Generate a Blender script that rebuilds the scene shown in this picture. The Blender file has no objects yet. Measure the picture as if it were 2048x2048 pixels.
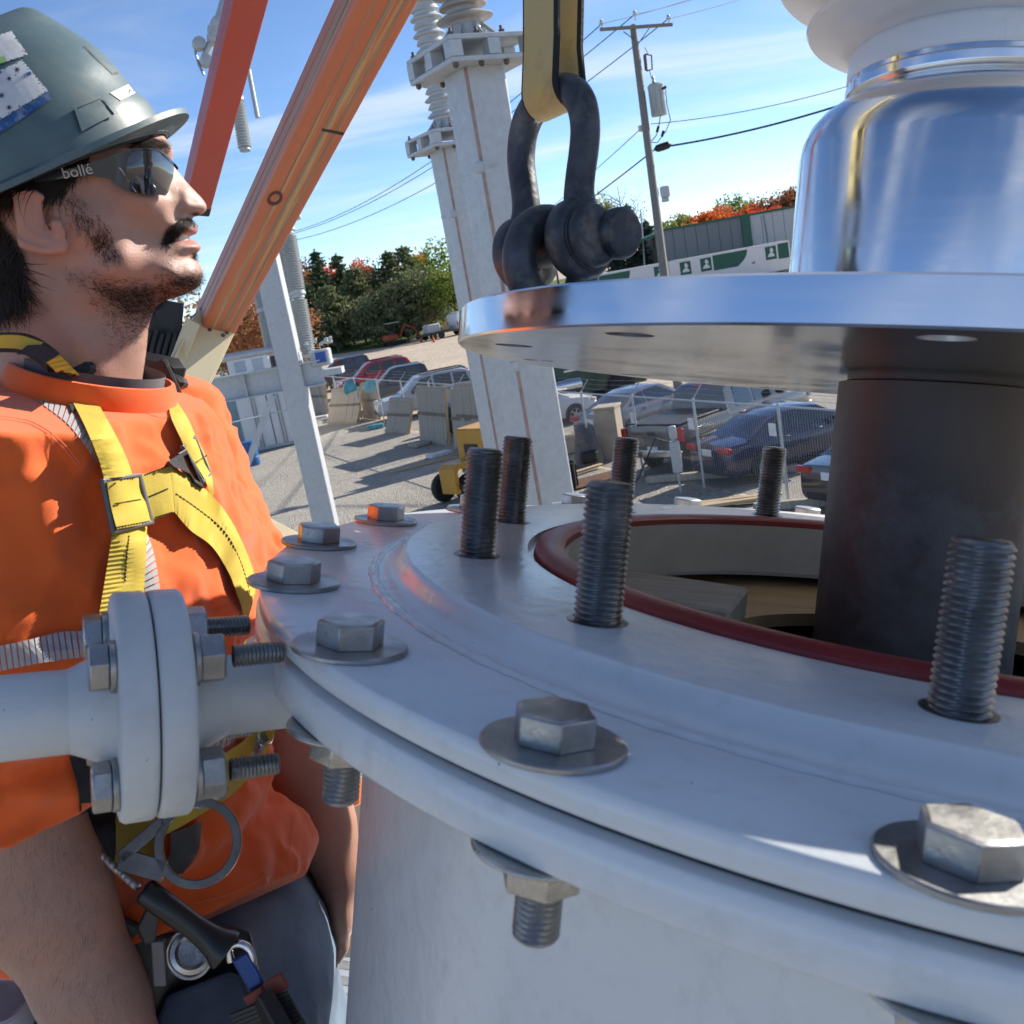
import bpy, bmesh, math, random
import numpy as np
from mathutils import Vector, Matrix, Euler
from mathutils.bvhtree import BVHTree
random.seed(7); rng = np.random.default_rng(7)
sc = bpy.context.scene
COL = sc.collection
R = math.radians

# ------------------------------------------------------------------ camera
CAM_H = 5.6
FPX, CPX = 2020.0, 1024.0          # focal length in pixels of a 2048 px frame
_up = np.array([-.172, -.958, -.2298]); _up /= np.linalg.norm(_up)
_Y = np.array([0, 0, 1.]) - _up[2]*_up; _Y /= np.linalg.norm(_Y)
_X = np.cross(_Y, _up)
if _X[0] < 0: _X = -_X
MW = np.array([_X, _Y, _up])       # lens axes (right, down, forward) -> world
ORI = np.array([0, 0, CAM_H])
def vdir(c): return Vector(MW @ np.array(c, float))
def cpt(c): return Vector(ORI + MW @ np.array(c, float))
def at(u, v, d): return cpt(((u-CPX)/FPX*d, (v-CPX)/FPX*d, d))      # point seen at (u,v) at distance d
def gnd(u, v, z=0.0):
    r = MW @ np.array([(u-CPX)/FPX, (v-CPX)/FPX, 1.0]); t = (z-CAM_H)/r[2]
    return Vector(ORI + r*t)
cam_d = bpy.data.cameras.new('camera'); cam = bpy.data.objects.new('camera', cam_d); COL.objects.link(cam)
_xr, _yd, _zf = vdir((1, 0, 0)), vdir((0, 1, 0)), vdir((0, 0, 1))
cam.matrix_world = Matrix(((_xr.x, -_yd.x, -_zf.x, 0), (_xr.y, -_yd.y, -_zf.y, 0), (_xr.z, -_yd.z, -_zf.z, CAM_H), (0, 0, 0, 1)))
cam_d.sensor_width = 36; cam_d.lens = 36*FPX/2048; cam_d.clip_start = .02; cam_d.clip_end = 3000
cam_d.dof.use_dof = True; cam_d.dof.focus_distance = 1.35; cam_d.dof.aperture_fstop = 22
sc.camera = cam

# ------------------------------------------------------------------ sky and sun
SUN_EL, SUN_AZ = R(27.5), R(56)
SUN = np.array([math.sin(SUN_AZ)*math.cos(SUN_EL), math.cos(SUN_AZ)*math.cos(SUN_EL), math.sin(SUN_EL)])
w = bpy.data.worlds.new('World'); sc.world = w; w.use_nodes = True
nt = w.node_tree; nt.nodes.clear()
def nd(nt, t, **k):
    n = nt.nodes.new(t)
    for a, b in k.items(): setattr(n, a, b)
    return n
sky = nd(nt, 'ShaderNodeTexSky', sky_type='NISHITA', sun_disc=False)
sky.sun_elevation = SUN_EL; sky.sun_rotation = SUN_AZ; sky.altitude = 1500; sky.air_density = .7; sky.dust_density = .0; sky.ozone_density = 3.6
bg = nd(nt, 'ShaderNodeBackground'); bg.inputs[1].default_value = .086
hsv = nd(nt, 'ShaderNodeHueSaturation'); hsv.inputs['Saturation'].default_value = 1.0
nt.links.new(sky.outputs[0], hsv.inputs['Color']); nt.links.new(hsv.outputs[0], bg.inputs[0])
tc = nd(nt, 'ShaderNodeTexCoord')
sep = nd(nt, 'ShaderNodeSeparateXYZ'); nt.links.new(tc.outputs['Generated'], sep.inputs[0])
def mth(op, a, b=None, clamp=False):
    m = nd(nt, 'ShaderNodeMath', operation=op, use_clamp=clamp)
    for i, x in enumerate((a, b)):
        if x is None: continue
        if isinstance(x, (int, float)): m.inputs[i].default_value = x
        else: nt.links.new(x, m.inputs[i])
    return m.outputs[0]
zc = mth('ADD', mth('MAXIMUM', sep.outputs[2], 0.0), .10)
comb = nd(nt, 'ShaderNodeCombineXYZ')
nt.links.new(mth('DIVIDE', sep.outputs[0], zc), comb.inputs[0]); nt.links.new(mth('DIVIDE', sep.outputs[1], zc), comb.inputs[1])
mp = nd(nt, 'ShaderNodeMapping'); mp.inputs['Rotation'].default_value = (0, 0, R(-24)); mp.inputs['Scale'].default_value = (.5, 1.15, 1); mp.inputs['Location'].default_value = (3.1, 1.7, 0)
nt.links.new(comb.outputs[0], mp.inputs[0])
n1 = nd(nt, 'ShaderNodeTexNoise'); n1.inputs['Scale'].default_value = 1.0; n1.inputs['Detail'].default_value = 9; n1.inputs['Roughness'].default_value = .56; n1.inputs['Distortion'].default_value = .7
nt.links.new(mp.outputs[0], n1.inputs['Vector'])
n2 = nd(nt, 'ShaderNodeTexNoise'); n2.inputs['Scale'].default_value = .35; n2.inputs['Detail'].default_value = 3
nt.links.new(mp.outputs[0], n2.inputs['Vector'])
cr = nd(nt, 'ShaderNodeMapRange'); cr.interpolation_type = 'SMOOTHSTEP'
cr.inputs['From Min'].default_value = .47; cr.inputs['From Max'].default_value = .70
nt.links.new(mth('ADD', mth('MULTIPLY', n1.outputs[0], .75), mth('MULTIPLY', n2.outputs[0], .3)), cr.inputs[0])
elev = nd(nt, 'ShaderNodeMapRange'); elev.inputs['From Min'].default_value = .02; elev.inputs['From Max'].default_value = .5; elev.inputs['To Min'].default_value = .62; elev.inputs['To Max'].default_value = .55
nt.links.new(sep.outputs[2], elev.inputs[0])
bgc = nd(nt, 'ShaderNodeBackground'); bgc.inputs[0].default_value = (.93, .96, 1, 1); bgc.inputs[1].default_value = .50
mix = nd(nt, 'ShaderNodeMixShader'); nt.links.new(mth('MULTIPLY', mth('MULTIPLY', cr.outputs[0], elev.outputs[0]), .85, True), mix.inputs[0])
nt.links.new(bg.outputs[0], mix.inputs[1]); nt.links.new(bgc.outputs[0], mix.inputs[2])
wo = nd(nt, 'ShaderNodeOutputWorld'); nt.links.new(mix.outputs[0], wo.inputs[0])

sd = bpy.data.lights.new('sun', 'SUN'); so = bpy.data.objects.new('sun', sd); COL.objects.link(so)
sd.energy = 4.0; sd.angle = R(.53); sd.color = (1, .93, .82)
so.rotation_euler = Vector(-SUN).to_track_quat('-Z', 'Y').to_euler(); so.location = (20, 15, 30)
sc.view_settings.view_transform = 'Standard'; sc.view_settings.look = 'None'; sc.view_settings.exposure = 1.15; sc.view_settings.gamma = 1
sc.render.film_transparent = False
cy = sc.cycles
cy.use_denoising = True; cy.max_bounces = 6; cy.diffuse_bounces = 3; cy.glossy_bounces = 4; cy.transmission_bounces = 3; cy.transparent_max_bounces = 8; cy.use_adaptive_sampling = True; cy.adaptive_threshold = .02
try: cy.denoiser = 'OPENIMAGEDENOISE'
except Exception: pass
cy.sample_clamp_indirect = 6

# ------------------------------------------------------------------ materials
MATS = {}
def mat(name, col, rough=.55, metal=0.0, var=.12, vscale=6.0, col2=None, bump=0.0, bscale=40.0, spec=.5, coat=0.0, detail=6, stretch=None, dirt=None, dscale=3.0, damt=.5, rvar=.12, space='Object', trans=0.0, alpha=1.0, emit=None, sss=0.0, sheen=0.0, specks=None):
    if name in MATS: return MATS[name]
    m = bpy.data.materials.new(name); m.use_nodes = True; MATS[name] = m
    t = m.node_tree; b = t.nodes['Principled BSDF']; L = t.links.new
    c = (*col, 1); c2 = (*col2, 1) if col2 else (*[max(0, min(1, x*(1-var*1.6))) for x in col], 1)
    tcn = nd(t, 'ShaderNodeTexCoord'); vec = tcn.outputs[space]
    if stretch:
        mpn = nd(t, 'ShaderNodeMapping'); mpn.inputs['Scale'].default_value = stretch; L(vec, mpn.inputs[0]); vec = mpn.outputs[0]
    no = nd(t, 'ShaderNodeTexNoise'); no.inputs['Scale'].default_value = vscale; no.inputs['Detail'].default_value = detail; no.inputs['Roughness'].default_value = .62
    L(vec, no.inputs['Vector'])
    mr = nd(t, 'ShaderNodeMapRange'); mr.inputs['From Min'].default_value = .3; mr.inputs['From Max'].default_value = .7; L(no.outputs[0], mr.inputs[0])
    mx = nd(t, 'ShaderNodeMix', data_type='RGBA'); mx.inputs[6].default_value = c; mx.inputs[7].default_value = c2; L(mr.outputs[0], mx.inputs[0])
    out = mx.outputs[2]
    if dirt:
        n3 = nd(t, 'ShaderNodeTexNoise'); n3.inputs['Scale'].default_value = dscale; n3.inputs['Detail'].default_value = 10; n3.inputs['Roughness'].default_value = .7; L(vec, n3.inputs['Vector'])
        m3 = nd(t, 'ShaderNodeMapRange'); m3.inputs['From Min'].default_value = .52; m3.inputs['From Max'].default_value = .72; m3.inputs['To Max'].default_value = damt; L(n3.outputs[0], m3.inputs[0])
        mx2 = nd(t, 'ShaderNodeMix', data_type='RGBA'); L(m3.outputs[0], mx2.inputs[0]); L(out, mx2.inputs[6]); mx2.inputs[7].default_value = (*dirt, 1); out = mx2.outputs[2]
    if specks:
        sc_, sz, dn, scol = specks; vo = nd(t, 'ShaderNodeTexVoronoi'); vo.inputs['Scale'].default_value = sc_; L(vec, vo.inputs['Vector']); spn = nd(t, 'ShaderNodeSeparateColor'); L(vo.outputs['Color'], spn.inputs[0])
        szn = nd(t, 'ShaderNodeMath', operation='MULTIPLY'); L(spn.outputs[1], szn.inputs[0]); szn.inputs[1].default_value = sz
        lt = nd(t, 'ShaderNodeMath', operation='LESS_THAN'); L(vo.outputs['Distance'], lt.inputs[0]); L(szn.outputs[0], lt.inputs[1]); gt = nd(t, 'ShaderNodeMath', operation='GREATER_THAN'); L(spn.outputs[0], gt.inputs[0]); gt.inputs[1].default_value = 1-dn
        mu = nd(t, 'ShaderNodeMath', operation='MULTIPLY'); L(lt.outputs[0], mu.inputs[0]); L(gt.outputs[0], mu.inputs[1]); mx4 = nd(t, 'ShaderNodeMix', data_type='RGBA'); L(mu.outputs[0], mx4.inputs[0]); L(out, mx4.inputs[6]); mx4.inputs[7].default_value = (*scol, 1); out = mx4.outputs[2]
    L(out, b.inputs['Base Color'])
    b.inputs['Metallic'].default_value = metal; b.inputs['Roughness'].default_value = rough; b.inputs['Specular IOR Level'].default_value = spec
    if rvar:
        mr2 = nd(t, 'ShaderNodeMapRange'); mr2.inputs['From Min'].default_value = .3; mr2.inputs['From Max'].default_value = .7
        mr2.inputs['To Min'].default_value = max(.02, rough-rvar*rough); mr2.inputs['To Max'].default_value = min(1, rough+rvar*rough); L(no.outputs[0], mr2.inputs[0]); L(mr2.outputs[0], b.inputs['Roughness'])
    if coat: b.inputs['Coat Weight'].default_value = coat; b.inputs['Coat Roughness'].default_value = .08
    if bump:
        nb = nd(t, 'ShaderNodeTexNoise'); nb.inputs['Scale'].default_value = bscale; nb.inputs['Detail'].default_value = 5; L(vec, nb.inputs['Vector'])
        bp = nd(t, 'ShaderNodeBump'); bp.inputs['Strength'].default_value = 1; bp.inputs['Distance'].default_value = bump; L(nb.outputs[0], bp.inputs['Height']); L(bp.outputs[0], b.inputs['Normal'])
    if trans: b.inputs['Transmission Weight'].default_value = trans
    if alpha < 1: b.inputs['Alpha'].default_value = alpha
    if sss: b.inputs['Subsurface Weight'].default_value = sss; b.inputs['Subsurface Radius'].default_value = (.009, .004, .002); b.inputs['Subsurface Scale'].default_value = 1.0
    if sheen: b.inputs['Sheen Weight'].default_value = sheen
    if emit: b.inputs['Emission Color'].default_value = (*emit, 1); b.inputs['Emission Strength'].default_value = 1
    return m

# ------------------------------------------------------------------ mesh building
def frame(o, z, x=None):
    z = Vector(z).normalized()
    if x is None: x = Vector((1, 0, 0)) if abs(z.x) < .9 else Vector((0, 1, 0))
    x = Vector(x); x = (x - z*x.dot(z)).normalized(); y = z.cross(x)
    return Matrix(((x.x, y.x, z.x, o[0]), (x.y, y.y, z.y, o[1]), (x.z, y.z, z.z, o[2]), (0, 0, 0, 1)))
ID = Matrix.Identity(4)
class MB:
    def __init__(s): s.v = []; s.f = []; s.m = []; s.cur = 0
    def add(s, vs, fs, T=None):
        k = len(s.v)
        if T is not None: vs = [T @ Vector(p) for p in vs]
        s.v += [tuple(p) for p in vs]; s.f += [tuple(i+k for i in f) for f in fs]; s.m += [s.cur]*len(fs)
        return s
    def box(s, c, d, T=None, ch=0.0):
        x, y, z = d[0]/2, d[1]/2, d[2]/2; cx, cy_, cz = c
        if ch <= 0:
            vs = [(cx+a*x, cy_+b*y, cz+e*z) for a in (-1, 1) for b in (-1, 1) for e in (-1, 1)]
            return s.add(vs, [(0, 1, 3, 2), (4, 6, 7, 5), (0, 4, 5, 1), (2, 3, 7, 6), (0, 2, 6, 4), (1, 5, 7, 3)], T)
        h = min(ch, x*.9, y*.9, z*.9)
        poly = [(-x+h, -y), (x-h, -y), (x, -y+h), (x, y-h), (x-h, y), (-x+h, y), (-x, y-h), (-x, -y+h)]
        ins = [(p[0]*(x-h)/x, p[1]*(y-h)/y) for p in poly]
        vs = [(cx+p[0], cy_+p[1], cz-z) for p in ins] + [(cx+p[0], cy_+p[1], cz-z+h) for p in poly] + [(cx+p[0], cy_+p[1], cz+z-h) for p in poly] + [(cx+p[0], cy_+p[1], cz+z) for p in ins]
        fs = [tuple(range(7, -1, -1)), tuple(range(24, 32))]
        for r_ in range(3):
            for i in range(8): j = (i+1) % 8; fs.append((r_*8+i, r_*8+j, r_*8+8+j, r_*8+8+i))
        return s.add(vs, fs, T)
    def lathe(s, prof, seg=32, T=None, a0=0, a1=2*math.pi, close=False, caps=True):
        full = abs(a1-a0-2*math.pi) < 1e-6; n = seg if full else seg+1; vs = []; fs = []
        for (r, z) in prof:
            for i in range(n): a = a0+(a1-a0)*i/seg; vs.append((r*math.cos(a), r*math.sin(a), z))
        P = len(prof)
        for p in range(P if close else P-1):
            q = (p+1) % P
            for i in range(seg if full else seg):
                j = (i+1) % n; fs.append((p*n+i, p*n+j, q*n+j, q*n+i))
        if full and caps and not close:
            if prof[0][0] > 1e-6: fs.append(tuple(range(n-1, -1, -1)))
            if prof[-1][0] > 1e-6: fs.append(tuple((P-1)*n+i for i in range(n)))
        return s.add(vs, fs, T)
    def cyl(s, p0, p1, r0, r1=None, seg=16, caps=True):
        p0, p1 = Vector(p0), Vector(p1); d = p1-p0; r1 = r0 if r1 is None else r1
        return s.lathe([(r0, 0), (r1, d.length)], seg, frame(p0, d), caps=caps)
    def prism(s, poly, z0, z1, T=None):
        n = len(poly); vs = [(p[0], p[1], z0) for p in poly]+[(p[0], p[1], z1) for p in poly]
        fs = [tuple(range(n-1, -1, -1)), tuple(range(n, 2*n))]+[(i, (i+1) % n, n+(i+1) % n, n+i) for i in range(n)]
        return s.add(vs, fs, T)
    def tube(s, pts, r, seg=8, caps=True, closed=False):
        pts = [Vector(p) for p in pts]; n = len(pts); vs = []; fs = []
        rr = r if hasattr(r, '__len__') else [r]*n
        up = None
        for i in range(n):
            if closed: t = (pts[(i+1) % n]-pts[i-1]).normalized()
            else: t = (pts[min(i+1, n-1)]-pts[max(i-1, 0)]).normalized()
            if up is None: up = Vector((0, 0, 1)) if abs(t.z) < .9 else Vector((1, 0, 0))
            x = (up-t*up.dot(t)).normalized(); up = x; y = t.cross(x)
            for k in range(seg): a = 2*math.pi*k/seg; vs.append(pts[i]+(x*math.cos(a)+y*math.sin(a))*rr[i])
        for i in range(n if closed else n-1):
            j = (i+1) % n
            for k in range(seg): l = (k+1) % seg; fs.append((i*seg+k, i*seg+l, j*seg+l, j*seg+k))
        if caps and not closed: fs += [tuple(range(seg-1, -1, -1)), tuple((n-1)*seg+k for k in range(seg))]
        return s.add(vs, fs)
    def bar(s, p0, p1, w, h, x=None, ch=0.0):
        p0, p1 = Vector(p0), Vector(p1); d = p1-p0
        return s.box((0, 0, d.length/2), (w, h, d.length), frame(p0, d, x), ch)
    def hexa(s, af, h, T=None, ch=.08, cap=True):
        r = af/math.sqrt(3); c = r*ch
        return s.lathe([(r, 0), (r, h-c*.8), (r-c*1.3, h)] if cap else [(r, 0), (r, h)], 6, T)
    def thread(s, r, h, pitch, T=None, seg=20, ch=True):
        rows = int(h/pitch*6); vs = []; fs = []
        for j in range(rows+1):
            z = h*j/rows
            for i in range(seg):
                q = (z/pitch-i/seg) % 1.0; w = min(1, max(0, (abs(q-.5)*2-.12)/.76)); rr_ = r*(.875+.125*(1-w)); e = min(1, (h-z)/(pitch*.8)); rr_ = rr_ if e >= 1 else min(rr_, r*(.80+.2*e))
                a = 2*math.pi*i/seg; vs.append((rr_*math.cos(a), rr_*math.sin(a), z))
        for j in range(rows):
            for i in range(seg): k = (i+1) % seg; fs.append((j*seg+i, j*seg+k, (j+1)*seg+k, (j+1)*seg+i))
        fs.append(tuple(rows*seg+i for i in range(seg)))
        return s.add(vs, fs, T)
    def build(s, name, m, parent=None, smooth=35, bevel=0.0, T=None, bseg=2, fix=False):
        me = bpy.data.meshes.new(name); me.from_pydata(s.v, [], s.f)
        ms = m if isinstance(m, (list, tuple)) else [m]
        for q in ms: me.materials.append(q)
        if len(ms) > 1: me.polygons.foreach_set('material_index', s.m)
        if fix:
            b = bmesh.new(); b.from_mesh(me); bmesh.ops.recalc_face_normals(b, faces=b.faces[:]); b.to_mesh(me); b.free()
        me.update()
        if smooth:
            me.polygons.foreach_set('use_smooth', [True]*len(me.polygons)); me.set_sharp_from_angle(angle=R(smooth))
        return obj(name, me, parent, T, bevel, bseg)
def obj(name, me, parent=None, T=None, bevel=0.0, bseg=2):
    o = bpy.data.objects.new(name, me); COL.objects.link(o)
    if parent is not None: o.parent = parent
    if T is not None: o.matrix_local = T
    if bevel:
        b = o.modifiers.new('bevel', 'BEVEL'); b.width = bevel; b.segments = bseg; b.limit_method = 'ANGLE'; b.angle_limit = R(40); b.harden_normals = False
    return o
def tag(o, label=None, cat=None, group=None, kind=None):
    if label: o['label'] = label
    if cat: o['category'] = cat
    if group: o['group'] = group
    if kind: o['kind'] = kind
    return o
def thing(name, label, cat, T=None, group=None):
    o = bpy.data.objects.new(name, None); COL.objects.link(o); o.empty_display_size = .1
    if T is not None: o.matrix_world = T if isinstance(T, Matrix) else Matrix.Translation(T)
    return tag(o, label, cat, group)
def shared(name, src, parent, T=None):
    o = bpy.data.objects.new(name, src.data); COL.objects.link(o); o.parent = parent
    if T is not None: o.matrix_local = T
    for md in src.modifiers:
        n = o.modifiers.new(md.name, md.type)
        if md.type == 'BEVEL': n.width = md.width; n.segments = md.segments; n.limit_method = md.limit_method; n.angle_limit = md.angle_limit
    return o
def Tz(x=0, y=0, z=0, rz=0): return Matrix.Translation((x, y, z)) @ Matrix.Rotation(rz, 4, 'Z')
# ------------------------------------------------------------------ turret (tilted tank neck) in the foreground
TN = vdir((0.08369623, -0.98787658, -0.1307471)); TE1 = vdir((-0.99643018, -0.08442092, 0.)); TC = cpt((0.33447942, 0.07162518, 0.78394703))
TT = frame(TC, TN, TE1)
paint = mat('grey_tank_paint', (.63, .665, .69), rough=.22, var=.03, vscale=3, bump=.0006, bscale=75, specks=(110, .09, .05, (.22, .22, .21)), dirt=(.40, .42, .41), dscale=55, damt=.35, rvar=.35)
paint_rough = mat('grey_cast_paint', (.55, .575, .59), rough=.45, var=.10, vscale=9, bump=.0009, bscale=120, specks=(120, .12, .10, (.25, .25, .24)), dirt=(.36, .37, .36), dscale=14, damt=.6)
zinc = mat('zinc_steel', (.40, .40, .40), rough=.36, metal=.85, var=.22, vscale=40, bump=.0002, bscale=300, dirt=(.2, .2, .2), dscale=60, damt=.6, rvar=.35)
steel = mat('stainless_bolt', (.52, .51, .48), rough=.3, metal=.9, var=.2, vscale=60, bump=.00015, bscale=350, dirt=(.22, .2, .17), dscale=80, damt=.6, rvar=.4)
black_steel = mat('black_stud_steel', (.27, .275, .28), rough=.36, metal=.85, var=.3, vscale=70, dirt=(.06, .06, .06), dscale=50, damt=.7, rvar=.3)
rubber_red = mat('red_gasket', (.30, .030, .035), rough=.45, var=.2, vscale=20, dirt=(.28, .12, .1), dscale=40, damt=.4)
rubber_black = mat('black_rubber', (.02, .02, .022), rough=.6, var=.2)
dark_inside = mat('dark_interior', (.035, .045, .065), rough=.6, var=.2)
plywood = mat('plywood', (.55, .40, .22), rough=.65, var=.2, vscale=4, stretch=(1, 14, 6), col2=(.42, .28, .14))
greywood = mat('weathered_board', (.45, .42, .36), rough=.75, var=.25, vscale=5, stretch=(1, 14, 6))

tur = thing('bushing_turret', 'grey painted steel turret with bolted cover ring, studs and open hole in front', 'turret', TT)
RB, RS = .4937, .3657
mb = MB(); mb.lathe([(.355, 0), (.355, -.014), (.5135, -.014), (.5150, -.0125), (.5150, -.0015), (.5135, 0)], 160, close=True)
mb.build('cover_plate', paint, tur, smooth=50)
mb = MB(); mb.lathe([(.325, .0115), (.325, .017), (.4145, .017), (.4170, .0165), (.4190, .0148), (.4212, .0105), (.4235, .0066), (.4270, .0036), (.4325, .0014), (.4395, .0004), (.4400, -.004), (.352, -.004), (.352, -.036), (.312, -.036), (.312, .0115)], 160, close=True)
mb.build('raised_ring', paint, tur, smooth=60)
mb = MB(); mb.lathe([(.296, .0105), (.296, .0185), (.299, .0212), (.307, .0222), (.314, .0212), (.3185, .0185), (.3200, .0117), (.3200, .0105)], 160, close=True)
mb.build('gasket', rubber_red, tur)
mb = MB(); mb.lathe([(.293, -.036), (.293, .0135), (.2955, .0135), (.2955, .0100), (.3117, .0100), (.3117, -.036)], 120, close=True)
mb.build('hole_rim', mat('pale_grey_enamel', (.50, .50, .46), rough=.5, var=.12, vscale=30), tur)
mb = MB(); vs = []; fs = []; nw = 420
for i in range(nw):
    a = 2*math.pi*i/nw; rw = .0036+.0006*math.sin(i*1.9)+.0005*math.sin(i*.73+1)
    for k in range(8): b_ = 2*math.pi*k/8; vs.append(((.4385+rw*math.cos(b_))*math.cos(a), (.4385+rw*math.cos(b_))*math.sin(a), .0004+rw*.62*math.sin(b_)))
for i in range(nw):
    j = (i+1) % nw
    for k in range(8): l = (k+1) % 8; fs.append((i*8+k, j*8+k, j*8+l, i*8+l))
mb.add(vs, fs); mb.build('weld_bead', paint, tur, smooth=60, fix=True)
mb = MB(); mb.lathe([(.44, -.0142), (.508, -.0142), (.508, -.0178), (.44, -.0178)], 140, close=True)
mb.build('joint_gasket', rubber_black, tur)
mb = MB(); mb.lathe([(.3, -.0182), (.5155, -.0182), (.5168, -.0195), (.5168, -.0385), (.5155, -.040), (.441, -.040), (.4392, -.043), (.437, -.048), (.437, -.9), (.43, -.9), (.43, -.0402), (.3, -.0402)], 160, close=True)
mb.build('tank_wall', paint, tur, smooth=50)
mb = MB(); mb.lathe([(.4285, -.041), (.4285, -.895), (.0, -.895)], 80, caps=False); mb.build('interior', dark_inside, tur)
# hex bolts around the cover ring
w_me = MB().lathe([(.0108, 0), (.0108, .003), (.0292, .003), (.030, .0022), (.030, .0006), (.0294, 0)], 44, close=True)
def boltset(parent, T, first, hs=1.0):
    b = None
    return b
proto = {}
for k in range(20):
    a = .565 - k*2*math.pi/20
    if k in (14, 15, 16): continue          # under the frame's right edge, never in view
    T = Tz(RB*math.cos(a), RB*math.sin(a), 0, 0)
    spin = [.35, 1.4, .9, .2, .75, .1, .6, .3, .5, .8, .2, .4, .6, .1, 0, 0, 0, .3, .25, .62][k]
    if not proto:
        m_ = MB(); m_.hexa(.0305, .0132, Tz(0, 0, .003), ch=.09); m_.lathe([(.0152, .003), (.0152, .0038)], 24); bo = m_.build('bolt', zinc, tur, T=T @ Tz(rz=spin), bevel=.0007)
        wo_ = w_me.build('washer', zinc, bo)
        m_ = MB(); m_.lathe([(.0108, 0), (.0108, .003), (.0292, .003), (.030, .0022), (.030, .0006)], 40, Tz(0, 0, -.0432), close=True); m_.hexa(.030, .016, Tz(0, 0, -.0435) @ Matrix.Rotation(math.pi, 4, 'X'), ch=.1)
        nu = m_.build('nut', steel, bo, bevel=.0006)
        m_ = MB(); m_.thread(.0101, .024, .0026, Tz(0, 0, -.0585) @ Matrix.Rotation(math.pi, 4, 'X'), 24); th = m_.build('thread_end', zinc, bo)
        proto = dict(b=bo, w=wo_, n=nu, t=th)
    else:
        bo = shared('bolt', proto['b'], tur, T @ Tz(rz=spin)); shared('washer', proto['w'], bo); shared('nut', proto['n'], bo); shared('thread_end', proto['t'], bo)
# studs
st0 = None
for k in range(12):
    a = .1431 - k*math.pi/6
    ln = .076 if k in (0, 11) else .079
    if k in (5, 6, 7): continue
    T = Tz(RS*math.cos(a), RS*math.sin(a), .012, k*1.3)
    if st0 is None:
        m_ = MB(); m_.thread(.0137, .082, .0033, None, 28); m_.lathe([(.017, .0048), (.017, .0054), (.0138, .0055)], 24); st0 = m_.build('stud', black_steel, tur, T=T, smooth=50)
    else: shared('stud', st0, tur, T)
# boards lying inside the opening
brd = thing('plywood_board', 'plywood board with round hole lying inside the turret opening', 'board', TT)
m_ = MB(); m_.lathe([(.17, -.062), (.17, -.050), (.41, -.050), (.41, -.062)], 90, close=True); m_.build('board', plywood, brd)
blk = thing('wooden_block', 'grey weathered wooden block lying on the board inside the turret', 'block', TT)
m_ = MB(); m_.box((0, 0, 0), (.14, .11, .029), Tz(.208, -.086, -.0353, R(-20)), ch=.003); m_.build('block', greywood, blk)

# ------------------------------------------------------------------ flanged pipe on the left
PA = vdir((-.905, .03, -.42)).normalized(); PC = at(301, 1406, .552)     # joint of the two flanges
PT = frame(PC, PA, vdir((0, -1, 0)))
def flange(mbx, s):   # s = +1 away from the turret
    mbx.lathe([(.020, 0), (.0600, 0), (.0612, .0012*s), (.0616, .003*s), (.0616, .0150*s), (.0600, .0172*s), (.0575, .0178*s), (.034, .0182*s), (.0285, .026*s), (.0240, .036*s), (.0222, .040*s), (.020, .040*s)], 72, close=True)
m_ = MB(); flange(m_, -1); 
fl_r = m_.build('pipe_flange', paint_rough, tur, T=TT.inverted() @ PT, smooth=50, fix=True)
m_ = MB(); m_.lathe([(.0222, -.036), (.0222, -.25), (.020, -.25)], 48, caps=False)
m_.lathe([(.0222, -.098), (.0235, -.112), (.0275, -.121), (.034, -.128)], 48, caps=False)
m_.build('pipe_stub', paint_rough, tur, T=TT.inverted() @ PT, smooth=60)
pipe = thing('flanged_pipe', 'grey painted pipe with round flange bolted to the turret stub', 'pipe', PT)
m_ = MB(); m_.lathe([(.02, .0002), (.0585, .0002), (.0585, .001), (.02, .001)], 48, close=True); m_.build('joint_gasket', rubber_black, pipe)
m_ = MB(); flange(m_, 1); m_.build('pipe_flange', paint_rough, pipe, T=Tz(0, 0, .0011), smooth=50, fix=True)
pts = [(0, 0, .036), (0, 0, .12)]
for i in range(1, 13): t = i/12; pts.append((-.10*(1-math.cos(t*1.2)), 0, .12+.10*math.sin(t*1.2)*1.5))
pts.append((-.30, 0, .42))
m_ = MB(); m_.tube(pts, .0222, 40, caps=False); m_.build('pipe', paint_rough, pipe, smooth=60)
b0 = None
for k in range(4):
    a = R(45+90*k)-R(8); T = Tz(.0445*math.cos(a), .0445*math.sin(a), 0)
    if b0 is None:
        m_ = MB(); m_.hexa(.0225, .0095, Tz(0, 0, .0225)); m_.lathe([(.007, .019), (.0135, .019), (.0135, .0222), (.007, .0222)], 28, close=True)
        b0 = m_.build('bolt', zinc, pipe, T=T @ Tz(rz=.3), bevel=.0006)
        m_ = MB(); m_.hexa(.0235, .0125, Tz(0, 0, -.0215) @ Matrix.Rotation(math.pi, 4, 'X')); m_.lathe([(.007, -.0215), (.014, -.0215), (.014, -.0182), (.007, -.0182)], 28, close=True)
        n0 = m_.build('nut', zinc, b0, bevel=.0006)
        m_ = MB(); m_.thread(.0062, .026, .0021, Tz(0, 0, -.033) @ Matrix.Rotation(math.pi, 4, 'X'), 20); t0 = m_.build('thread_end', black_steel, b0)
    else:
        bo = shared('bolt', b0, pipe, T @ Tz(rz=.3+k*.5)); shared('nut', n0, bo); shared('thread_end', t0, bo, Tz(0, 0, -.002*k))

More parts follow.
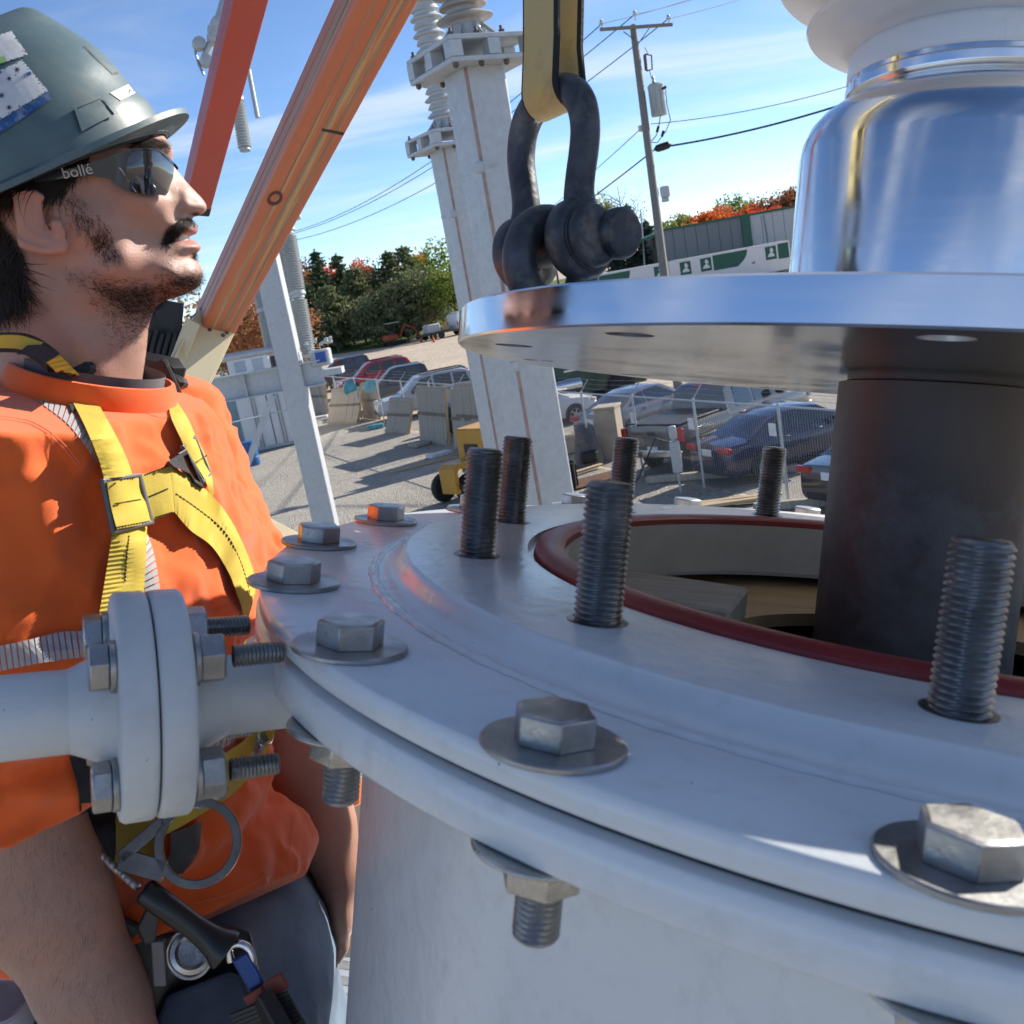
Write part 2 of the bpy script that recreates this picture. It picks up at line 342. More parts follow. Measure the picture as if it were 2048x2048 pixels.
# ------------------------------------------------------------------ hanging bushing
DN = vdir((0.07233461, -0.99285475, -0.09490603)); DC = cpt((.363, -.1115, .8573)); DT = frame(DC, DN, TE1)
polish = mat('polished_aluminium', (.78, .80, .83), rough=.15, metal=1.0, var=.03, vscale=3, rvar=.5, stretch=(1, 1, 30))
polish_low = mat('machined_aluminium', (.72, .72, .71), rough=.17, metal=1.0, var=.12, vscale=7, rvar=.6, bump=.00006, bscale=30)
porcelain = mat('grey_porcelain', (.60, .61, .62), rough=.28, var=.05, vscale=3, coat=.3)
tube_m = mat('dark_bushing_tube', (.085, .060, .052), rough=.5, var=.25, vscale=5, col2=(.045, .042, .048), dirt=(.19, .20, .215), dscale=2.6, damt=.95, bump=.0003, bscale=150)
bus = thing('transformer_bushing', 'large bushing with polished aluminium flange hanging above the turret opening', 'bushing', DT)
# flange disc with bolt holes
def disc_with_holes():
    bm = bmesh.new(); seg = 192; hs = 14; nh = 12; rh = .0155
    import mathutils
    holes = [(RS*math.cos(R(-22)+k*math.pi/6), RS*math.sin(R(-22)+k*math.pi/6)) for k in range(nh)]
    m = MB()
    # build annulus in three rings: inner, hole band split in sectors, outer
    r0, r1, r2, r3 = .07, .345, .387, .4095
    def ring(ra, za, rb, zb, flip=False): m.lathe([(ra, za), (rb, zb)] if not flip else [(rb, zb), (ra, za)], seg, caps=False)
    t = .027
    for z, fl in ((0, False), (t, True)):
        ring(r0, z, r1, z, not fl); ring(r2, z, .408, z, not fl)
        # band with holes
        per = seg//nh
        for h in range(nh):
            a0 = R(-22)+h*math.pi/6-math.pi/nh; 
            inner = [(r1*math.cos(a0+i*2*math.pi/seg), r1*math.sin(a0+i*2*math.pi/seg)) for i in range(per+1)]
            outer = [(r2*math.cos(a0+i*2*math.pi/seg), r2*math.sin(a0+i*2*math.pi/seg)) for i in range(per+1)]
            cx, cy_ = holes[h]; loop = inner+outer[::-1]; n = len(loop)
            hp = []
            for p in loop:
                d = Vector((p[0]-cx, p[1]-cy_)).normalized()*rh; hp.append((cx+d.x, cy_+d.y))
            vs = [(*p, z) for p in loop]+[(*p, z) for p in hp]
            fs = [(i, (i+1) % n, n+(i+1) % n, n+i) if fl else (i, n+i, n+(i+1) % n, (i+1) % n) for i in range(n)]
            m.add(vs, fs)
            if not fl:
                vs = [(*p, 0) for p in hp]+[(*p, t) for p in hp]; m.add(vs, [(i, (i+1) % n, n+(i+1) % n, n+i) for i in range(n)])
    m.lathe([(.408, 0), (r3, .0015), (r3, t-.0015), (.408, t)], seg, caps=False)
    return m
dm = disc_with_holes(); fo = dm.build('flange', [polish_low, polish], bus, smooth=30)
mi = [0]*len(dm.f)
for i, f in enumerate(fo.data.polygons):
    if abs(f.normal.z) < .5 or f.center.z > .02: f.material_index = 1
    else: f.material_index = 0
m_ = MB(); m_.lathe([(.128, .027), (.128, .030), (.1315, .032), (.1325, .05), (.1325, .178), (.131, .19), (.1265, .202), (.1195, .211), (.110, .2185), (.1005, .224), (.097, .2265), (.097, .232)], 120, caps=False)
m_.build('sleeve', polish, bus, smooth=60)
m_ = MB(); m_.lathe([(.095, .230), (.1, .231), (.1005, .237), (.0985, .239), (.0985, .2425)], 100, caps=False); m_.build('clamp_ring', polish, bus, smooth=40)
m_ = MB(); m_.lathe([(.092, .2425), (.0985, .2427), (.1, .245), (.1, .262), (.098, .266), (.0945, .268), (.090, .268)], 100, caps=False); m_.build('collar', mat('white_enamel', (.62, .64, .66), rough=.3, var=.03), bus, smooth=40)
prof = [(.088, .266)]; z = .272; big = True
for i in range(16):
    Rm = .137 if i % 2 == 0 else .166
    prof += [(.090, z), (.095, z+.006), (Rm-.012, z+.0125), (Rm-.002, z+.0122), (Rm, z+.0155), (Rm-.003, z+.0185), (.1, z+.030), (.091, z+.036)]; z += .042
prof += [(.088, z)]
m_ = MB(); m_.lathe(prof, 96, caps=False); m_.build('insulator_sheds', porcelain, bus, smooth=60)
m_ = MB(); m_.lathe([(.0745, .0), (.0745, -.004), (.0815, -.006), (.0815, -.5), (.075, -.502), (.0, -.502)], 96, caps=False); m_.build('lower_tube', tube_m, bus, smooth=40)
# test tap boss and small eye lug on the flange, left of the sleeve
lp = DT.inverted() @ at(1553, 540, .945)
m_ = MB(); Tt = frame(Vector((lp.x, lp.y, .052)), DT.inverted().to_3x3() @ vdir((-.25, .05, -1)))
m_.lathe([(.0, .030), (.018, .029), (.032, .024), (.040, .014), (.043, .0), (.043, -.06), (.0, -.06)], 48, Tt); m_.box((0, 0, 0), (.05, .07, .05), Tz(lp.x-.02, lp.y-.03, .052), .006)
m_.build('test_tap_housing', mat('satin_aluminium', (.62, .64, .67), rough=.33, metal=1), bus, smooth=50)
m_ = MB(); T2 = Tt @ Tz(.016, -.006, .024); m_.lathe([(.0035, 0), (.0035, .012), (.0095, .012), (.0095, 0)], 8, T2, close=True); m_.build('tap_nut', steel, bus, bevel=.0008)
# ------------------------------------------------------------------ lifting shackle and sling
iron = mat('dark_forged_iron', (.085, .092, .108), rough=.5, metal=.45, var=.45, vscale=22, bump=.0016, bscale=70, dirt=(.22, .19, .17), dscale=28, damt=.65)
web = mat('worn_yellow_webbing', (.50, .39, .12), rough=.85, var=.3, vscale=18, bump=.0008, bscale=160, col2=(.40, .35, .22), dirt=(.10, .09, .075), dscale=12, damt=.7)
web_edge = mat('black_webbing', (.014, .016, .022), rough=.85, var=.3, bump=.0006, bscale=260)
SD = .80
sx, sy, sn = vdir((1, 0, 0)), vdir((0, -1, 0)), vdir((0, 0, -1))
S0 = at(1104, 480, SD)   # pin centre
px = SD/FPX
yaw = R(50); xx = (sx*math.cos(yaw)+sn*math.sin(yaw)).normalized(); zz = xx.cross(sy).normalized()  # bow plane spanned by xx, sy
ST = Matrix(((xx.x, sy.x, zz.x, S0.x), (xx.y, sy.y, zz.y, S0.y), (xx.z, sy.z, zz.z, S0.z), (0, 0, 0, 1)))
sh = thing('lifting_shackle', 'dark forged bow shackle with screw pin hanging over the polished flange', 'shackle', ST)
path = []; rad = []
half = [(.0335, -.002, .0165), (.0325, .016, .0135), (.0310, .029, .0120), (.0325, .043, .0115), (.0360, .060, .0115), (.0378, .076, .0116), (.0355, .092, .0118), (.0295, .104, .0122), (.0190, .1125, .0126), (.0068, .1160, .0128)]
from itertools import chain
seq = [(x, y, r) for x, y, r in half]+[(-x, y, r) for x, y, r in reversed(half)]
def smooth_path(P, n):
    P = np.array(P, float); k = len(P); out = []
    for i in range(k-1):
        p0, p1, p2, p3 = P[max(i-1, 0)], P[i], P[i+1], P[min(i+2, k-1)]
        for j in range(n):
            t = j/n; out.append(.5*((2*p1)+(-p0+p2)*t+(2*p0-5*p1+4*p2-p3)*t*t+(-p0+3*p1-3*p2+p3)*t**3))
    out.append(P[-1]); return np.array(out)
q = smooth_path([(x, y, 0, r) for x, y, r in seq], 5)
m_ = MB(); m_.tube([tuple(p[:3]) for p in q], [p[3] for p in q], 20)
for s in (-1, 1): m_.lathe([(.0, -.0130), (.020, -.0130), (.0285, -.0110), (.0312, -.006), (.0312, .006), (.0285, .0110), (.020, .0130), (0, .0130)], 40, Matrix.Translation((s*.0315, -.006, 0)) @ Matrix.Scale(.82, 4, (1, 0, 0)) @ Matrix.Rotation(math.pi/2, 4, 'Y'))
m_.build('bow', iron, sh, smooth=60)
m_ = MB(); TX = Matrix.Translation((0, -.006, 0)) @ Matrix.Rotation(math.pi/2, 4, 'Y')
m_.lathe([(.0135, -.052), (.0135, .042), (.0225, .0424), (.0242, .0442), (.0242, .0485), (.0218, .0515), (.0185, .0523), (.0, .0523)], 36, TX); m_.lathe([(.0135, .0418), (.0255, .0418), (.0255, .0440), (.0135, .0440)], 36, TX, close=True)
m_.build('pin', iron, sh, smooth=40)
m_ = MB(); m_.lathe([(.0, -.0), (.019, -.0), (.0195, .003), (.0195, .009), (.017, .012), (0, .012)], 28, Matrix.Translation((.0495, -.002, -.020)) @ Matrix.Rotation(R(88), 4, 'Y') @ Matrix.Rotation(R(10), 4, 'X')); m_.box((.048, -.005, -.012), (.012, .022, .02), None, .003); m_.build('pin_ear', iron, sh, smooth=40)
# lifting eye between the cheeks, standing on the flange
eye = thing('lifting_eye', 'thick dark lifting eye ring screwed to the flange inside the shackle', 'lifting eye', ST)
m_ = MB()
for i in range(1):
    ring = [(0, -.020+.034*math.sin(t), .034*math.cos(t)) for t in np.linspace(0, 2*math.pi, 41)[:-1]]
    m_.tube(ring, .0135, 16, closed=True)
base = ST.inverted() @ (DC + DN*.027 + (S0-DC) - DN*((S0-DC).dot(DN)))
m_.cyl((0, -.058, 0), (base.x*.3, base.y, base.z*.3), .017, .022, 24)
m_.build('ring', iron, eye, smooth=60)
sl = thing('webbing_sling', 'worn yellow webbing sling with dark edges looped through the shackle', 'sling', None)
# two straps: front one loops round the bow at its left shoulder, rear one comes down on the right
def strap(name, pts, w, th, nrm, mats, parent):
    n = len(pts); vs = []; fs = []; mi = []
    P = [Vector(p) for p in pts]
    xs = [-.5, -.42, -.41, .41, .42, .5]
    for i in range(n):
        t = (P[min(i+1, n-1)]-P[max(i-1, 0)]).normalized(); wv = Vector(nrm); wv = (wv-t*wv.dot(t)).normalized(); nn = t.cross(wv)
        for sgn in (-1, 1):
            for x in xs: vs.append(P[i]+wv*(x*w)+nn*(sgn*th/2*(1 if abs(x) < .45 else .5)))
    K = len(xs)
    for i in range(n-1):
        a, b = i*2*K, (i+1)*2*K
        for k in range(K-1):
            e = 1 if k in (0, 4) else 0
            fs += [(a+k, b+k, b+k+1, a+k+1), (a+K+k, a+K+k+1, b+K+k+1, b+K+k)]; mi += [e, e]
        fs += [(a, a+K, b+K, b), (a+K-1, b+K-1, b+2*K-1, a+2*K-1)]; mi += [1, 1]
    m = MB(); m.add(vs, fs); m.m = mi; return m.build(name, mats, parent, smooth=60, fix=True)
loop = [(.004, y, .0150) for y in (.62, .5, .4, .3, .22, .15)]+[(.002, .1160-.0150*math.sin(t), .0150*math.cos(t)) for t in np.linspace(.0, math.pi, 13)]+[(-.003, y, -.0150-(y-.12)*.03) for y in (.15, .22, .3, .4, .5, .62)]
so_ = strap('strap', loop, .041, .0055, (1, 0, 0), [web, web_edge], sl); sl.matrix_world = ST
# ------------------------------------------------------------------ ground
def ground_mat(name, c1, c2, c3, sc1=.35, sc2=28, bump=.02, rough=.9):
    m = bpy.data.materials.new(name); m.use_nodes = True; t = m.node_tree; b = t.nodes['Principled BSDF']; L = t.links.new
    tcn = nd(t, 'ShaderNodeTexCoord'); v = tcn.outputs['Object']
    a = nd(t, 'ShaderNodeTexNoise'); a.inputs['Scale'].default_value = sc1; a.inputs['Detail'].default_value = 8; a.inputs['Roughness'].default_value = .65; L(v, a.inputs['Vector'])
    vo = nd(t, 'ShaderNodeTexVoronoi'); vo.inputs['Scale'].default_value = sc2; L(v, vo.inputs['Vector'])
    n = nd(t, 'ShaderNodeTexNoise'); n.inputs['Scale'].default_value = sc2*1.7; n.inputs['Detail'].default_value = 4; L(v, n.inputs['Vector'])
    mr = nd(t, 'ShaderNodeMapRange'); mr.inputs['From Min'].default_value = .35; mr.inputs['From Max'].default_value = .65; L(a.outputs[0], mr.inputs[0])
    mx = nd(t, 'ShaderNodeMix', data_type='RGBA'); mx.inputs[6].default_value = (*c1, 1); mx.inputs[7].default_value = (*c2, 1); L(mr.outputs[0], mx.inputs[0])
    sp = nd(t, 'ShaderNodeSeparateColor'); L(vo.outputs['Color'], sp.inputs[0])
    mr2 = nd(t, 'ShaderNodeMapRange'); mr2.inputs['From Min'].default_value = .45; mr2.inputs['From Max'].default_value = .95; L(sp.outputs[0], mr2.inputs[0])
    mx2 = nd(t, 'ShaderNodeMix', data_type='RGBA'); L(mr2.outputs[0], mx2.inputs[0]); L(mx.outputs[2], mx2.inputs[6]); mx2.inputs[7].default_value = (*c3, 1)
    L(mx2.outputs[2], b.inputs['Base Color']); b.inputs['Roughness'].default_value = rough; b.inputs['Specular IOR Level'].default_value = .2
    ad = nd(t, 'ShaderNodeMath', operation='ADD'); L(vo.outputs['Distance'], ad.inputs[0]); L(n.outputs[0], ad.inputs[1])
    bp = nd(t, 'ShaderNodeBump'); bp.inputs['Distance'].default_value = bump; L(ad.outputs[0], bp.inputs['Height']); L(bp.outputs[0], b.inputs['Normal'])
    return m
sand = ground_mat('sandy_ground', (.52, .43, .33), (.44, .37, .29), (.32, .28, .24), .12, 5, .03)
gravel = ground_mat('grey_gravel', (.36, .335, .29), (.27, .25, .22), (.46, .43, .38), .25, 24, .03)
lotm = ground_mat('worn_asphalt', (.27, .25, .22), (.20, .19, .175), (.33, .30, .27), .3, 22, .012)
grassm = ground_mat('mown_grass', (.10, .155, .03), (.06, .10, .02), (.14, .17, .05), .3, 9, .06)
def sheet(name, poly, z, m, label_kind='structure'):
    b = MB(); b.add([(x, y, z) for x, y in poly], [tuple(range(len(poly)))]); o = b.build(name, m, None, smooth=0); tag(o, kind=label_kind); return o
sheet('ground', [(-1500, -600), (1500, -600), (1500, 2400), (-1500, 2400)], -.012, sand)
_a, _b = gnd(1648, 1022), gnd(700, 838); FA, FB = _a+(_a-_b)*.10, _b+(_b-_a)*.25      # chain-link fence line
fd = (FB-FA).normalized(); fn = Vector((fd.y, -fd.x, 0))       # fn points to the car park (right)
if fn.x < 0: fn = -fn
def fl(s, off=0, z=0): p = FA+fd*s+fn*off; return Vector((p.x, p.y, z))
p0, p1 = fl(-30), fl((FB-FA).length+6)
sheet('gravel_yard', [(p0.x, p0.y), (p1.x, p1.y), (-40, 70), (-80, 70), (-80, -30), (p0.x, -30)], -.004, gravel)
q0, q1 = fl(-30, .15), fl(33, .15); r1, r0 = fl(30, 9), fl(-30, 14)
sheet('car_park', [(q0.x, q0.y), (r0.x, r0.y), (r1.x, r1.y), (q1.x, q1.y)], -.006, lotm)
gr_poly = [(g_.x, g_.y) for g_ in (gnd(380, 752), gnd(560, 722), gnd(700, 704), gnd(790, 692), gnd(850, 668), gnd(905, 655), gnd(1000, 632))]+[(60, 330), (-90, 330)]
sheet('grass_verge', gr_poly, .002, grassm)
# ------------------------------------------------------------------ trees
def leaf_mat(name, c1, c2, tr=.35):
    m = bpy.data.materials.new(name); m.use_nodes = True; t = m.node_tree; b = t.nodes['Principled BSDF']; L = t.links.new
    g = nd(t, 'ShaderNodeTexNoise'); g.inputs['Scale'].default_value = .55; g.inputs['Detail'].default_value = 5
    tcn = nd(t, 'ShaderNodeTexCoord'); L(tcn.outputs['Object'], g.inputs['Vector'])
    mr = nd(t, 'ShaderNodeMapRange'); mr.inputs['From Min'].default_value = .35; mr.inputs['From Max'].default_value = .65; L(g.outputs[0], mr.inputs[0])
    mx = nd(t, 'ShaderNodeMix', data_type='RGBA'); mx.inputs[6].default_value = (*c1, 1); mx.inputs[7].default_value = (*c2, 1); L(mr.outputs[0], mx.inputs[0])
    L(mx.outputs[2], b.inputs['Base Color']); b.inputs['Roughness'].default_value = .75; b.inputs['Specular IOR Level'].default_value = .15
    td = nd(t, 'ShaderNodeBsdfTranslucent'); L(mx.outputs[2], td.inputs[0])
    ms = nd(t, 'ShaderNodeMixShader'); ms.inputs[0].default_value = tr; L(b.outputs[0], ms.inputs[1]); L(td.outputs[0], ms.inputs[2]); L(ms.outputs[0], t.nodes['Material Output'].inputs[0])
    return m
LM = dict(spruce=leaf_mat('spruce_needles', (.055, .095, .045), (.10, .14, .07), .2), pine=leaf_mat('pine_needles', (.13, .165, .075), (.20, .21, .11), .25),
          bluespruce=leaf_mat('blue_spruce_needles', (.05, .085, .065), (.10, .14, .105), .18), red=leaf_mat('red_leaves', (.62, .05, .04), (.60, .16, .04)), orange=leaf_mat('orange_leaves', (.70, .28, .05), (.62, .14, .03)),
          green=leaf_mat('green_leaves', (.12, .20, .04), (.24, .28, .06)), yellow=leaf_mat('yellow_green_leaves', (.30, .30, .07), (.18, .22, .06)), rust=leaf_mat('rust_leaves', (.30, .11, .05), (.34, .18, .08)), tan=leaf_mat('tan_twigs', (.28, .24, .15), (.22, .2, .12)))
bark = mat('grey_bark', (.16, .13, .105), rough=.9, var=.3, vscale=5, bump=.02, bscale=12)
pale_bark = mat('pale_bark', (.38, .35, .30), rough=.9, var=.3, vscale=5)
def quads(P, S, r, flat=0.0):
    n = len(P); a = r.normal(size=(n, 3)); a[:, 2] *= (1-flat); a /= np.linalg.norm(a, axis=1)[:, None]
    b = np.cross(a, r.normal(size=(n, 3))); b /= np.linalg.norm(b, axis=1)[:, None]
    S = S[:, None]
    V = np.stack([P-a*S-b*S*.55, P+a*S*.2-b*S*.6, P+a*S, P+b*S*.65-a*S*.1], 1).reshape(-1, 3)
    return V
def mesh_quads(name, V, m, parent):
    n = len(V)//4; me = bpy.data.meshes.new(name); me.vertices.add(len(V)); me.vertices.foreach_set('co', V.ravel()); me.loops.add(n*4); me.loops.foreach_set('vertex_index', np.arange(n*4)); me.polygons.add(n)
    me.polygons.foreach_set('loop_start', np.arange(0, n*4, 4)); me.polygons.foreach_set('loop_total', np.full(n, 4)); me.update(calc_edges=True); me.materials.append(m)
    return obj(name, me, parent)
def crown_conifer(h, w, n, r, kind):
    whorls = int(h*2.0); P = []; S = []
    for i in range(whorls):
        z0 = h*(.10+.90*i/whorls); reach = w*(1-(z0/h))**.85*(.75+.4*r.random())+.12
        nb = max(4, int(9*(1-z0/h)+4))
        for k in range(nb):
            a = r.random()*6.283; ln = reach*(.65+.5*r.random()); m = max(3, int(n/whorls/nb)); t = r.random(m)**.7
            drop = -.28 if kind == 'spruce' else .15
            x = np.cos(a)*ln*t+r.normal(0, .09*w**.5, m)*(.4+t); y = np.sin(a)*ln*t+r.normal(0, .09*w**.5, m)*(.4+t); z = z0+drop*ln*t+.14*ln*t*t+r.normal(0, .07, m)
            P.append(np.c_[x, y, z]); S.append(.13+.15*r.random(m)*(1.2-t*.5))
    m = int(n*.02); P.append(np.c_[r.normal(0, .06, m), r.normal(0, .06, m), h*(.9+.11*r.random(m))]); S.append(np.full(m, .09))
    return np.concatenate(P), np.concatenate(S)
def crown_broad(h, w, n, r, z0=.28, clumps=34):
    P = []; S = []; c = []
    for i in range(clumps):
        d = r.normal(size=3); d /= np.linalg.norm(d); q = r.random()**.4
        c.append((d[0]*w*.78*q, d[1]*w*.78*q, h*(z0+(1-z0)*.5)+d[2]*h*(1-z0)*.42*q, .18+.2*r.random()))
    for x, y, z, cr_ in c:
        m = n//clumps; d = r.normal(size=(m, 3)); d /= np.linalg.norm(d, axis=1)[:, None]; q = r.random(m)**.33
        P.append(np.c_[x+d[:, 0]*q*w*cr_*1.35, y+d[:, 1]*q*w*cr_*1.35, z+d[:, 2]*q*w*cr_*1.1]); S.append(.10+.13*r.random(m))
    return np.concatenate(P), np.concatenate(S)
def trunk(mbx, h, r0, r, lean=0.0, limbs=0, w=1.0, z0=.3):
    pts = [(lean*h*(k/6)**1.5+r.normal(0, .03), r.normal(0, .03), h*k/6) for k in range(7)]; mbx.tube(pts, [r0*(1-.8*k/6) for k in range(7)], 8)
    for i in range(limbs):
        z = h*(z0+.6*r.random()); a = r.random()*6.28; ln = w*(.6+.4*r.random())
        mbx.tube([(lean*h*(z/h)**1.5, 0, z), (math.cos(a)*ln*.5, math.sin(a)*ln*.5, z+ln*.35), (math.cos(a)*ln, math.sin(a)*ln, z+ln*.85)], [r0*.35, r0*.2, r0*.06], 5)
def tree(kind, pos, h, w, label, group=None, n=2600, seed=0, leaf=None, cat='tree', name='tree', size=1.0):
    r = np.random.default_rng(seed+11); t = thing(name, label, cat, Matrix.Translation(pos) @ Matrix.Rotation(r.random()*6.28, 4, 'Z'), group)
    mbx = MB()
    if kind in ('spruce', 'pine', 'bluespruce'):
        trunk(mbx, h*.97, .012*h+.05, r, 0); P, S = crown_conifer(h, w, n, r, 'pine' if kind == 'pine' else 'spruce')
    elif kind == 'pine2':
        trunk(mbx, h*.9, .012*h+.05, r, .0, 8, w*.6); P, S = crown_broad(h, w, n, r, .06, 60)
    elif kind == 'bare':
        trunk(mbx, h, .012*h+.04, r, .02, 26, w, .25)
        P, S = crown_broad(h, w, n, r, .4, 40); S = S*.55
    else:
        trunk(mbx, h*.85, .012*h+.05, r, .01, 9, w*.7); P, S = crown_broad(h, w, n, r)
    mbx.build('trunk', bark if kind != 'bare' else pale_bark, t); S = S*size
    mesh_quads('crown', quads(P, S, r), LM[leaf or kind], t)
    return t
def base(u, d):   # ground point in direction u at distance d along the view
    p = at(u, 560, d); return Vector((p.x, p.y, 0))
def tree_at(kind, u, vtop, d, w, label, **k):
    p = at(u, vtop, d); h = p.z; return tree(kind, Vector((p.x, p.y, -.02)), h, w, label, **k)
WG = 'trees of the wood behind the yard'
specs = [('spruce', 628, 500, 128, 3.6, 'dark spruce with a thin tip at the left end of the tree line'), ('spruce', 671, 508, 126, 3.9, 'dense green spruce second from the left in the tree line'),
         ('pine', 702, 535, 118, 3.6, 'low dark pine in front of the red maple in the tree line'), ('pine', 738, 520, 124, 4.0, 'dark pine left of the tallest pines in the tree line'), ('pine', 771, 502, 124, 4.4, 'tall bushy pine in the middle of the tree line'),
         ('pine', 803, 492, 122, 4.0, 'tallest pine with thin crown tip behind the excavator'), ('pine', 826, 530, 112, 3.5, 'olive pine above the parked trailer'), ('green', 872, 482, 118, 4.6, 'leafy yellow-green tree beside the galvanised columns'), ('green', 900, 520, 110, 3.6, 'lower bright green tree partly hidden by the galvanised column'),
         ('red', 708, 512, 142, 3.0, 'red maple showing between the spruce and the pines'), ('orange', 832, 503, 140, 3.2, 'orange topped tree above the pines'), ('red', 655, 520, 142, 2.6, 'reddish tree between the two spruces'), ('rust', 604, 505, 138, 3.4, 'rust coloured tree left of the spruces behind the insulators'),
         ('spruce', 600, 560, 120, 3.4, 'shaded spruce behind the insulator stacks'), ('pine', 650, 570, 114, 3.2, 'short shaded pine under the spruces'), ('pine', 745, 575, 112, 3.2, 'short shaded pine at the edge of the lawn'), ('pine', 795, 570, 110, 3.0, 'short pine with a pale trunk near the excavator'),
         ('rust', 470, 560, 62, 4.6, 'rust leaved tree behind the white container'), ('rust', 520, 545, 70, 4.2, 'brown red tree behind the insulator column'), ('rust', 420, 585, 66, 4.0, 'reddish brown bush tree behind the boom'), ('orange', 760, 545, 150, 3.0, 'orange tinted tree behind the tall pines'),]
for i, (k, u, vt, d, wd, lab) in enumerate(specs):
    k2 = 'pine2' if (k == 'pine' and i % 3 == 0) else k
    tree_at(k2, u, vt, d, wd*(1.35 if k in ('pine', 'spruce') else 1), lab, leaf=k, group=WG, n=(5200 if k in ('spruce', 'pine') else 3200), seed=i*7, size=(1.15 if d > 100 else .8))
AG = 'autumn trees behind the warehouse'
right = [('yellow', 1352, 428, 176, 3.8, 'yellow-green tree just right of the utility pole'), ('rust', 1372, 432, 178, 4.0, 'rust tree at the left end of the autumn row'), ('red', 1398, 416, 176, 4.4, 'deep red maple left of the orange one behind the warehouse'), ('orange', 1420, 415, 172, 4.0, 'bright orange tree in the middle of the autumn row'), ('red', 1447, 414, 174, 4.6, 'bright red maple above the green corner trim'), ('red', 1482, 412, 176, 3.8, 'crimson maple right of the green corner trim'),
         ('green', 1462, 383, 190, 4.6, 'tall pale green tree rising above the red maples'), ('yellow', 1508, 398, 186, 4.6, 'olive tree between the crimson and rust maples'), ('rust', 1535, 392, 180, 5.0, 'rust red maple next to the polished sleeve'), ('rust', 1568, 380, 178, 5.2, 'large rust maple touching the sleeve edge'), ('red', 1525, 404, 172, 3.6, 'small red maple low in the autumn row'), ('rust', 1600, 376, 178, 5.4, 'rust maple half hidden by the polished sleeve'), ('orange', 1385, 440, 168, 3.0, 'small orange bush tree right beside the pole'), ('yellow', 1318, 440, 170, 4.5, 'green tree just left of the utility pole')]
for i, (k, u, vt, d, wd, lab) in enumerate(right): tree_at(k, u, vt, d, wd, lab, group=AG, n=2600, seed=300+i*5, size=1.6, leaf=('green' if lab.startswith('tall pale') else None))
tree_at('bluespruce', 1252, 408, 128, 3.6, 'dark blue-green spruce behind the parked trailers', n=5200, seed=77, size=1.35)
tree_at('bluespruce', 1290, 440, 132, 3.4, 'second dark spruce just left of the utility pole', n=4200, seed=78, size=1.35)
tree_at('bluespruce', 1225, 470, 130, 3.0, 'lower dark spruce beside the shackle', n=3600, seed=79, size=1.35)
tree_at('yellow', 1200, 378, 140, 3.8, 'yellow-green tree beside the shackle', n=2600, seed=80, size=1.2)
tree_at('bare', 1238, 372, 138, 3.8, 'nearly bare pale tree behind the dark spruce', n=1500, seed=81, leaf='tan', size=1.2)
tree_at('bare', 1352, 470, 138, 2.6, 'small bare tree in front of the grey warehouse wall', n=260, seed=82, leaf='tan', size=.8)
tree_at('yellow', 1090, 395, 150, 3.4, 'pale green tree seen through the shackle', n=2400, seed=84, size=1.2)
tree_at('spruce', 1520, 470, 135, 1.6, 'small conifer top in front of the pale warehouse wall', n=1400, seed=83)
# ------------------------------------------------------------------ warehouse, trailers, containers
def vmat(d=Vector((0, 1, 0))): return d
siding_d = mat('grey_siding', (.17, .19, .20), rough=.6, var=.06, vscale=2, stretch=(1, 1, 3))
siding_l = mat('sunlit_tone_siding', (.48, .49, .49), rough=.6, var=.06, vscale=2)  # right wall's sunlit look is put into a lighter siding colour
green_trim = mat('dark_green_trim', (.008, .10, .065), rough=.45, var=.1)
white_p = mat('white_vehicle_paint', (.66, .67, .68), rough=.3, var=.04, vscale=1.5, coat=.4)
green_p = mat('dark_green_paint', (.006, .045, .032), rough=.25, var=.05, coat=.6)
wl, wc, wr = at(1322, 470, 118), at(1486, 470, 118), at(1760, 470, 116)
ztop = at(1486, 434, 118).z
ax_ = Vector((wc.x-wl.x, wc.y-wl.y, 0)); L1 = ax_.length; ax_.normalize(); nx_ = Vector((ax_.y, -ax_.x, 0))
TW = Matrix(((ax_.x, -nx_.x, 0, wl.x), (ax_.y, -nx_.y, 0, wl.y), (0, 0, 1, 0), (0, 0, 0, 1)))
if (TW.to_3x3() @ Vector((0, 1, 0))).y < 0: TW = TW @ Matrix.Scale(-1, 4, (0, 1, 0))
wh = thing('warehouse', 'long grey warehouse with dark green corner trim and roof edge', 'warehouse', TW)
L2 = 26
n_p = int(L1/1.2)
pan = None
for i in range(n_p):
    x = L1*(i+.5)/n_p
    if pan is None: pan = MB().box((0, .1, ztop/2), (L1/n_p-.05, .2, ztop), None).build('wall_panel', siding_d, wh, T=Tz(x), smooth=0)
    else: shared('wall_panel', pan, wh, Tz(x))
pan2 = None
for i in range(20):
    x = L1+1.0+(i+.5)*1.3
    if pan2 is None: pan2 = MB().box((0, .1, ztop/2), (1.25, .2, ztop), None).build('wall_panel', siding_l, wh, T=Tz(x), smooth=0)
    else: shared('wall_panel', pan2, wh, Tz(x))
MB().box((L1+.45, .0, ztop/2), (1.0, .5, ztop+.1)).build('corner_trim', green_trim, wh)
MB().box(((L1+L2)/2, .12, ztop+.12), (L1+L2+.8, .6, .26)).build('roof_edge', green_trim, wh)
m_ = MB(); m_.add([(-6, 8, ztop-1.2), (.1, 8, ztop+.05), (.1, .4, ztop+.05), (-6, .4, ztop-1.2), (-6, 8, ztop-1.5), (-6, .4, ztop-1.5), (.1, .4, ztop-.25), (.1, 8, ztop-.25)], [(0, 3, 2, 1), (4, 7, 6, 5), (3, 5, 6, 2), (0, 4, 5, 3)]); m_.build('side_roof', green_trim, wh, smooth=0)
MB().box(((L1+L2)/2, 12.2, ztop/2), (L1+L2, 24, ztop-.1)).build('hall', siding_d, wh)
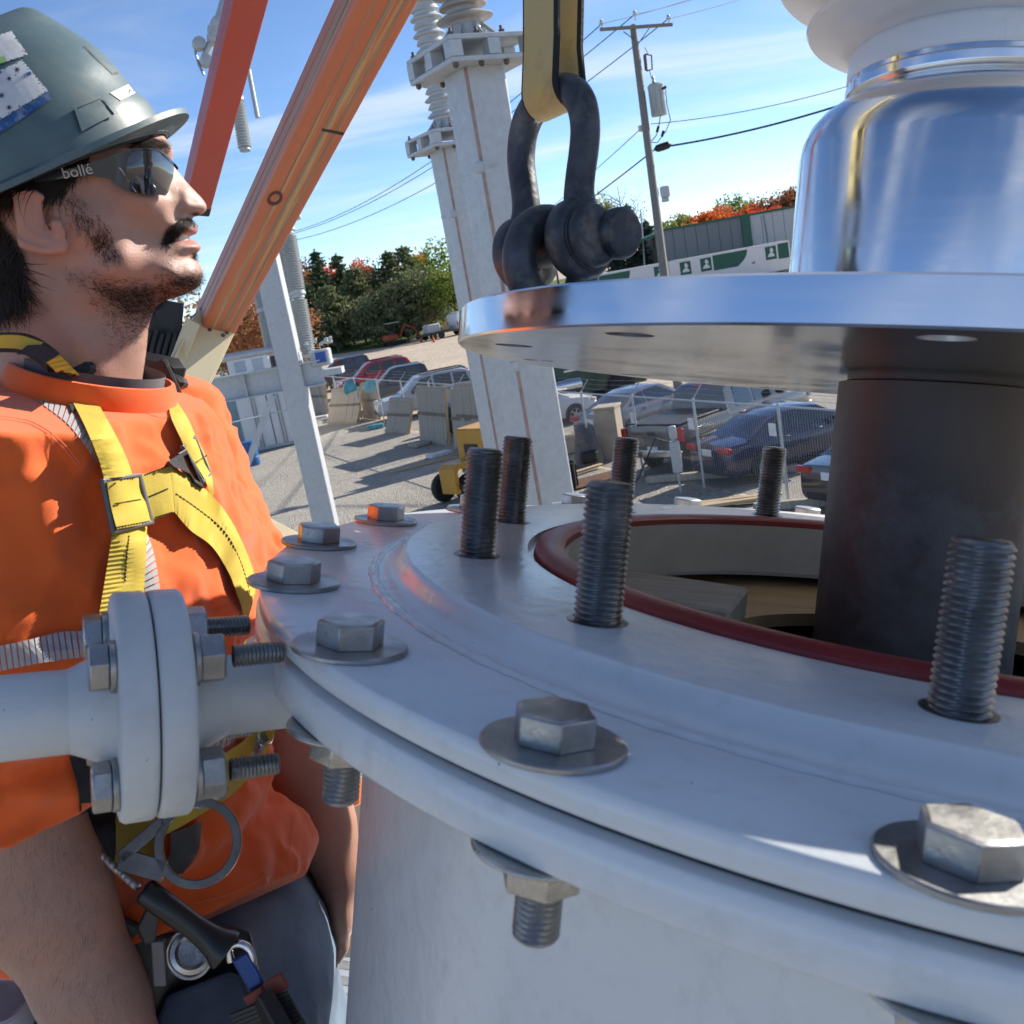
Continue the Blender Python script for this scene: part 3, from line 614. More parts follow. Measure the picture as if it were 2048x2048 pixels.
m_ = MB(); m_.tube([(L1+2.6, -.06, ztop-.2), (L1+2.75, -.06, ztop*.6), (L1+2.85, -.06, 0)], .06, 6); m_.build('downpipe', siding_d, wh)
# trailers
def emblem(mbx, x, y, z, s):   # white bird-like swoosh on a green square
    mbx.add([(x+a*s, y, z+b*s) for a, b in [(-.28, -.30), (.30, -.30), (.26, -.12), (.10, -.02), (.22, .12), (.16, .34), (.02, .40), (-.08, .22), (.0, .05), (-.20, -.1)]], [(0, 1, 2, 3, 9), (3, 4, 5, 6, 7, 8), (3, 8, 9)])
def trailer(u0, u1, d0, d1, label, panels, tops=(4.1, 1.2)):
    a, b = at(u0, 530, d0), at(u1, 500, d1); a.z = b.z = 0; x = (b-a); L = x.length; x.normalize(); y = Vector((-x.y, x.x, 0))
    T = Matrix(((x.x, y.x, 0, a.x), (x.y, y.y, 0, a.y), (0, 0, 1, 0), (0, 0, 0, 1)))
    t = thing('semi_trailer', label, 'trailer', T, 'white and green trailers parked in front of the warehouse')
    zt, zb = tops; hh = zt-zb
    MB().box((L/2, 1.3, (zt+zb)/2), (L, 2.6, hh), None, .04).build('box', white_p, t)
    MB().box((L/2, -.012, zt-.09), (L, .05, .16)).build('top_rail', white_p, t); MB().box((L/2, -.012, zt-hh*.62), (L, .05, .14)).build('side_rail', white_p, t)
    z1, z0 = zt-.2, zt-hh*.62+.1
    for kind, p, q in panels:
        x0, x1 = p*L, q*L
        if kind == 'g': MB().add([(x0, -.006, z0), (x1, -.006, z0), (x1, -.006, z1), (x0, -.006, z1)], [(0, 1, 2, 3)]).build('green_panel', green_trim, t, smooth=0)
        if kind == 's':
            k = 8; vs = []
            for i in range(k+1):
                f = i/k; c = (x1-x0)*(.45*f+.12*math.sin(f*3.1)); vs += [(x0+c*.9, -.010, z0+(z1-z0)*f), (x0+c*.9+(x1-x0)*.5, -.010, z0+(z1-z0)*f)]
            MB().add(vs, [(2*i, 2*i+1, 2*i+3, 2*i+2) for i in range(k)]).build('white_swoosh', white_p, t, smooth=0)
        if kind == 'e':
            xm = (x0+x1)/2; s = z1-z0
            fr = MB().box((xm, -.014, (z0+z1)/2), (s*.95, .03, s*1.0)).build('sign_frame', white_p, t)
            MB().add([(xm-s*.38, -.034, z0+.1), (xm+s*.38, -.034, z0+.1), (xm+s*.38, -.034, z1-.1), (xm-s*.38, -.034, z1-.1)], [(0, 1, 2, 3)]).build('sign_face', green_trim, fr, smooth=0)
            e = MB(); emblem(e, xm, -.038, (z0+z1)/2, s*.85); e.build('sign_emblem', white_p, fr, smooth=0)
    w0 = None
    for xx_ in (1.2, 2.4, L-2.6, L-1.4):
        MB().lathe([(.28, -.14), (.5, -.14), (.52, -.1), (.52, .1), (.5, .14), (.28, .14)], 20, Matrix.Translation((xx_, .3, .52)) @ Matrix.Rotation(math.pi/2, 4, 'X')).build('wheel', rubber_black, t)
trailer(1150, 1345, 110, 110.5, 'white trailer with green panels and emblem signs left of the pole', [('g', .05, .62), ('s', .46, .66), ('e', .74, .94)], (3.5, .4))
trailer(1338, 1580, 110.5, 111, 'white trailer with green panels and emblem signs right of the pole', [('s', .0, .10), ('e', .09, .17), ('s', .18, .27), ('e', .26, .34), ('g', .36, .70), ('s', .56, .78), ('e', .79, .89), ('g', .90, .99)], (3.5, .4))
# white containers at left
def boxvan(u0, v0, d, w, dpt, z0, z1, rot, label, name, cat, m, extra=None):
    p = at(u0, v0, d); T = Tz(p.x, p.y, 0, R(rot)); t = thing(name, label, cat, T)
    MB().box((w/2, dpt/2, (z0+z1)/2), (w, dpt, z1-z0), None, .05).build('body', m, t)
    return t
cont = boxvan(437, 660, 42, 2.55, 7, .0, 2.65, 8, 'white container with grey locking bars and a green streaked side', 'container', 'container', white_p)
for x in (.62, .75, 1.62, 1.75): MB().cyl((x, -.04, .15), (x, -.04, 2.5), .025, seg=8).build('locking_bar', zinc, cont)
MB().box((1.27, -.012, 1.3), (.03, .03, 2.45)).build('door_gap', rubber_black, cont)
for z in (.12, 2.58): MB().box((1.275, -.02, z), (2.56, .05, .12)).build('end_rail', mat('light_grey_paint', (.5, .52, .53), rough=.4), cont)
gcont = boxvan(366, 668, 42.2, 1.72, 6, .0, 2.55, 8, 'pale blue-green container streaked with green beside the white one', 'container', 'container', mat('pale_teal_paint', (.26, .38, .42), rough=.4, var=.2, vscale=.8, dirt=(.10, .30, .08), dscale=.7, damt=.9))
uppr = boxvan(430, 630, 45, 1.9, 3, 2.66, 4.05, 8, 'small white cabin standing above the white container', 'cabin', 'cabin', white_p)
for i in range(2): MB().box((.55+.8*i, -.01, 3.4), (.5, .03, .7)).build('panel', mat('cool_grey_paint', (.42, .45, .50), rough=.4), uppr)
MB().box((2.6, 1.2, 3.3), (1.2, 2, 1.2), None, .05).build('engine_bay', mat('dark_machine_grey', (.05, .06, .065), rough=.5, var=.3), uppr)
barrel = thing('barrel', 'blue barrel standing beside the green streaked container', 'barrel', base(418, 38))
MB().lathe([(0, 0), (.29, 0), (.3, .02), (.3, .3), (.315, .32), (.3, .34), (.3, .6), (.315, .62), (.3, .64), (.3, .92), (.28, .95), (0, .95)], 24).build('drum', mat('blue_plastic', (.02, .12, .35), rough=.4), barrel)
# ------------------------------------------------------------------ vehicles
glass = mat('car_glass', (.02, .025, .03), rough=.05, var=.05, spec=.8, coat=.5)
tyre_m = mat('tyre_rubber', (.018, .018, .019), rough=.75, var=.2)
rim_m = mat('alloy_rim', (.55, .56, .58), rough=.3, metal=.9)
chrome = mat('chrome', (.75, .76, .78), rough=.12, metal=1)
redlamp = mat('red_lamp', (.42, .01, .012), rough=.2, coat=.5); whitelamp = mat('clear_lamp', (.65, .66, .68), rough=.15, coat=.5)
plate_m = mat('number_plate', (.72, .73, .76), rough=.4); trim_m = mat('black_trim', (.02, .02, .021), rough=.5)
def paintm(n, c, r=.25): return mat(n, c, rough=r, var=.03, vscale=1, coat=.7, rvar=.1)
def interp(pts, x):
    xs = [p[0] for p in pts]; ys = [p[1] for p in pts]; return float(np.interp(x, xs, ys))
def car(T, label, spec, paint_, group='vehicles in the car park', lod=1, name='parked_car', cat='car'):
    """spec: L length, W half width, top=[(x,z)] lower body top line, bot z, roof=[(x,z)], ybelt, yroof, wheels x list, wr radius, windows list"""
    t = thing(name, label, cat, T, group); L, W = spec['L'], spec['W']; top = spec['top']; zb = spec['bot']
    xs = sorted(set([0, L]+[p[0] for p in top]+list(np.linspace(0, L, 27))))
    def hw(x): e = min(x, L-x)/L; return W*(1-.16*math.exp(-e*22)-.02*math.exp(-e*6))
    m = MB(); K = 9; rings = []
    for x in xs:
        zt = interp(top, x); h = hw(x); endk = .06*math.exp(-min(x, L-x)*9)
        zb_ = zb+endk*1.5
        sect = [(-h*.90, zb_), (-h*.985, zb_+.10), (-h, (zb_+zt)*.5), (-h*.985, zt-.13), (-h*.93, zt-.035), (-h*.72, zt), (0, zt+.018)]
        sect = sect+[(-a, b) for a, b in sect[-2::-1]]
        rings.append([(x, a, b) for a, b in sect])
    n = len(rings[0]); vs = [p for r_ in rings for p in r_]; fs = []
    for i in range(len(rings)-1):
        for k in range(n-1): fs.append((i*n+k, (i+1)*n+k, (i+1)*n+k+1, i*n+k+1))
        fs.append((i*n+n-1, (i+1)*n+n-1, (i+1)*n, i*n))
    fs.append(tuple(range(n))); fs.append(tuple((len(rings)-1)*n+k for k in range(n-1, -1, -1)))
    m.add(vs, fs); m.build('body', paint_, t, smooth=38, fix=True)
    # cabin
    rf = spec['roof']; yb, yr = spec['yb'], spec['yr']; x0, x1 = rf[0][0], rf[-1][0]
    def ycab(x, z):
        zb0 = interp(top, x)-.03; zr = max(q[1] for q in rf); f = max(0, min(1, (z-zb0)/(zr-zb0))); return yb+(yr-yb)*f
    m = MB(); vs = []; fs = []; cx = []
    for i in range(len(rf)-1):
        for s_ in np.linspace(0, 1, 5)[:-1]: cx.append(rf[i][0]+(rf[i+1][0]-rf[i][0])*s_)
    cx.append(x1); n = 8
    for x in cx:
        zr = interp(rf, x); zb0 = min(interp(top, x)-.05, zr-.005); yy = ycab(x, zr); y0 = ycab(x, zb0)
        vs += [(x, -y0, zb0), (x, -(y0+yy)/2-.004, (zb0+zr)/2), (x, -yy, zr-.035 if zr-zb0 > .1 else zr), (x, -yy*.82, zr), (x, yy*.82, zr), (x, yy, zr-.035 if zr-zb0 > .1 else zr), (x, (y0+yy)/2+.004, (zb0+zr)/2), (x, y0, zb0)]
    for i in range(len(cx)-1):
        for k in range(n-1): fs.append((i*n+k, (i+1)*n+k, (i+1)*n+k+1, i*n+k+1))
    m.add(vs, fs); m.build('cabin', paint_, t, smooth=40, fix=True)
    for poly in spec['win']:
        for s_ in (-1, 1):
            P = [(x, s_*(ycab(x, z)+.006), z) for x, z in poly]; k = MB(); k.add(P, [tuple(range(len(P)))] if s_ < 0 else [tuple(range(len(P)-1, -1, -1))]); k.build('side_window', glass, t, smooth=0)
    for (xa, za, xb, zb2, nm, off) in spec['screens']:
        ya, yb_ = ycab(xa, za)*.90, ycab(xb, zb2)*.88; k = MB(); d = Vector((zb2-za, 0, xa-xb)).normalized()*off
        k.add([(xa+d.x, -ya, za+d.z), (xa+d.x, ya, za+d.z), (xb+d.x, yb_, zb2+d.z), (xb+d.x, -yb_, zb2+d.z)], [(0, 1, 2, 3)]); k.build(nm, glass, t, smooth=0)
    wr = spec['wr']; w0 = None
    for xw in spec['wheels']:
        for s_ in (-1, 1):
            Tm = Matrix.Translation((xw, s_*(W-.10), wr)) @ Matrix.Rotation(-s_*math.pi/2, 4, 'X')
            MB().lathe([(0, .062), (wr+.055, .062), (wr+.055, .113), (0, .113)], 28, Tm @ Tz(0, 0, -.003)).build('wheel_arch', trim_m, t)
            wq = MB().lathe([(wr*.62, .0), (wr*.9, -.01), (wr, .02), (wr, .095), (wr*.93, .118), (wr*.66, .12), (wr*.62, .105)], 28, Tm).build('wheel', tyre_m, t)
            rm = MB(); rm.lathe([(wr*.64, .118), (wr*.6, .119), (wr*.57, .105)], 28, caps=False)
            rm.lathe([(0, .112), (wr*.14, .11), (wr*.15, .095)], 12)
            for q in range(5): a = q*2*math.pi/5; rm.bar((math.cos(a)*wr*.1, math.sin(a)*wr*.1, .103), (math.cos(a)*wr*.6, math.sin(a)*wr*.6, .108), wr*.16, .02, x=(-math.sin(a), math.cos(a), 0))
            rm.lathe([(wr*.6, .06), (0, .06)], 24, caps=False)
            for i_ in range(len(rm.v)): rm.v[i_] = tuple(Tm @ Vector(rm.v[i_]))
            rm.build('rim', rim_m, wq)
    for nm, mt, c, d in spec.get('bits', []):
        for s_ in ((-1, 1) if c[1] else (1,)):
            MB().box((c[0], c[1]*s_, c[2]), d, None, min(d)*.25).build(nm, mt, t)
    return t
def place(u, v, head, z=0, off=(0, 0)):   # wheel-line reference point on the ground, heading in degrees (0 = +X, the car's nose)
    p = gnd(u, v); return Matrix.Translation((p.x, p.y, z)) @ Matrix.Rotation(R(head), 4, 'Z') @ Matrix.Translation((-off[0], -off[1], 0))
# x=0 tail, x=L nose
SEDAN = dict(L=4.55, W=.89, bot=.22, top=[(0, .78), (.05, .97), (.75, 1.02), (1.6, .98), (3.1, .98), (3.35, .96), (4.2, .84), (4.5, .66), (4.55, .56)], roof=[(.62, 1.0), (1.35, 1.36), (1.75, 1.43), (2.35, 1.45), (2.75, 1.40), (3.5, .96)], yb=.80, yr=.60, wheels=[.95, 3.62], wr=.32,
    win=[[(1.0, 1.03), (1.5, 1.33), (1.78, 1.36), (1.78, 1.02)], [(1.86, 1.02), (1.86, 1.37), (2.45, 1.38), (3.05, 1.08), (3.1, 1.02)]], screens=[(.68, 1.03, 1.38, 1.37, 'rear_window', .012), (3.42, 1.0, 2.78, 1.385, 'windscreen', -.012)],
    bits=[('tail_lamp', redlamp, (.05, .64, .86), (.12, .42, .15)), ('number_plate', plate_m, (.0, 0, .78), (.03, .36, .16)), ('headlamp', whitelamp, (4.36, .66, .70), (.24, .34, .14)), ('door_handle', trim_m, (1.6, .885, .88), (.18, .03, .03)), ('door_handle', trim_m, (2.55, .885, .88), (.18, .03, .03)), ('wing_mirror', trim_m, (3.0, .95, 1.02), (.12, .18, .12)), ('rear_bumper', trim_m, (.02, 0, .36), (.06, 1.2, .16))])
SUV = dict(L=4.75, W=.93, bot=.30, top=[(0, .95), (.04, 1.10), (1.5, 1.12), (3.25, 1.10), (3.5, 1.08), (4.4, .98), (4.7, .80), (4.75, .65)], roof=[(.06, 1.1), (.32, 1.62), (.6, 1.76), (2.4, 1.78), (2.75, 1.72), (3.55, 1.1)], yb=.86, yr=.68, wheels=[.95, 3.75], wr=.37,
    win=[[(.38, 1.16), (.5, 1.58), (1.1, 1.66), (1.1, 1.16)], [(1.2, 1.16), (1.2, 1.67), (2.0, 1.68), (2.0, 1.16)], [(2.1, 1.16), (2.1, 1.68), (2.6, 1.62), (3.1, 1.22), (3.1, 1.16)]], screens=[(.12, 1.18, .34, 1.6, 'rear_window', .012), (3.48, 1.14, 2.8, 1.69, 'windscreen', -.012)],
    bits=[('tail_lamp', redlamp, (.06, .78, 1.0), (.12, .16, .38)), ('number_plate', plate_m, (.0, 0, .88), (.03, .36, .16)), ('headlamp', whitelamp, (4.58, .70, .84), (.24, .32, .2)), ('roof_rail', trim_m, (1.6, .62, 1.80), (2.0, .04, .05)), ('wing_mirror', trim_m, (3.05, 1.0, 1.16), (.14, .2, .16)), ('door_handle', trim_m, (1.4, .925, 1.0), (.18, .03, .03)), ('door_handle', trim_m, (2.3, .925, 1.0), (.18, .03, .03)), ('front_bumper', trim_m, (4.7, 0, .45), (.1, 1.5, .2))])
PICK = dict(L=5.85, W=1.0, bot=.42, top=[(0, 1.15), (.03, 1.30), (1.95, 1.32), (2.0, 1.22), (4.4, 1.22), (4.7, 1.20), (5.5, 1.14), (5.8, 1.02), (5.85, .8)], roof=[(1.92, 1.25), (2.05, 1.82), (2.25, 1.93), (3.5, 1.95), (3.8, 1.90), (4.6, 1.22)], yb=.93, yr=.74, wheels=[1.15, 4.85], wr=.41,
    win=[[(2.35, 1.30), (2.4, 1.80), (3.05, 1.83), (3.05, 1.28)], [(3.15, 1.28), (3.15, 1.83), (3.62, 1.80), (4.12, 1.34), (4.12, 1.27)]], screens=[(1.93, 1.36, 2.07, 1.80, 'rear_window', .014), (4.52, 1.28, 3.86, 1.86, 'windscreen', -.012)],
    bits=[('tail_lamp', redlamp, (.03, .90, 1.08), (.14, .17, .36)), ('number_plate', plate_m, (-.02, 0, .72), (.03, .32, .16)), ('rear_bumper', chrome, (-.03, 0, .62), (.12, 1.85, .18)), ('headlamp', whitelamp, (5.7, .80, .98), (.2, .32, .24)), ('bed_cover', trim_m, (.98, 0, 1.335), (1.8, 1.66, .03)), ('tailgate_handle', trim_m, (-.005, 0, 1.12), (.03, .26, .09)), ('brake_lamp', redlamp, (2.02, 0, 1.90), (.04, .30, .04)), ('wing_mirror', trim_m, (4.0, 1.12, 1.38), (.14, .24, .22)), ('door_handle', trim_m, (2.5, .985, 1.12), (.2, .04, .04)), ('door_handle', trim_m, (3.3, .985, 1.12), (.2, .04, .04)), ('fender_flare', trim_m, (1.15, 1.0, .88), (1.05, .03, .08)), ('front_bumper', chrome, (5.82, 0, .6), (.1, 1.7, .22))])
car(place(1435, 934, 40, off=(1.15, -1.0)), 'grey pickup truck with black bed cover behind the chain-link fence', PICK, paintm('grey_metallic', (.10, .098, .095)), name='pickup_truck', cat='pickup truck')
car(place(1427, 972, 22, off=(.0, -.1)), 'dark blue sedan with red tail lights parked right behind the fence', SEDAN, paintm('dark_blue_metallic', (.014, .016, .055)))
car(place(1750, 1000, 28, off=(1.2, 0)), 'dark car half hidden by the bushing tube beside the fence', SEDAN, paintm('black_blue', (.015, .018, .03)))
car(place(1300, 870, 38, off=(1.6, -.9)), 'dark grey sedan behind the concrete pillar and the pickup', SEDAN, paintm('slate_grey', (.09, .095, .13)))
car(place(1155, 845, 12, off=(3.62, -.9)), 'white car with its nose pointing right beside the column', SEDAN, white_p)
car(place(806, 772, 195, off=(.95, .92)), 'red SUV parked beyond the fence', SUV, paintm('bright_red', (.36, .012, .02)), name='parked_suv', cat='suv')
car(place(722, 770, 215, off=(3.0, .9)), 'black pickup parked behind the red SUV', PICK, paintm('black_paint', (.012, .012, .014)), name='pickup_truck', cat='pickup truck')
car(place(905, 792, 190, off=(1.0, .9)), 'dark pickup with silver hood right of the red SUV', PICK, paintm('dark_grey_paint', (.03, .033, .036)), name='pickup_truck', cat='pickup truck')
car(place(915, 818, 192, off=(1.2, .9)), 'silver car with pale roof just behind the wooden crates', SUV, paintm('silver_paint', (.42, .44, .46)))
# white van far off, mini excavator, flatbed trailer
VAN = dict(L=5.4, W=1.0, bot=.4, top=[(0, 1.2), (.03, 1.4), (4.0, 1.4), (4.3, 1.3), (5.2, 1.15), (5.4, .8)], roof=[(.02, 1.4), (.1, 2.2), (.4, 2.35), (3.6, 2.35), (4.0, 2.2), (4.7, 1.3)], yb=.96, yr=.86, wheels=[1.0, 4.4], wr=.38, win=[[(3.0, 1.45), (3.0, 2.05), (3.75, 2.05), (4.2, 1.5)]], screens=[(.05, 1.45, .11, 2.1, 'rear_window', .02), (4.62, 1.36, 4.05, 2.15, 'windscreen', -.012)], bits=[('tail_lamp', redlamp, (.02, .9, 1.2), (.1, .12, .5))])
car(place(930, 667, 35, off=(.8, -.8)), 'white van parked at the edge of the lawn', VAN, white_p, name='delivery_van', cat='van')
exr = thing('mini_excavator', 'small orange excavator with canopy on the sandy lot', 'excavator', place(790, 690, 25))
om = mat('machine_orange', (.42, .07, .025), rough=.45, var=.15)
for s_ in (-1, 1):
    m = MB(); poly = [(-1, 0), (1, 0), (1.15, .2), (1, .42), (-1, .42), (-1.15, .2)]; m.prism(poly, -.15, .15, Matrix.Translation((0, s_*.62, 0)) @ Matrix.Rotation(math.pi/2, 4, 'X')); m.build('track', tyre_m, exr, smooth=0)
MB().box((-.35, 0, .85), (1.4, 1.3, .65), None, .12).build('body', om, exr); MB().box((.1, 0, 2.35), (1.3, 1.25, .08), None, .02).build('canopy', mat('pale_canopy', (.5, .5, .48)), exr)
for x in (-.45, .65):
    for y in (-.55, .55): MB().cyl((x, y, 1.1), (x, y, 2.32), .035, seg=6).build('canopy_post', trim_m, exr)
m = MB(); m.box((-.1, 0, 1.35), (.5, .5, .5), None, .08); m.build('seat', trim_m, exr)
m = MB(); m.bar((.7, 0, .8), (1.5, 0, 1.95), .2, .28); m.bar((1.45, 0, 1.95), (2.6, 0, 1.35), .18, .24); m.build('boom', om, exr)
m = MB(); m.bar((2.55, 0, 1.4), (2.85, 0, .55), .16, .18); m.build('arm', om, exr)
m = MB(); m.prism([(0, 0), (.45, .05), (.5, .4), (.1, .55)], -.25, .25, Matrix.Translation((2.6, 0, .1)) @ Matrix.Rotation(math.pi/2, 4, 'X')); m.build('bucket', trim_m, exr)
ft = thing('flatbed_trailer', 'low flatbed trailer loaded with junk behind the excavator', 'trailer', place(850, 683, 28))
MB().box((2.2, 0, .6), (5.6, 2.1, .14), None, .03).build('deck', trim_m, ft)
for x in (.6, 1.5): 
    for y in (-1.05, 1.05): MB().lathe([(.2, -.1), (.36, -.1), (.38, 0), (.36, .1), (.2, .1)], 16, Matrix.Translation((x, y, .38)) @ Matrix.Rotation(math.pi/2, 4, 'X')).build('wheel', tyre_m, ft)
junk = [('tank', mat('pale_grey_plastic', (.4, .42, .42)), (1.0, 0, 1.15), (1.5, 1.3, .9), 'grey plastic tank riding on the flatbed trailer'), ('crate', plywood, (2.6, .3, .92), (.9, .8, .48), 'tan crate in the middle of the flatbed trailer')]
for nm, mt, c, d, lb in junk:
    o = MB().box(c, d, None, .08).build(nm, mt, None, T=ft.matrix_world.copy()); tag(o, lb, nm)
for u, lab in ((843, 'orange traffic cone beside the flatbed trailer'), (868, 'second orange traffic cone nearer the white van')):
    c = thing('traffic_cone', lab, 'cone', gnd(u, 684), 'traffic cones on the sandy lot'); MB().lathe([(.15, .03), (.02, .7), (.0, .7)], 12).build('cone', mat('cone_orange', (.7, .14, .02)), c); MB().box((0, 0, .015), (.36, .36, .03)).build('foot', trim_m, c)
shed = thing('market_shelter', 'pale open shelter frame beside the white van', 'shelter', place(868, 668, 20))
for x in (0, 2.6):
    for y in (0, 2): MB().cyl((x, y, 0), (x, y, 1.9), .04, seg=6).build('post', white_p, shed)
MB().box((1.3, 1, 1.95), (2.9, 2.3, .08)).build('roof', trim_m, shed); MB().box((1.9, -.05, .9), (1.2, .04, .9)).build('panel', plywood, shed)
# green tractor unit
tp = gnd(1222, 797)
tr = thing('tractor_unit', 'dark green semi tractor unit with chrome wheel and long hood', 'truck', Matrix.Translation((tp.x, tp.y, 0)) @ Matrix.Rotation(R(14), 4, 'Z'))
def side_prism(prof, y0, y1, nm, mt): m = MB(); m.prism([(x, z) for x, z in prof], -y1, -y0, Matrix.Rotation(math.pi/2, 4, 'X')); return m.build(nm, mt, tr, smooth=30, bevel=.05)
side_prism([(-3.8, .55), (-3.8, 3.3), (-3.2, 3.65), (-2.0, 3.5), (-1.35, 2.35), (.55, 1.95), (1.05, 1.55), (1.1, .55)], -1.2, 1.2, 'cab', green_p)
MB().add([(-2.35, -1.212, 2.05), (-1.55, -1.212, 2.05), (-1.72, -1.212, 2.6), (-2.2, -1.212, 2.9)], [(0, 1, 2, 3)]).build('side_window', glass, tr, smooth=0)
MB().box((-2.6, -1.2, .85), (1.7, .2, .4), None, .08).build('side_step', chrome, tr); MB().cyl((-3.6, -1.15, 1.0), (-1.6, -1.15, 1.0), .3, seg=20).build('fuel_tank', chrome, tr)
m = MB(); m.tube([(-3.3, -1.22, 1.9), (-2.6, -1.22, 2.05), (-1.9, -1.22, 1.75), (-1.3, -1.22, 1.55), (-.6, -1.22, 1.5)], .05, 6); m.build('white_swoosh', white_p, tr)
m = MB(); m.box((-1.9, -1.212, 1.55), (.55, .01, .07)); m.build('door_lettering', white_p, tr)
for x in (0, -5.2, -6.5):
    for s_ in (-1, 1):
        Tm = Matrix.Translation((x, s_*1.05, .52)) @ Matrix.Rotation(-s_*math.pi/2, 4, 'X')
        wq = MB().lathe([(.3, -.02), (.47, -.02), (.52, .02), (.52, .22), (.48, .26), (.3, .26)], 28, Tm).build('wheel', tyre_m, tr)
        MB().lathe([(.31, .25), (.3, .2), (.2, .17), (.12, .25), (0, .26)], 24, Tm).build('rim', chrome, wq)
MB().lathe([(0, .2), (.62, .2), (.62, .262), (0, .262)], 24, Matrix.Translation((0, -.95, .55)) @ Matrix.Rotation(math.pi/2, 4, 'X')).build('wheel_arch', trim_m, tr)
MB().box((-4.6, 0, .9), (5, .9, .3)).build('chassis', trim_m, tr); MB().box((1.12, 0, .75), (.12, 2.3, .4), None, .04).build('bumper', green_p, tr)
# ------------------------------------------------------------------ chain-link fence, crates and yard clutter
galv = mat('galvanised_steel', (.50, .53, .54), rough=.48, metal=.35, var=.16, vscale=16, col2=(.40, .43, .45), dirt=(.30, .32, .33), dscale=5, damt=.5)
galv_w = mat('galvanised_wire', (.42, .44, .45), rough=.5, metal=.5)
LF = (FB-FA).length
fen = thing('chain_link_fence', 'galvanised chain-link fence with barbed wire arms between the yard and the parked cars', 'fence', None)
FH = 2.05
posts = [.9, 4.3, 7.2, 9.8, 12.4, 15.2, 18.2, 21.2, 24.2, 27.4, 30.6, 34, 37.5, 41, 44.5]
pp = None
for s_ in posts:
    p = fl(s_)
    if pp is None:
        m = MB(); m.cyl((0, 0, -.05), (0, 0, FH+.04), .030, seg=12); m.lathe([(.034, FH), (.034, FH+.05), (.0, FH+.07)], 12); pp = m.build('fence_post', galv, fen, T=Matrix.Translation(p))
        m = MB(); d = fn; m.bar((0, 0, FH+.03), tuple(Vector((0, 0, FH+.03))+d*.28+Vector((0, 0, .30))), .03, .012); ap = m.build('barbed_wire_arm', galv, pp)
    else: q = shared('fence_post', pp, fen, Matrix.Translation(p)); shared('barbed_wire_arm', ap, q)
m = MB(); m.cyl(fl(0, 0, FH), fl(LF, 0, FH), .021, seg=10); m.build('top_rail', galv, fen)
for k in range(3):
    f = (k+1)/3; pts = [fl(s, .28*f, FH+.03+.30*f+(.03 if i % 2 else 0)-.02) for i, s in enumerate(np.arange(0, LF, 1.45))]; m = MB(); m.tube(pts, .0035, 4); m.build('barbed_wire', galv_w, fen)
def chain(name, s0, s1, pitch, r):
    m = MB(); nz = int(FH/pitch); V = []; F = []; x = s0; i = 0
    while x < s1:
        for sg in (0, 1):
            pts = []
            for k in range(nz+1):
                off = (pitch*.5 if (k+sg) % 2 else 0); pts.append(fl(x+off, .004*((k+sg) % 2), .04+k*(FH-.06)/nz))
            # three-sided wire
            b = len(V)
            for p in pts:
                for q in range(3): a = q*2.094; V.append((p.x+fd.x*math.cos(a)*r, p.y+fd.y*math.cos(a)*r+fn.y*math.sin(a)*r, p.z+fn.x*math.sin(a)*r*.0+math.sin(a)*r*.3))
            for k in range(len(pts)-1):
                for q in range(3): l = (q+1) % 3; F.append((b+k*3+q, b+k*3+l, b+k*3+3+l, b+k*3+3+q))
        x += pitch
    m.v = V; m.f = F; m.m = [0]*len(F); o = m.build(name, galv_w, fen, smooth=0); tag(o, kind='stuff')
chain('chain_link_mesh', 0, 15.2, .075, .0034)
chain('chain_link_mesh', 15.2, 44, .16, .003)
tags = mat('white_tag', (.7, .7, .7), rough=.5)
for s_, z in ((4.55, 1.55), (7.4, 1.5), (9.9, 1.5)):
    o = MB().box((0, 0, 0), (.22, .012, .26), Matrix(((fd.x, fn.x, 0, fl(s_).x), (fd.y, fn.y, 0, fl(s_).y), (0, 0, 1, z), (0, 0, 0, 1)))).build('fence_tag', tags, fen)
# crates leaning on the fence
crate_w = mat('grey_crate_wood', (.46, .40, .33), rough=.85, var=.25, vscale=3, stretch=(6, 6, .7), col2=(.29, .25, .20), dirt=(.2, .18, .15), dscale=2, damt=.5)
crate_d = mat('crate_batten_wood', (.24, .19, .14), rough=.85, var=.25, vscale=3)
def crate(u, v, w, h, lean, rot, label, boards=9, d=.1):
    p = gnd(u, v); T = Matrix.Translation((p.x, p.y, 0)) @ Matrix.Rotation(R(rot), 4, 'Z') @ Matrix.Rotation(R(-lean), 4, 'X'); t = thing('packing_crate', label, 'crate', T, 'wooden crate panels leaning on the fence')
    bw = w/boards; b0_ = None
    for i in range(boards):
        x = (i+.5)*bw-w/2; hh = h*(1-.03*random.random()); Tb = Matrix.Translation((x, random.uniform(-.006, .006), 0))
        if b0_ is None: b0_ = MB().box((0, 0, h/2), (bw*.95, .025, h)).build('plank', crate_w, t, T=Tb, smooth=0)
        else: shared('plank', b0_, t, Tb)
    for z in (.08, .52, .93): MB().box((0, -.03, h*z), (w, .035, .11)).build('batten', crate_d if z == .52 else crate_w, t, smooth=0)
    for x in (-w/2+.05, w/2-.05): MB().box((x, d/2+.02, h/2), (.07, d, h)).build('side_frame', plywood, t, smooth=0)
    return t
crate(684, 848, 2.5, 1.75, 24, -48, 'wide grey crate panel with scraps of blue wrap leaning far left', 10)
crate(792, 868, 1.9, 1.5, 22, -57, 'small crate panel leaning between the two big ones', 8)
crate(868, 888, 2.3, 2.1, 7, -62, 'tall upright crate panel left of the yellow generator', 9)
crate(640, 828, 2.0, 1.8, 6, -58, 'crate panel standing behind the left steel post', 8)
crate(742, 838, 1.8, 1.7, 8, -60, 'narrow crate panel behind the wide grey one', 6)
crate(950, 905, 2.0, 2.3, 6, -60, 'crate panel hidden partly by the galvanised column', 8)
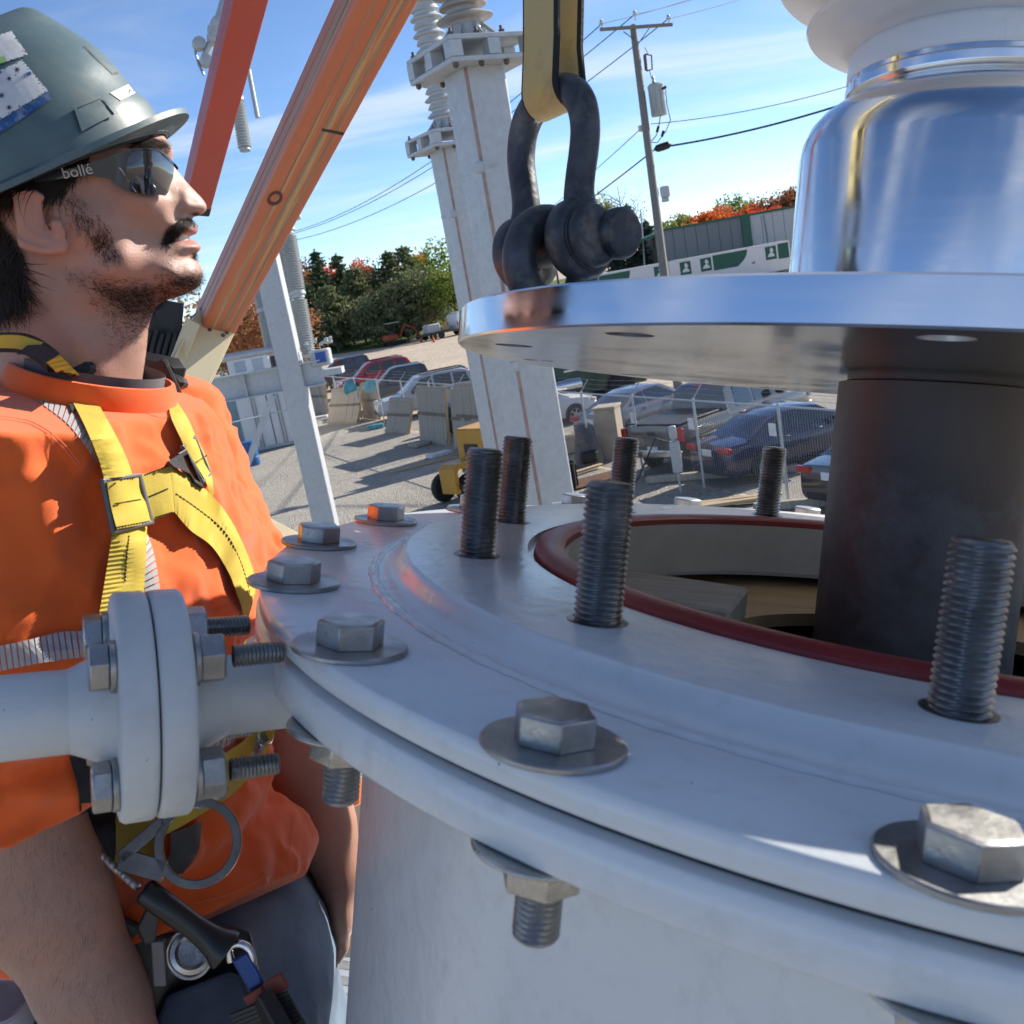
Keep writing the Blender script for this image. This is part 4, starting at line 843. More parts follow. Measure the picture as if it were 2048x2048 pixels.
crate(930, 902, 1.4, 2.1, 6, -60, 'crate panel just behind the yellow generator', 6)
wrap = mat('blue_plastic_wrap', (.12, .42, .48), rough=.35, var=.3, vscale=6)
for u, v, z, lb in ((755, 800, 1.75, 'turquoise plastic wrap hanging on the fence top'), (715, 806, 1.8, 'turquoise wrap strip on the fence behind the wide crate')):
    p = gnd(u, v+40); 
    q = [Vector((p.x+random.uniform(-.35, .35), p.y+random.uniform(-.1, .1), z+random.uniform(-.45, .25))) for _ in range(14)]
    bm = bmesh.new(); [bm.verts.new(x) for x in q]; bmesh.ops.convex_hull(bm, input=bm.verts); me = bpy.data.meshes.new('plastic_wrap'); bm.to_mesh(me); bm.free(); me.materials.append(wrap); tag(obj('plastic_wrap', me), lb, 'wrap')
def litter(name, lb, cat, u, v, d, m, rz=0, z=None, tilt=0):
    p = gnd(u, v); o = MB().box((0, 0, d[2]/2), d, None, min(d)*.15).build(name, m, None, T=Matrix.Translation((p.x, p.y, z or 0)) @ Matrix.Rotation(R(rz), 4, 'Z') @ Matrix.Rotation(R(tilt), 4, 'Y')); tag(o, lb, cat); return o
pinew = mat('fresh_pine', (.55, .42, .26), rough=.7, var=.2, vscale=3, stretch=(.5, 8, 8))
litter('plank', 'pale plank lying on the gravel left of the generator', 'plank', 850, 930, (2.4, .14, .05), pinew, 20); litter('plank', 'second pale plank beside the first on the gravel', 'plank', 868, 922, (2.0, .12, .05), pinew, 26)
litter('plastic_sheet', 'crumpled white sheet on the planks near the generator', 'sheet', 878, 912, (.8, .5, .12), tags, 30); litter('plastic_sheet', 'small bluish sheet beside the small crate panel', 'sheet', 752, 857, (.7, .5, .2), wrap, 10); litter('plastic_sheet', 'white scrap under the leftmost crate panel', 'sheet', 640, 836, (.8, .5, .1), tags, 5)
litter('broken_pallet', 'broken grey pallet piece in front of the tall crate panel', 'pallet', 845, 890, (.9, .7, .14), crate_w, 35)
for i, (u, v, L_, rz, lb) in enumerate(((1455, 1003, 2.3, -14, 'longest pale board in the lumber pile by the fence'), (1440, 1012, 2.1, -20, 'pale board lying across the lumber pile'), (1475, 1012, 1.7, -8, 'short beam at the right end of the lumber pile'))):
    litter('lumber', lb, 'lumber', u, v, (L_, .16, .07), pinew, rz, z=.03*i)
litter('brown_sheet', 'rusty brown metal sheet lying on gravel by the fence', 'sheet', 1190, 962, (1.5, 1.0, .05), mat('rusty_sheet', (.15, .065, .035), rough=.8, var=.3), 18); litter('plank', 'pale plank on the rusty sheet', 'plank', 1172, 945, (1.1, .16, .06), pinew, 30, z=.06); litter('plank', 'reddish board leaning on the rusty sheet', 'plank', 1168, 930, (.8, .3, .05), mat('pink_board', (.42, .25, .2)), 10, z=.05)
litter('timber_kerb', 'long timber laid as a kerb behind the blue sedan', 'timber', 1440, 955, (3.6, .2, .18), crate_w, -24); litter('timber_kerb', 'timber kerb at the right near the last fence post', 'timber', 1640, 1012, (2.6, .2, .18), crate_w, -20)
binp = gnd(1135, 978); bn = thing('black_bin', 'black slatted bin beside the galvanised column foot', 'bin', Matrix.Translation((binp.x, binp.y, 0)))
MB().lathe([(.0, 0), (.26, 0), (.28, .6), (.31, .62), (.31, .68), (.27, .68), (.25, .05), (0, .05)], 16).build('drum', trim_m, bn)
for k in range(8): a = k*math.pi/4; MB().box((.28*math.cos(a), .28*math.sin(a), .34), (.04, .06, .6), None).build('slat', rubber_black, bn)
# pillar, block wall, meter post
pillar = thing('concrete_pillar', 'tan concrete pillar standing among the parked cars', 'pillar', Tz(*gnd(1228, 915)[:2], 0, R(-25))); tanc = mat('tan_concrete', (.40, .34, .26), rough=.85, var=.15, vscale=4)
MB().box((0, 0, .72), (.62, .62, 1.44), None, .02).build('shaft', tanc, pillar); MB().box((0, 0, 1.47), (.68, .68, .07), None, .01).build('cap', tanc, pillar)
wallo = litter('low_wall', 'low tan concrete wall left of the pillar', 'wall', 1150, 905, (1.9, .35, .6), tanc, 8)
tarp = thing('covered_machine', 'small machine under a grey cover in front of the pillar', 'machine', Tz(*gnd(1180, 930)[:2], 0, 0)); m = MB(); m.lathe([(0, 1.2), (.16, 1.18), (.27, 1.05), (.30, .8), (.36, .5), (.42, .2), (.40, 0), (0, 0)], 14); m.build('cover', mat('grey_tarp', (.14, .14, .15), rough=.6, var=.3, bump=.03, bscale=6), tarp); MB().box((0, -.3, .3), (.5, .3, .35), None, .06).build('base', trim_m, tarp)
mp_ = thing('meter_post', 'galvanised service box on a post with cable behind the fence', 'service box', Tz(*gnd(1362, 985)[:2])); MB().box((0, 0, .85), (.22, .16, .75), None, .02).build('box', galv, mp_); MB().cyl((.0, 0, 0), (0, 0, 1.5), .03, seg=10).build('post', galv, mp_); MB().box((.0, 0, 1.42), (.16, .12, .3), None, .02).build('cap_box', galv, mp_)
m = MB(); m.tube([(-.1, 0, 1.2), (-.4, .05, 1.35), (-.6, .1, 1.0), (-.9, .1, .5), (-1.3, .1, .1)], .02, 6); m.build('cable', trim_m, mp_)
# yellow generator trailer
gp_ = gnd(906, 1008); gen = thing('generator_trailer', 'yellow generator trailer standing on the gravel beside the columns', 'generator', Tz(gp_.x-.15, gp_.y+.35, 0, R(44)))
yel = mat('machine_yellow', (.52, .26, .025), rough=.4, var=.12, vscale=3)
MB().box((1.25, -.75, 1.25), (1.5, 1.1, 1.2), None, .04).build('housing', yel, gen); MB().box((1.25, -1.31, 1.35), (.42, .02, .22)).build('label_plate', tags, gen)
for i in range(3): MB().box((1.25+.0, -1.305, .80+.09*i), (1.0, .02, .04)).build('vent_slat', trim_m, gen)
MB().box((.52, -1.29, 1.2), (.03, .05, .3)).build('latch', trim_m, gen); MB().box((.49, -.75, 1.3), (.03, .5, .3)).build('control_panel', trim_m, gen)
m = MB(); m.prism([(-.55, .38), (-.55, 1.02), (-.4, 1.12), (.48, 1.12), (.48, .98), (-.35, .98), (-.42, .9), (-.42, .38)], -.28, .28, Matrix.Translation((.05, -.75, 0)) @ Matrix.Rotation(math.pi/2, 4, 'X')); m.build('mudguard', yel, gen, smooth=0)
for y in (-.85, .1): 
    wq = MB().lathe([(.2, -.1), (.36, -.1), (.39, -.05), (.39, .05), (.36, .1), (.2, .1)], 24, Matrix.Translation((.05, y, .39)) @ Matrix.Rotation(math.pi/2, 4, 'X')).build('wheel', tyre_m, gen); MB().lathe([(.21, .06), (.1, .03), (0, .05)], 16, Matrix.Translation((.05, y, .39)) @ Matrix.Rotation(math.pi/2, 4, 'X')).build('rim', mat('white_rim', (.6, .6, .58)), wq)
MB().box((.8, -.75, .55), (2.4, .8, .12)).build('chassis', trim_m, gen)
# ------------------------------------------------------------------ substation steel
galv_c = mat('galvanised_column', (.50, .525, .54), rough=.46, metal=.25, var=.12, vscale=22, col2=(.43, .455, .475), dirt=(.36, .385, .40), dscale=9, damt=.6, bump=.0005, bscale=60)
copper = mat('copper_strap', (.42, .30, .26), rough=.5, metal=.5, var=.25, vscale=12, dirt=(.3, .22, .18), dscale=5, damt=.6)
ins_w = mat('warm_grey_porcelain', (.40, .365, .33), rough=.4, var=.05, vscale=3, coat=.2)
ins_g = mat('pale_grey_porcelain', (.50, .53, .54), rough=.4, var=.05, vscale=3, coat=.2)
bolt_d = mat('bronze_bolt', (.14, .11, .10), rough=.5, metal=.5)
def rsq(s, r, n=5):
    pts = []
    for cx, cy_, a0 in ((s-r, s-r, 0), (-(s-r), s-r, 90), (-(s-r), -(s-r), 180), (s-r, -(s-r), 270)):
        for k in range(n): a = R(a0+90*k/(n-1)); pts.append((cx+r*math.cos(a), cy_+r*math.sin(a)))
    return pts
def sheds(zs, r_core, radii, pitch, n):
    prof = [(r_core, zs)]; z = zs
    for i in range(n):
        rm = radii[i % len(radii)]; prof += [(r_core, z+pitch*.30), (r_core*1.1, z+pitch*.38), (rm*.97, z+pitch*.42), (rm, z+pitch*.50), (rm*.985, z+pitch*.56), (r_core*1.12, z+pitch*.95), (r_core, z+pitch)]; z += pitch
    return prof, z
def column(u, v, d, rot, label, insm, zc=None, pitch=.075, nshed=14, hw=.15, radii=(.185, .155)):
    p = at(u, v, d); zt = p.z; T = Tz(p.x, p.y, 0, R(rot)); t = thing('support_column', label, 'column', T, 'galvanised insulator support columns')
    MB().prism(rsq(hw, .022), -.05, zt).build('shaft', galv_c, t, smooth=30)
    for z, th in ((zt+.0005, .03), (zt+.125, .03)):
        MB().box((0, 0, z+th/2), (.62, .62, th), None, .004).build('plate', galv_c, t)
    for x in (-.24, 0, .24):
        for y in (-.24, 0, .24):
            if x == 0 and y == 0: continue
            MB().box((x*1.12, y*1.12, zt+.078), (.085, .085, .093)).build('spacer', galv_c, t)
    for x in (-.27, -.09, .09, .27):
        for y in (-.27, .27):
            m = MB(); m.hexa(.036, .02, Tz(x, y, zt-.022)); m.cyl((x, y, zt-.03), (x, y, zt-.02), .011, seg=8); m.hexa(.036, .02, Tz(x, y, zt+.156)); m.cyl((x, y, zt+.15), (x, y, zt+.20), .011, seg=8); m.build('bolt', bolt_d, t)
    zi = zt+.157
    m = MB(); m.lathe([(.20, zi), (.20, zi+.02), (.125, zi+.035), (.105, zi+.10), (.10, zi+.13), (0, zi+.13)], 28); m.build('insulator_foot', galv_c, t, smooth=40)
    for k in range(8): a = k*math.pi/4; m = MB(); m.add([(.10*math.cos(a), .10*math.sin(a), zi+.12), (.20*math.cos(a), .20*math.sin(a), zi+.02), (.11*math.cos(a), .11*math.sin(a), zi+.02)], [(0, 1, 2), (2, 1, 0)]); m.bar((.11*math.cos(a), .11*math.sin(a), zi+.11), (.19*math.cos(a), .19*math.sin(a), zi+.03), .012, .02); m.build('foot_rib', galv_c, t, smooth=0)
    pr, ze = sheds(zi+.12, .105, radii, pitch, nshed); m = MB(); m.lathe(pr+[(0, ze)], 40, caps=False); m.build('insulator_stack', insm, t, smooth=45)
    # copper earth strap and band clamps down the front edge
    m = MB(); x, y = -hw-.004, -hw-.004; m.bar((x+.012, y+.004, .1), (x+.012, y+.004, zt-.005), .024, .006); m.build('earth_strap', copper, t)
    for z in (zt-.62, zt-1.9, zt-3.2):
        m = MB(); m.prism([(a*1.02, b*1.02) for a, b in rsq(hw, .022)], z, z+.03); m.build('band_clamp', galv, t); MB().box((-hw-.02, -hw-.012, z+.015), (.05, .035, .07), None, .004).build('clamp_lug', galv, t)
    return t
column(947, 143, 6.5, 28, 'near galvanised square column with plates and a warm grey insulator on top', ins_w)
column(899, 299, 9.75, 28, 'rear galvanised square column partly hidden behind the near one', ins_g, nshed=26, pitch=.072, radii=(.155, .135))
# left switch frame
D1 = 16.0
PB = at(551, 597, D1); zt = at(540, 478, D1).z
vx = (at(651, 583, D1)-at(551, 597, D1)); vx.z = 0; vx.normalize(); vy = Vector((-vx.y, vx.x, 0))
TS = Matrix(((vx.x, vy.x, 0, PB.x), (vx.y, vy.y, 0, PB.y), (0, 0, 1, 0), (0, 0, 0, 1)))
fr = thing('switch_support_frame', 'galvanised steel post with crossbeam and diagonal braces behind the worker', 'steel frame', TS)
MB().prism(rsq(.185, .03), -.05, zt).build('post', galv_c, fr, smooth=30); MB().box((0, 0, zt+.02), (.5, .45, .04)).build('cap_plate', galv_c, fr)
zbm = at(551, 762, D1).z
m = MB()
for z in (-.19, .19): m.box((-2.2, -.06, zbm+z), (5.4, .26, .022))
m.box((-2.2, -.06, zbm), (5.4, .014, .36)); m.build('crossbeam', galv_c, fr, smooth=0)
for x in (-.75, -1.8, -3): MB().box((x, -.12, zbm), (.02, .1, .35)).build('stiffener', galv_c, fr, smooth=0)
MB().cyl((-4.6, -.1, zbm+.48), (-.1, -.1, zbm+.48), .06, seg=12).build('operating_pipe', galv_c, fr)
for x in (-1.45, -2.9): MB().lathe([(.13, zbm+.2), (.13, zbm+.42), (.1, zbm+.44), (0, zbm+.44)], 20, Tz(x, .0, 0)).build('pipe_bearing', galv_c, fr)
zlow = at(430, 1010, D1).z
for x0, z0, x1, z1 in ((-.35, zbm-.22, -2.05, zbm-2.9), (-1.45, zbm-.22, -2.6, zbm-2.1)): MB().bar((x0, -.14, z0), (x1, -.14, z1), .10, .012, x=(0, 1, 0)).build('brace', galv_c, fr, smooth=0); MB().bar((x0, -.19, z0), (x1, -.19, z1), .012, .10, x=(0, 1, 0)).build('brace_leg', galv_c, fr, smooth=0)
MB().bar((-2.7, -.1, zbm-.62), (-.2, -.1, zbm-.5), .09, .012, x=(0, 1, 0)).build('tie', galv_c, fr, smooth=0)
MB().prism(rsq(.12, .02), -.05, zbm-.2, Tz(-2.25, .0, 0)).build('rear_post', galv_c, fr, smooth=30)
MB().box((.45, .1, zbm-.03), (.7, .35, .10)).build('side_bracket', galv_c, fr, smooth=0)
MB().box((.50, .05, zbm+.22), (.32, .3, .26), None, .02).build('mechanism_box', galv, fr); MB().box((.52, -.106, zbm+.23), (.16, .012, .17)).build('blue_label', mat('blue_label', (.03, .10, .42), rough=.4), fr)
for i in range(12): a = random.random(); MB().box((.28+.45*random.random(), .0+.2*random.random(), zbm+.36+.16*random.random()), (.06, .05, .05), None, .01).build('linkage', galv, fr)
def stack(u0, v0, u1, v1, d, label, seg=2, r=.085, n=22, mt=ins_g):
    a, b = at(u0, v0, d), at(u1, v1, d); t = thing('insulator_stack', label, 'insulator', frame(a, b-a), 'insulator stacks around the left steel post'); L = (b-a).length
    h = L/seg
    for k in range(seg):
        z0 = k*h; hh = h*.86; m = MB(); pr, ze = sheds(z0+.02, r*.55, (r,), hh/n, n); m.lathe(pr+[(0, ze)], 20, caps=False); m.build('sheds', mt, t, smooth=45)
        m = MB(); m.lathe([(r*.8, z0-.01), (r*.8, z0+.02), (r*.5, z0+.03)], 16); m.lathe([(r*.5, ze), (r*.75, ze+.03), (r*.75, z0+h-.06), (r*.95, z0+h-.05), (r*.95, z0+h), (0, z0+h)], 16); m.build('end_fitting', galv, t)
    return t
stack(617, 712, 574, 456, 16.6, 'rear right insulator stack behind the steel post', r=.135); stack(602, 706, 560, 468, 16.9, 'insulator stack between the steel post and the rear right stack', r=.11)
stack(545, 708, 508, 530, 17.2, 'insulator stack left of the steel post', r=.12, seg=2, n=20)
hd = thing('terminal_hardware', 'small galvanised terminal fittings on top of the right insulator stacks', 'fittings', at(574, 452, 16.6))
m = MB(); m.cyl((-.1, 0, .05), (.25, 0, .12), .05, seg=10); m.cyl((.05, 0, .3), (.05, 0, .0), .03, seg=8); m.cyl((0, .0, .42), (.35, .0, .46), .03, seg=8); m.tube([(-.15, 0, -.1), (-.1, 0, .15), (.1, 0, .32), (.14, 0, .5)], .03, 8); m.build('clamp', galv, hd)
for i in range(6): MB().box((random.uniform(-.2, .2), 0, random.uniform(-.1, .35)), (.09, .08, .08), None, .01).build('lug', galv, hd)
# upper left: inclined insulator and blade
stack(490, 300, 474, 195, 15.5, 'lone inclined insulator seen between the two boom arms', r=.105, seg=1, n=15)
bl = thing('switch_rod', 'thin pale switch rod rising between the boom arms', 'rod', None); m = MB(); m.cyl(at(515, 235, 15.3), at(497, 140, 15.3), .035, seg=10); m.build('rod', galv, bl)
tf = thing('terminal_clamp', 'galvanised switch terminal with tubes left of the darker boom arm', 'clamp', None)
m = MB(); m.cyl(at(408, 118, 9), at(440, 40, 9), .032, seg=14); m.cyl(at(440, 40, 9), at(452, 0, 9), .05, seg=14); m.build('tube', galv, tf)
for u, v, r_ in ((432, 62, .07), (436, 48, .06), (398, 88, .055), (412, 122, .05), (426, 76, .05)): m = MB(); p = at(u, v, 8.98); m.lathe([(0, -.05), (r_, -.045), (r_*1.1, 0), (r_, .045), (0, .05)], 14, frame(p, at(u+3, v-8, 8.9)-p)); m.build('fitting', galv, tf)
m = MB(); m.tube([at(392, 88, 9), at(391, 105, 9), at(398, 130, 9), at(408, 150, 9)], .012, 6); m.build('lead', galv_w, tf)
# ------------------------------------------------------------------ utility pole and lines
polewood = mat('grey_pole_wood', (.27, .245, .215), rough=.85, var=.3, vscale=3, stretch=(9, 9, .5), col2=(.17, .155, .14))
pb = gnd(1362, 814); top_ = at(1266, 52, 37.0); pole_T = Matrix.Translation(pb)
pl = thing('utility_pole', 'weathered wooden utility pole with crossarm and pole transformer', 'utility pole', pole_T)
dd = top_-pb
m = MB(); m.tube([dd*(k/8) for k in range(9)], [.175-.05*k/8 for k in range(9)], 14); m.build('shaft', polewood, pl)
def pp_(u, v, d=None):
    # point at the pole's distance
    zc = (np.array(MW.T @ (np.array(top_)-ORI)))[2] if d is None else d
    return at(u, v, zc)-pb
A, B = pp_(1198, 62), pp_(1343, 52)
dpt = Vector((0, -.22, 0))
MB().bar(A+dpt, B+dpt, .11, .11, x=(0, 0, 1), ch=.01).build('crossarm', polewood, pl)
for u, v, bu, bv in ((1245, 66, 1276, 88), (1296, 60, 1276, 88)): MB().bar(pp_(u, v)+dpt, pp_(bu, bv)+dpt*.8, .03, .03).build('arm_brace', mat('grey_iron', (.15, .16, .17), rough=.5, metal=.5), pl)
for u, v in ((1202, 52), (1268, 34), (1335, 42)):
    p = pp_(u, v)+dpt; m = MB(); m.lathe([(.02, -.16), (.02, 0), (.09, .0), (.10, .05), (.05, .08), (.07, .12), (.05, .16), (0, .17)], 14, Matrix.Translation(p)); m.build('pin_insulator', ins_g, pl)
TRp = pp_(1306, 205)+Vector((.1, -.35, 0)); hT = (pp_(1306, 175)-pp_(1306, 233)).length
tcan = MB(); tcan.lathe([(0, -hT/2), (.27, -hT/2), (.29, -hT/2+.04), (.29, hT/2-.06), (.30, hT/2-.05), (.30, hT/2-.02), (.22, hT/2+.05), (0, hT/2+.08)], 24, Matrix.Translation(TRp)); can = tcan.build('transformer_can', mat('pale_transformer_grey', (.40, .44, .43), rough=.4, var=.06), pl)
for s_ in (-1, 1): MB().box(TRp+Vector((s_*.13-.02, -.29, 0)), (.02, .03, hT*.8)).build('can_rib', galv, can)
m = MB(); m.lathe([(.05, 0), (.07, .06), (.04, .12), (.06, .18), (.03, .26), (0, .27)], 12, Matrix.Translation(TRp+Vector((-.05, 0, hT/2+.05)))); m.build('can_bushing', ins_w, can)
m = MB(); m.lathe([(.05, -.12), (.05, .12), (0, .12)], 10, Matrix.Translation(TRp+Vector((.22, -.2, hT*.32))) @ Matrix.Rotation(1.2, 4, 'Y')); m.build('secondary_lug', trim_m, can)
cu = pp_(1297, 125); m = MB(); m.tube([cu+Vector((-.1, 0, .28)), cu+Vector((-.12, 0, -.25))], .06, 8); m.tube([cu+Vector((-.1, -.02, .3)), cu+Vector((.14, -.02, .22)), cu+Vector((.1, -.02, -.25)), cu+Vector((-.12, -.02, -.28))], .03, 6); m.build('cutout_fuse', bolt_d, pl)
wire_m = mat('dark_wire', (.05, .055, .06), rough=.6)
for pts_ in ([pp_(1290, 95), pp_(1296, 108), cu+Vector((-.1, 0, .3))], [cu+Vector((.0, 0, -.28)), pp_(1304, 158), TRp+Vector((-.05, 0, hT/2+.3))], [TRp+Vector((.3, -.2, hT*.3)), pp_(1334, 210), pp_(1341, 240), pp_(1332, 262), pp_(1315, 285), pp_(1300, 285)], [TRp+Vector((.0, -.2, -hT*.5)), pp_(1318, 250), pp_(1313, 270), pp_(1303, 283)]):
    m = MB(); m.tube(pts_, .017, 6); m.build('drop_lead', wire_m, pl)
for u, v in ((1317, 258), (1327, 267)): MB().cyl(pp_(u, v-5), pp_(u-3, v+6), .05, seg=8).build('splice_sleeve', rubber_black, pl)
MB().lathe([(0, -.12), (.1, -.1), (.11, .1), (0, .12)], 12, Matrix.Translation(pp_(1281, 258)+Vector((0, -.15, 0)))).build('spool_insulator', ins_g, pl)
m = MB(); c = pp_(1322, 390)+Vector((0, -.2, 0)); m.box(c+Vector((.12, 0, .08)), (.32, .25, .4), None, .03); m.box(c+Vector((.1, 0, -.2)), (.25, .25, .16), None, .03); m.build('meter_box', galv, pl); MB().box(pp_(1309, 386)+Vector((0, -.26, 0)), (.22, .05, .3)).build('pole_sign', tags, pl)
m = MB(); a, b = pp_(1309, 299), pp_(1342, 288); m.tube([a, a.lerp(b, .15), a.lerp(b, .5), a.lerp(b, .85), b], [.05, .13, .14, .13, .05], 10); m.build('splice_case', rubber_black, pl)
def line(u0, v0, d0, u1, v1, d1, sag, r, label, group='overhead lines on the utility pole'):
    a, b = at(u0, v0, d0), at(u1, v1, d1); pts = []
    for i in range(25): t = i/24; p = a.lerp(b, t); p.z -= sag*4*t*(1-t); pts.append(p)
    o = thing('overhead_line', label, 'wire', None, group); m = MB(); m.tube(pts, r, 5); m.build('wire', wire_m, o)
line(1203, 48, 37, 1620, -110, 60, .4, .012, 'wire rising right from the left end of the crossarm'); line(1268, 30, 37, 1660, -120, 60, .4, .012, 'wire rising right from the middle pole-top insulator'); line(1336, 38, 37, 1720, -110, 60, .4, .012, 'wire rising right from the right end of the crossarm')
line(1203, 48, 37, 560, 470, 75, 1.2, .02, 'wire running down left from the left end of the crossarm'); line(1268, 30, 37, 560, 474, 75, 1.2, .02, 'wire running down left from the middle pole-top insulator'); line(1336, 38, 37, 560, 486, 75, 1.4, .02, 'wire running down left from the right end of the crossarm')
line(1340, 292, 36.9, 2000, 90, 30, .35, .038, 'thick black cable running right from the splice case'); line(1302, 248, 37, 2000, 60, 33, .5, .014, 'thin cable running right below the transformer'); line(1308, 300, 37, 900, 560, 85, .6, .03, 'thick cable running down left behind the shackle'); line(1281, 258, 37, 900, 545, 85, .6, .016, 'thin cable running down left below the transformer')
lamp = thing('light_mast', 'thin pale mast in front of the dark spruce', 'mast', base(1290, 121)); m = MB(); zt_ = at(1281, 419, 121); o = lamp.location; m.cyl((0, 0, 0), (zt_.x-o.x, zt_.y-o.y, zt_.z), .11, .09, seg=8); m.build('mast', galv, lamp)
# ------------------------------------------------------------------ boom lift: arms, bracket, basket
def boom_paint(name, c, worn):
    m = mat(name, c, rough=.42, var=.1, vscale=3, stretch=(1, 1, .25)); t = m.node_tree; b = t.nodes['Principled BSDF']; L = t.links.new
    src = b.inputs['Base Color'].links[0].from_socket
    tcn = nd(t, 'ShaderNodeTexCoord'); mpn = nd(t, 'ShaderNodeMapping'); mpn.inputs['Scale'].default_value = (34, 34, .55); L(tcn.outputs['Object'], mpn.inputs[0])
    n = nd(t, 'ShaderNodeTexNoise'); n.inputs['Scale'].default_value = 1.0; n.inputs['Detail'].default_value = 7; n.inputs['Roughness'].default_value = .7; L(mpn.outputs[0], n.inputs['Vector'])
    r_ = nd(t, 'ShaderNodeMapRange'); r_.inputs['From Min'].default_value = worn; r_.inputs['From Max'].default_value = worn+.05; L(n.outputs[0], r_.inputs[0])
    mx = nd(t, 'ShaderNodeMix', data_type='RGBA'); L(r_.outputs[0], mx.inputs[0]); L(src, mx.inputs[6]); mx.inputs[7].default_value = (.55, .36, .16, 1); L(mx.outputs[2], b.inputs['Base Color']); return m
orange_b = boom_paint('worn_orange_paint', (.58, .17, .075), .555); dark_o = mat('dark_orange_paint', (.46, .085, .06), rough=.4, var=.08, vscale=3)
cream = mat('cream_paint', (.66, .58, .38), rough=.42, var=.08, vscale=4, dirt=(.35, .3, .2), dscale=6, damt=.4)
bare = mat('bare_scuffed_strip', (.36, .31, .22), rough=.5, var=.3, vscale=20, stretch=(1, 1, .1))
lift = thing('boom_lift', 'orange boom arms of a lift with cream end bracket behind the worker', 'boom lift', None)
a, b = at(428, 648, 3.0), at(790, -80, 1.72)
fx = (at(500, 676, 3.0)-at(428, 648, 3.0))
TB = frame(a, b-a, fx); LB = (b-a).length; HWA = .0515
m = MB(); m.prism(rsq(HWA, .014), 0, LB, Tz(rz=R(27))); m.build('upper_arm', orange_b, lift, T=TB, smooth=35)
Trot = TB @ Tz(rz=R(27))
e_o = HWA+.0003
for x, y, w_ in ((.004, -e_o, .0055), (.026, -e_o, .003), (-.022, -e_o, .002), (-e_o, -.018, .010), (-e_o, .010, .004)):
    m = MB(); m.box((x, y, LB/2), (w_ if abs(y) > .05 else .0012, .0012 if abs(y) > .05 else w_, LB-.004)); m.build('scuffed_strip', bare, lift, T=Trot, smooth=0)
m = MB(); m.lathe([(.006, -.001), (.0105, .0008), (.0115, .002), (.009, .003), (.007, .001), (.006, -.003), (.0, -.003)], 24, Trot @ Matrix.Translation((-.026, -e_o, .80)) @ Matrix.Scale(2.6, 4, (0, 0, 1)) @ Matrix.Scale(1.4, 4, (1, 0, 0)) @ Matrix.Rotation(math.pi/2, 4, 'X')); m.build('bolt_hole', mat('dark_red_hole', (.12, .02, .02), rough=.5), lift)
m = MB(); m.box((.022, -e_o-.0004, 1.08), (.046, .0012, .008)); m.build('black_mark', trim_m, lift, T=Trot, smooth=0)
a2, b2 = at(392, 400, 3.2), at(510, -70, 2.40); TB2 = frame(a2, b2-a2, at(480, 420, 3.2)-at(392, 400, 3.2)); L2_ = (b2-a2).length
m = MB(); m.prism(rsq(.0415, .008), .0, L2_, Tz(rz=R(24))); m.build('lower_arm', dark_o, lift, T=TB2, smooth=35)
MB().prism(rsq(.0425, .008), -.022, .016, Tz(rz=R(24))).build('arm_end', trim_m, lift, T=TB2, smooth=35)
# cream bracket at the foot of the upper arm
c0, c1 = at(421, 652, 2.98), at(300, 905, 2.80); TBR = frame(c1, c0-c1, fx); LBR = (c0-c1).length; hwb = .057
m = MB(); Q = Tz(rz=R(27)); m.box((0, -hwb, LBR/2), (2*hwb, .006, LBR), Q); m.box((hwb+.003, .0, LBR/2), (.006, 2*hwb-.012, LBR), Q); m.box((-hwb-.003, 0, LBR/2-.02), (.006, 2*hwb+.05, LBR-.04), Q); m.box((0, hwb, LBR/2), (2*hwb, .006, LBR), Q)
m.build('end_bracket', cream, lift, T=TBR, smooth=0, bevel=.002)
for x, z in ((.002, .030), (-.006, .044), (.040, .024), (.034, .038)): MB().lathe([(0, .003), (.0052, .003), (.006, .0), (.006, -.003)], 12, Q @ Matrix.Translation((x, -hwb-.0032, LBR-z)) @ Matrix.Rotation(math.pi/2, 4, 'X')).build('bracket_bolt', bolt_d, lift, T=TBR)
MB().prism(rsq(.0555, .008), LBR-.03, LBR+.008, Q).build('wear_pad', rubber_black, lift, T=TBR, smooth=0)
m = MB(); Tq = frame(at(322, 735, 2.86), vdir((.16, -.95, -.22)), vdir((1, .14, .05))); m.box((-.045, 0, -.02), (.19, .008, .085)); m.box((.035, 0, .085), (.042, .008, .15), Matrix.Rotation(R(16), 4, 'Y')); m.build('side_plate', cream, lift, T=Tq, smooth=0, bevel=.002)
MB().box((-.045, .04, .10), (.16, .012, .17)).build('opening_shade_panel', rubber_black, lift, T=Tq, smooth=0)  # black panel stands in for the shade inside the opening
for i in range(7): m = MB(); m.tube([(-.085+.017*i, .012, .02), (-.082+.018*i, .0, .055), (-.078+.018*i, .012, .09+.015*random.random())], .0072, 8); m.build('hydraulic_hose', rubber_black, lift, T=Tq)
MB().box((-.05, -.0045, -.005), (.03, .002, .006)).build('slot', rubber_black, lift, T=Tq, smooth=0)
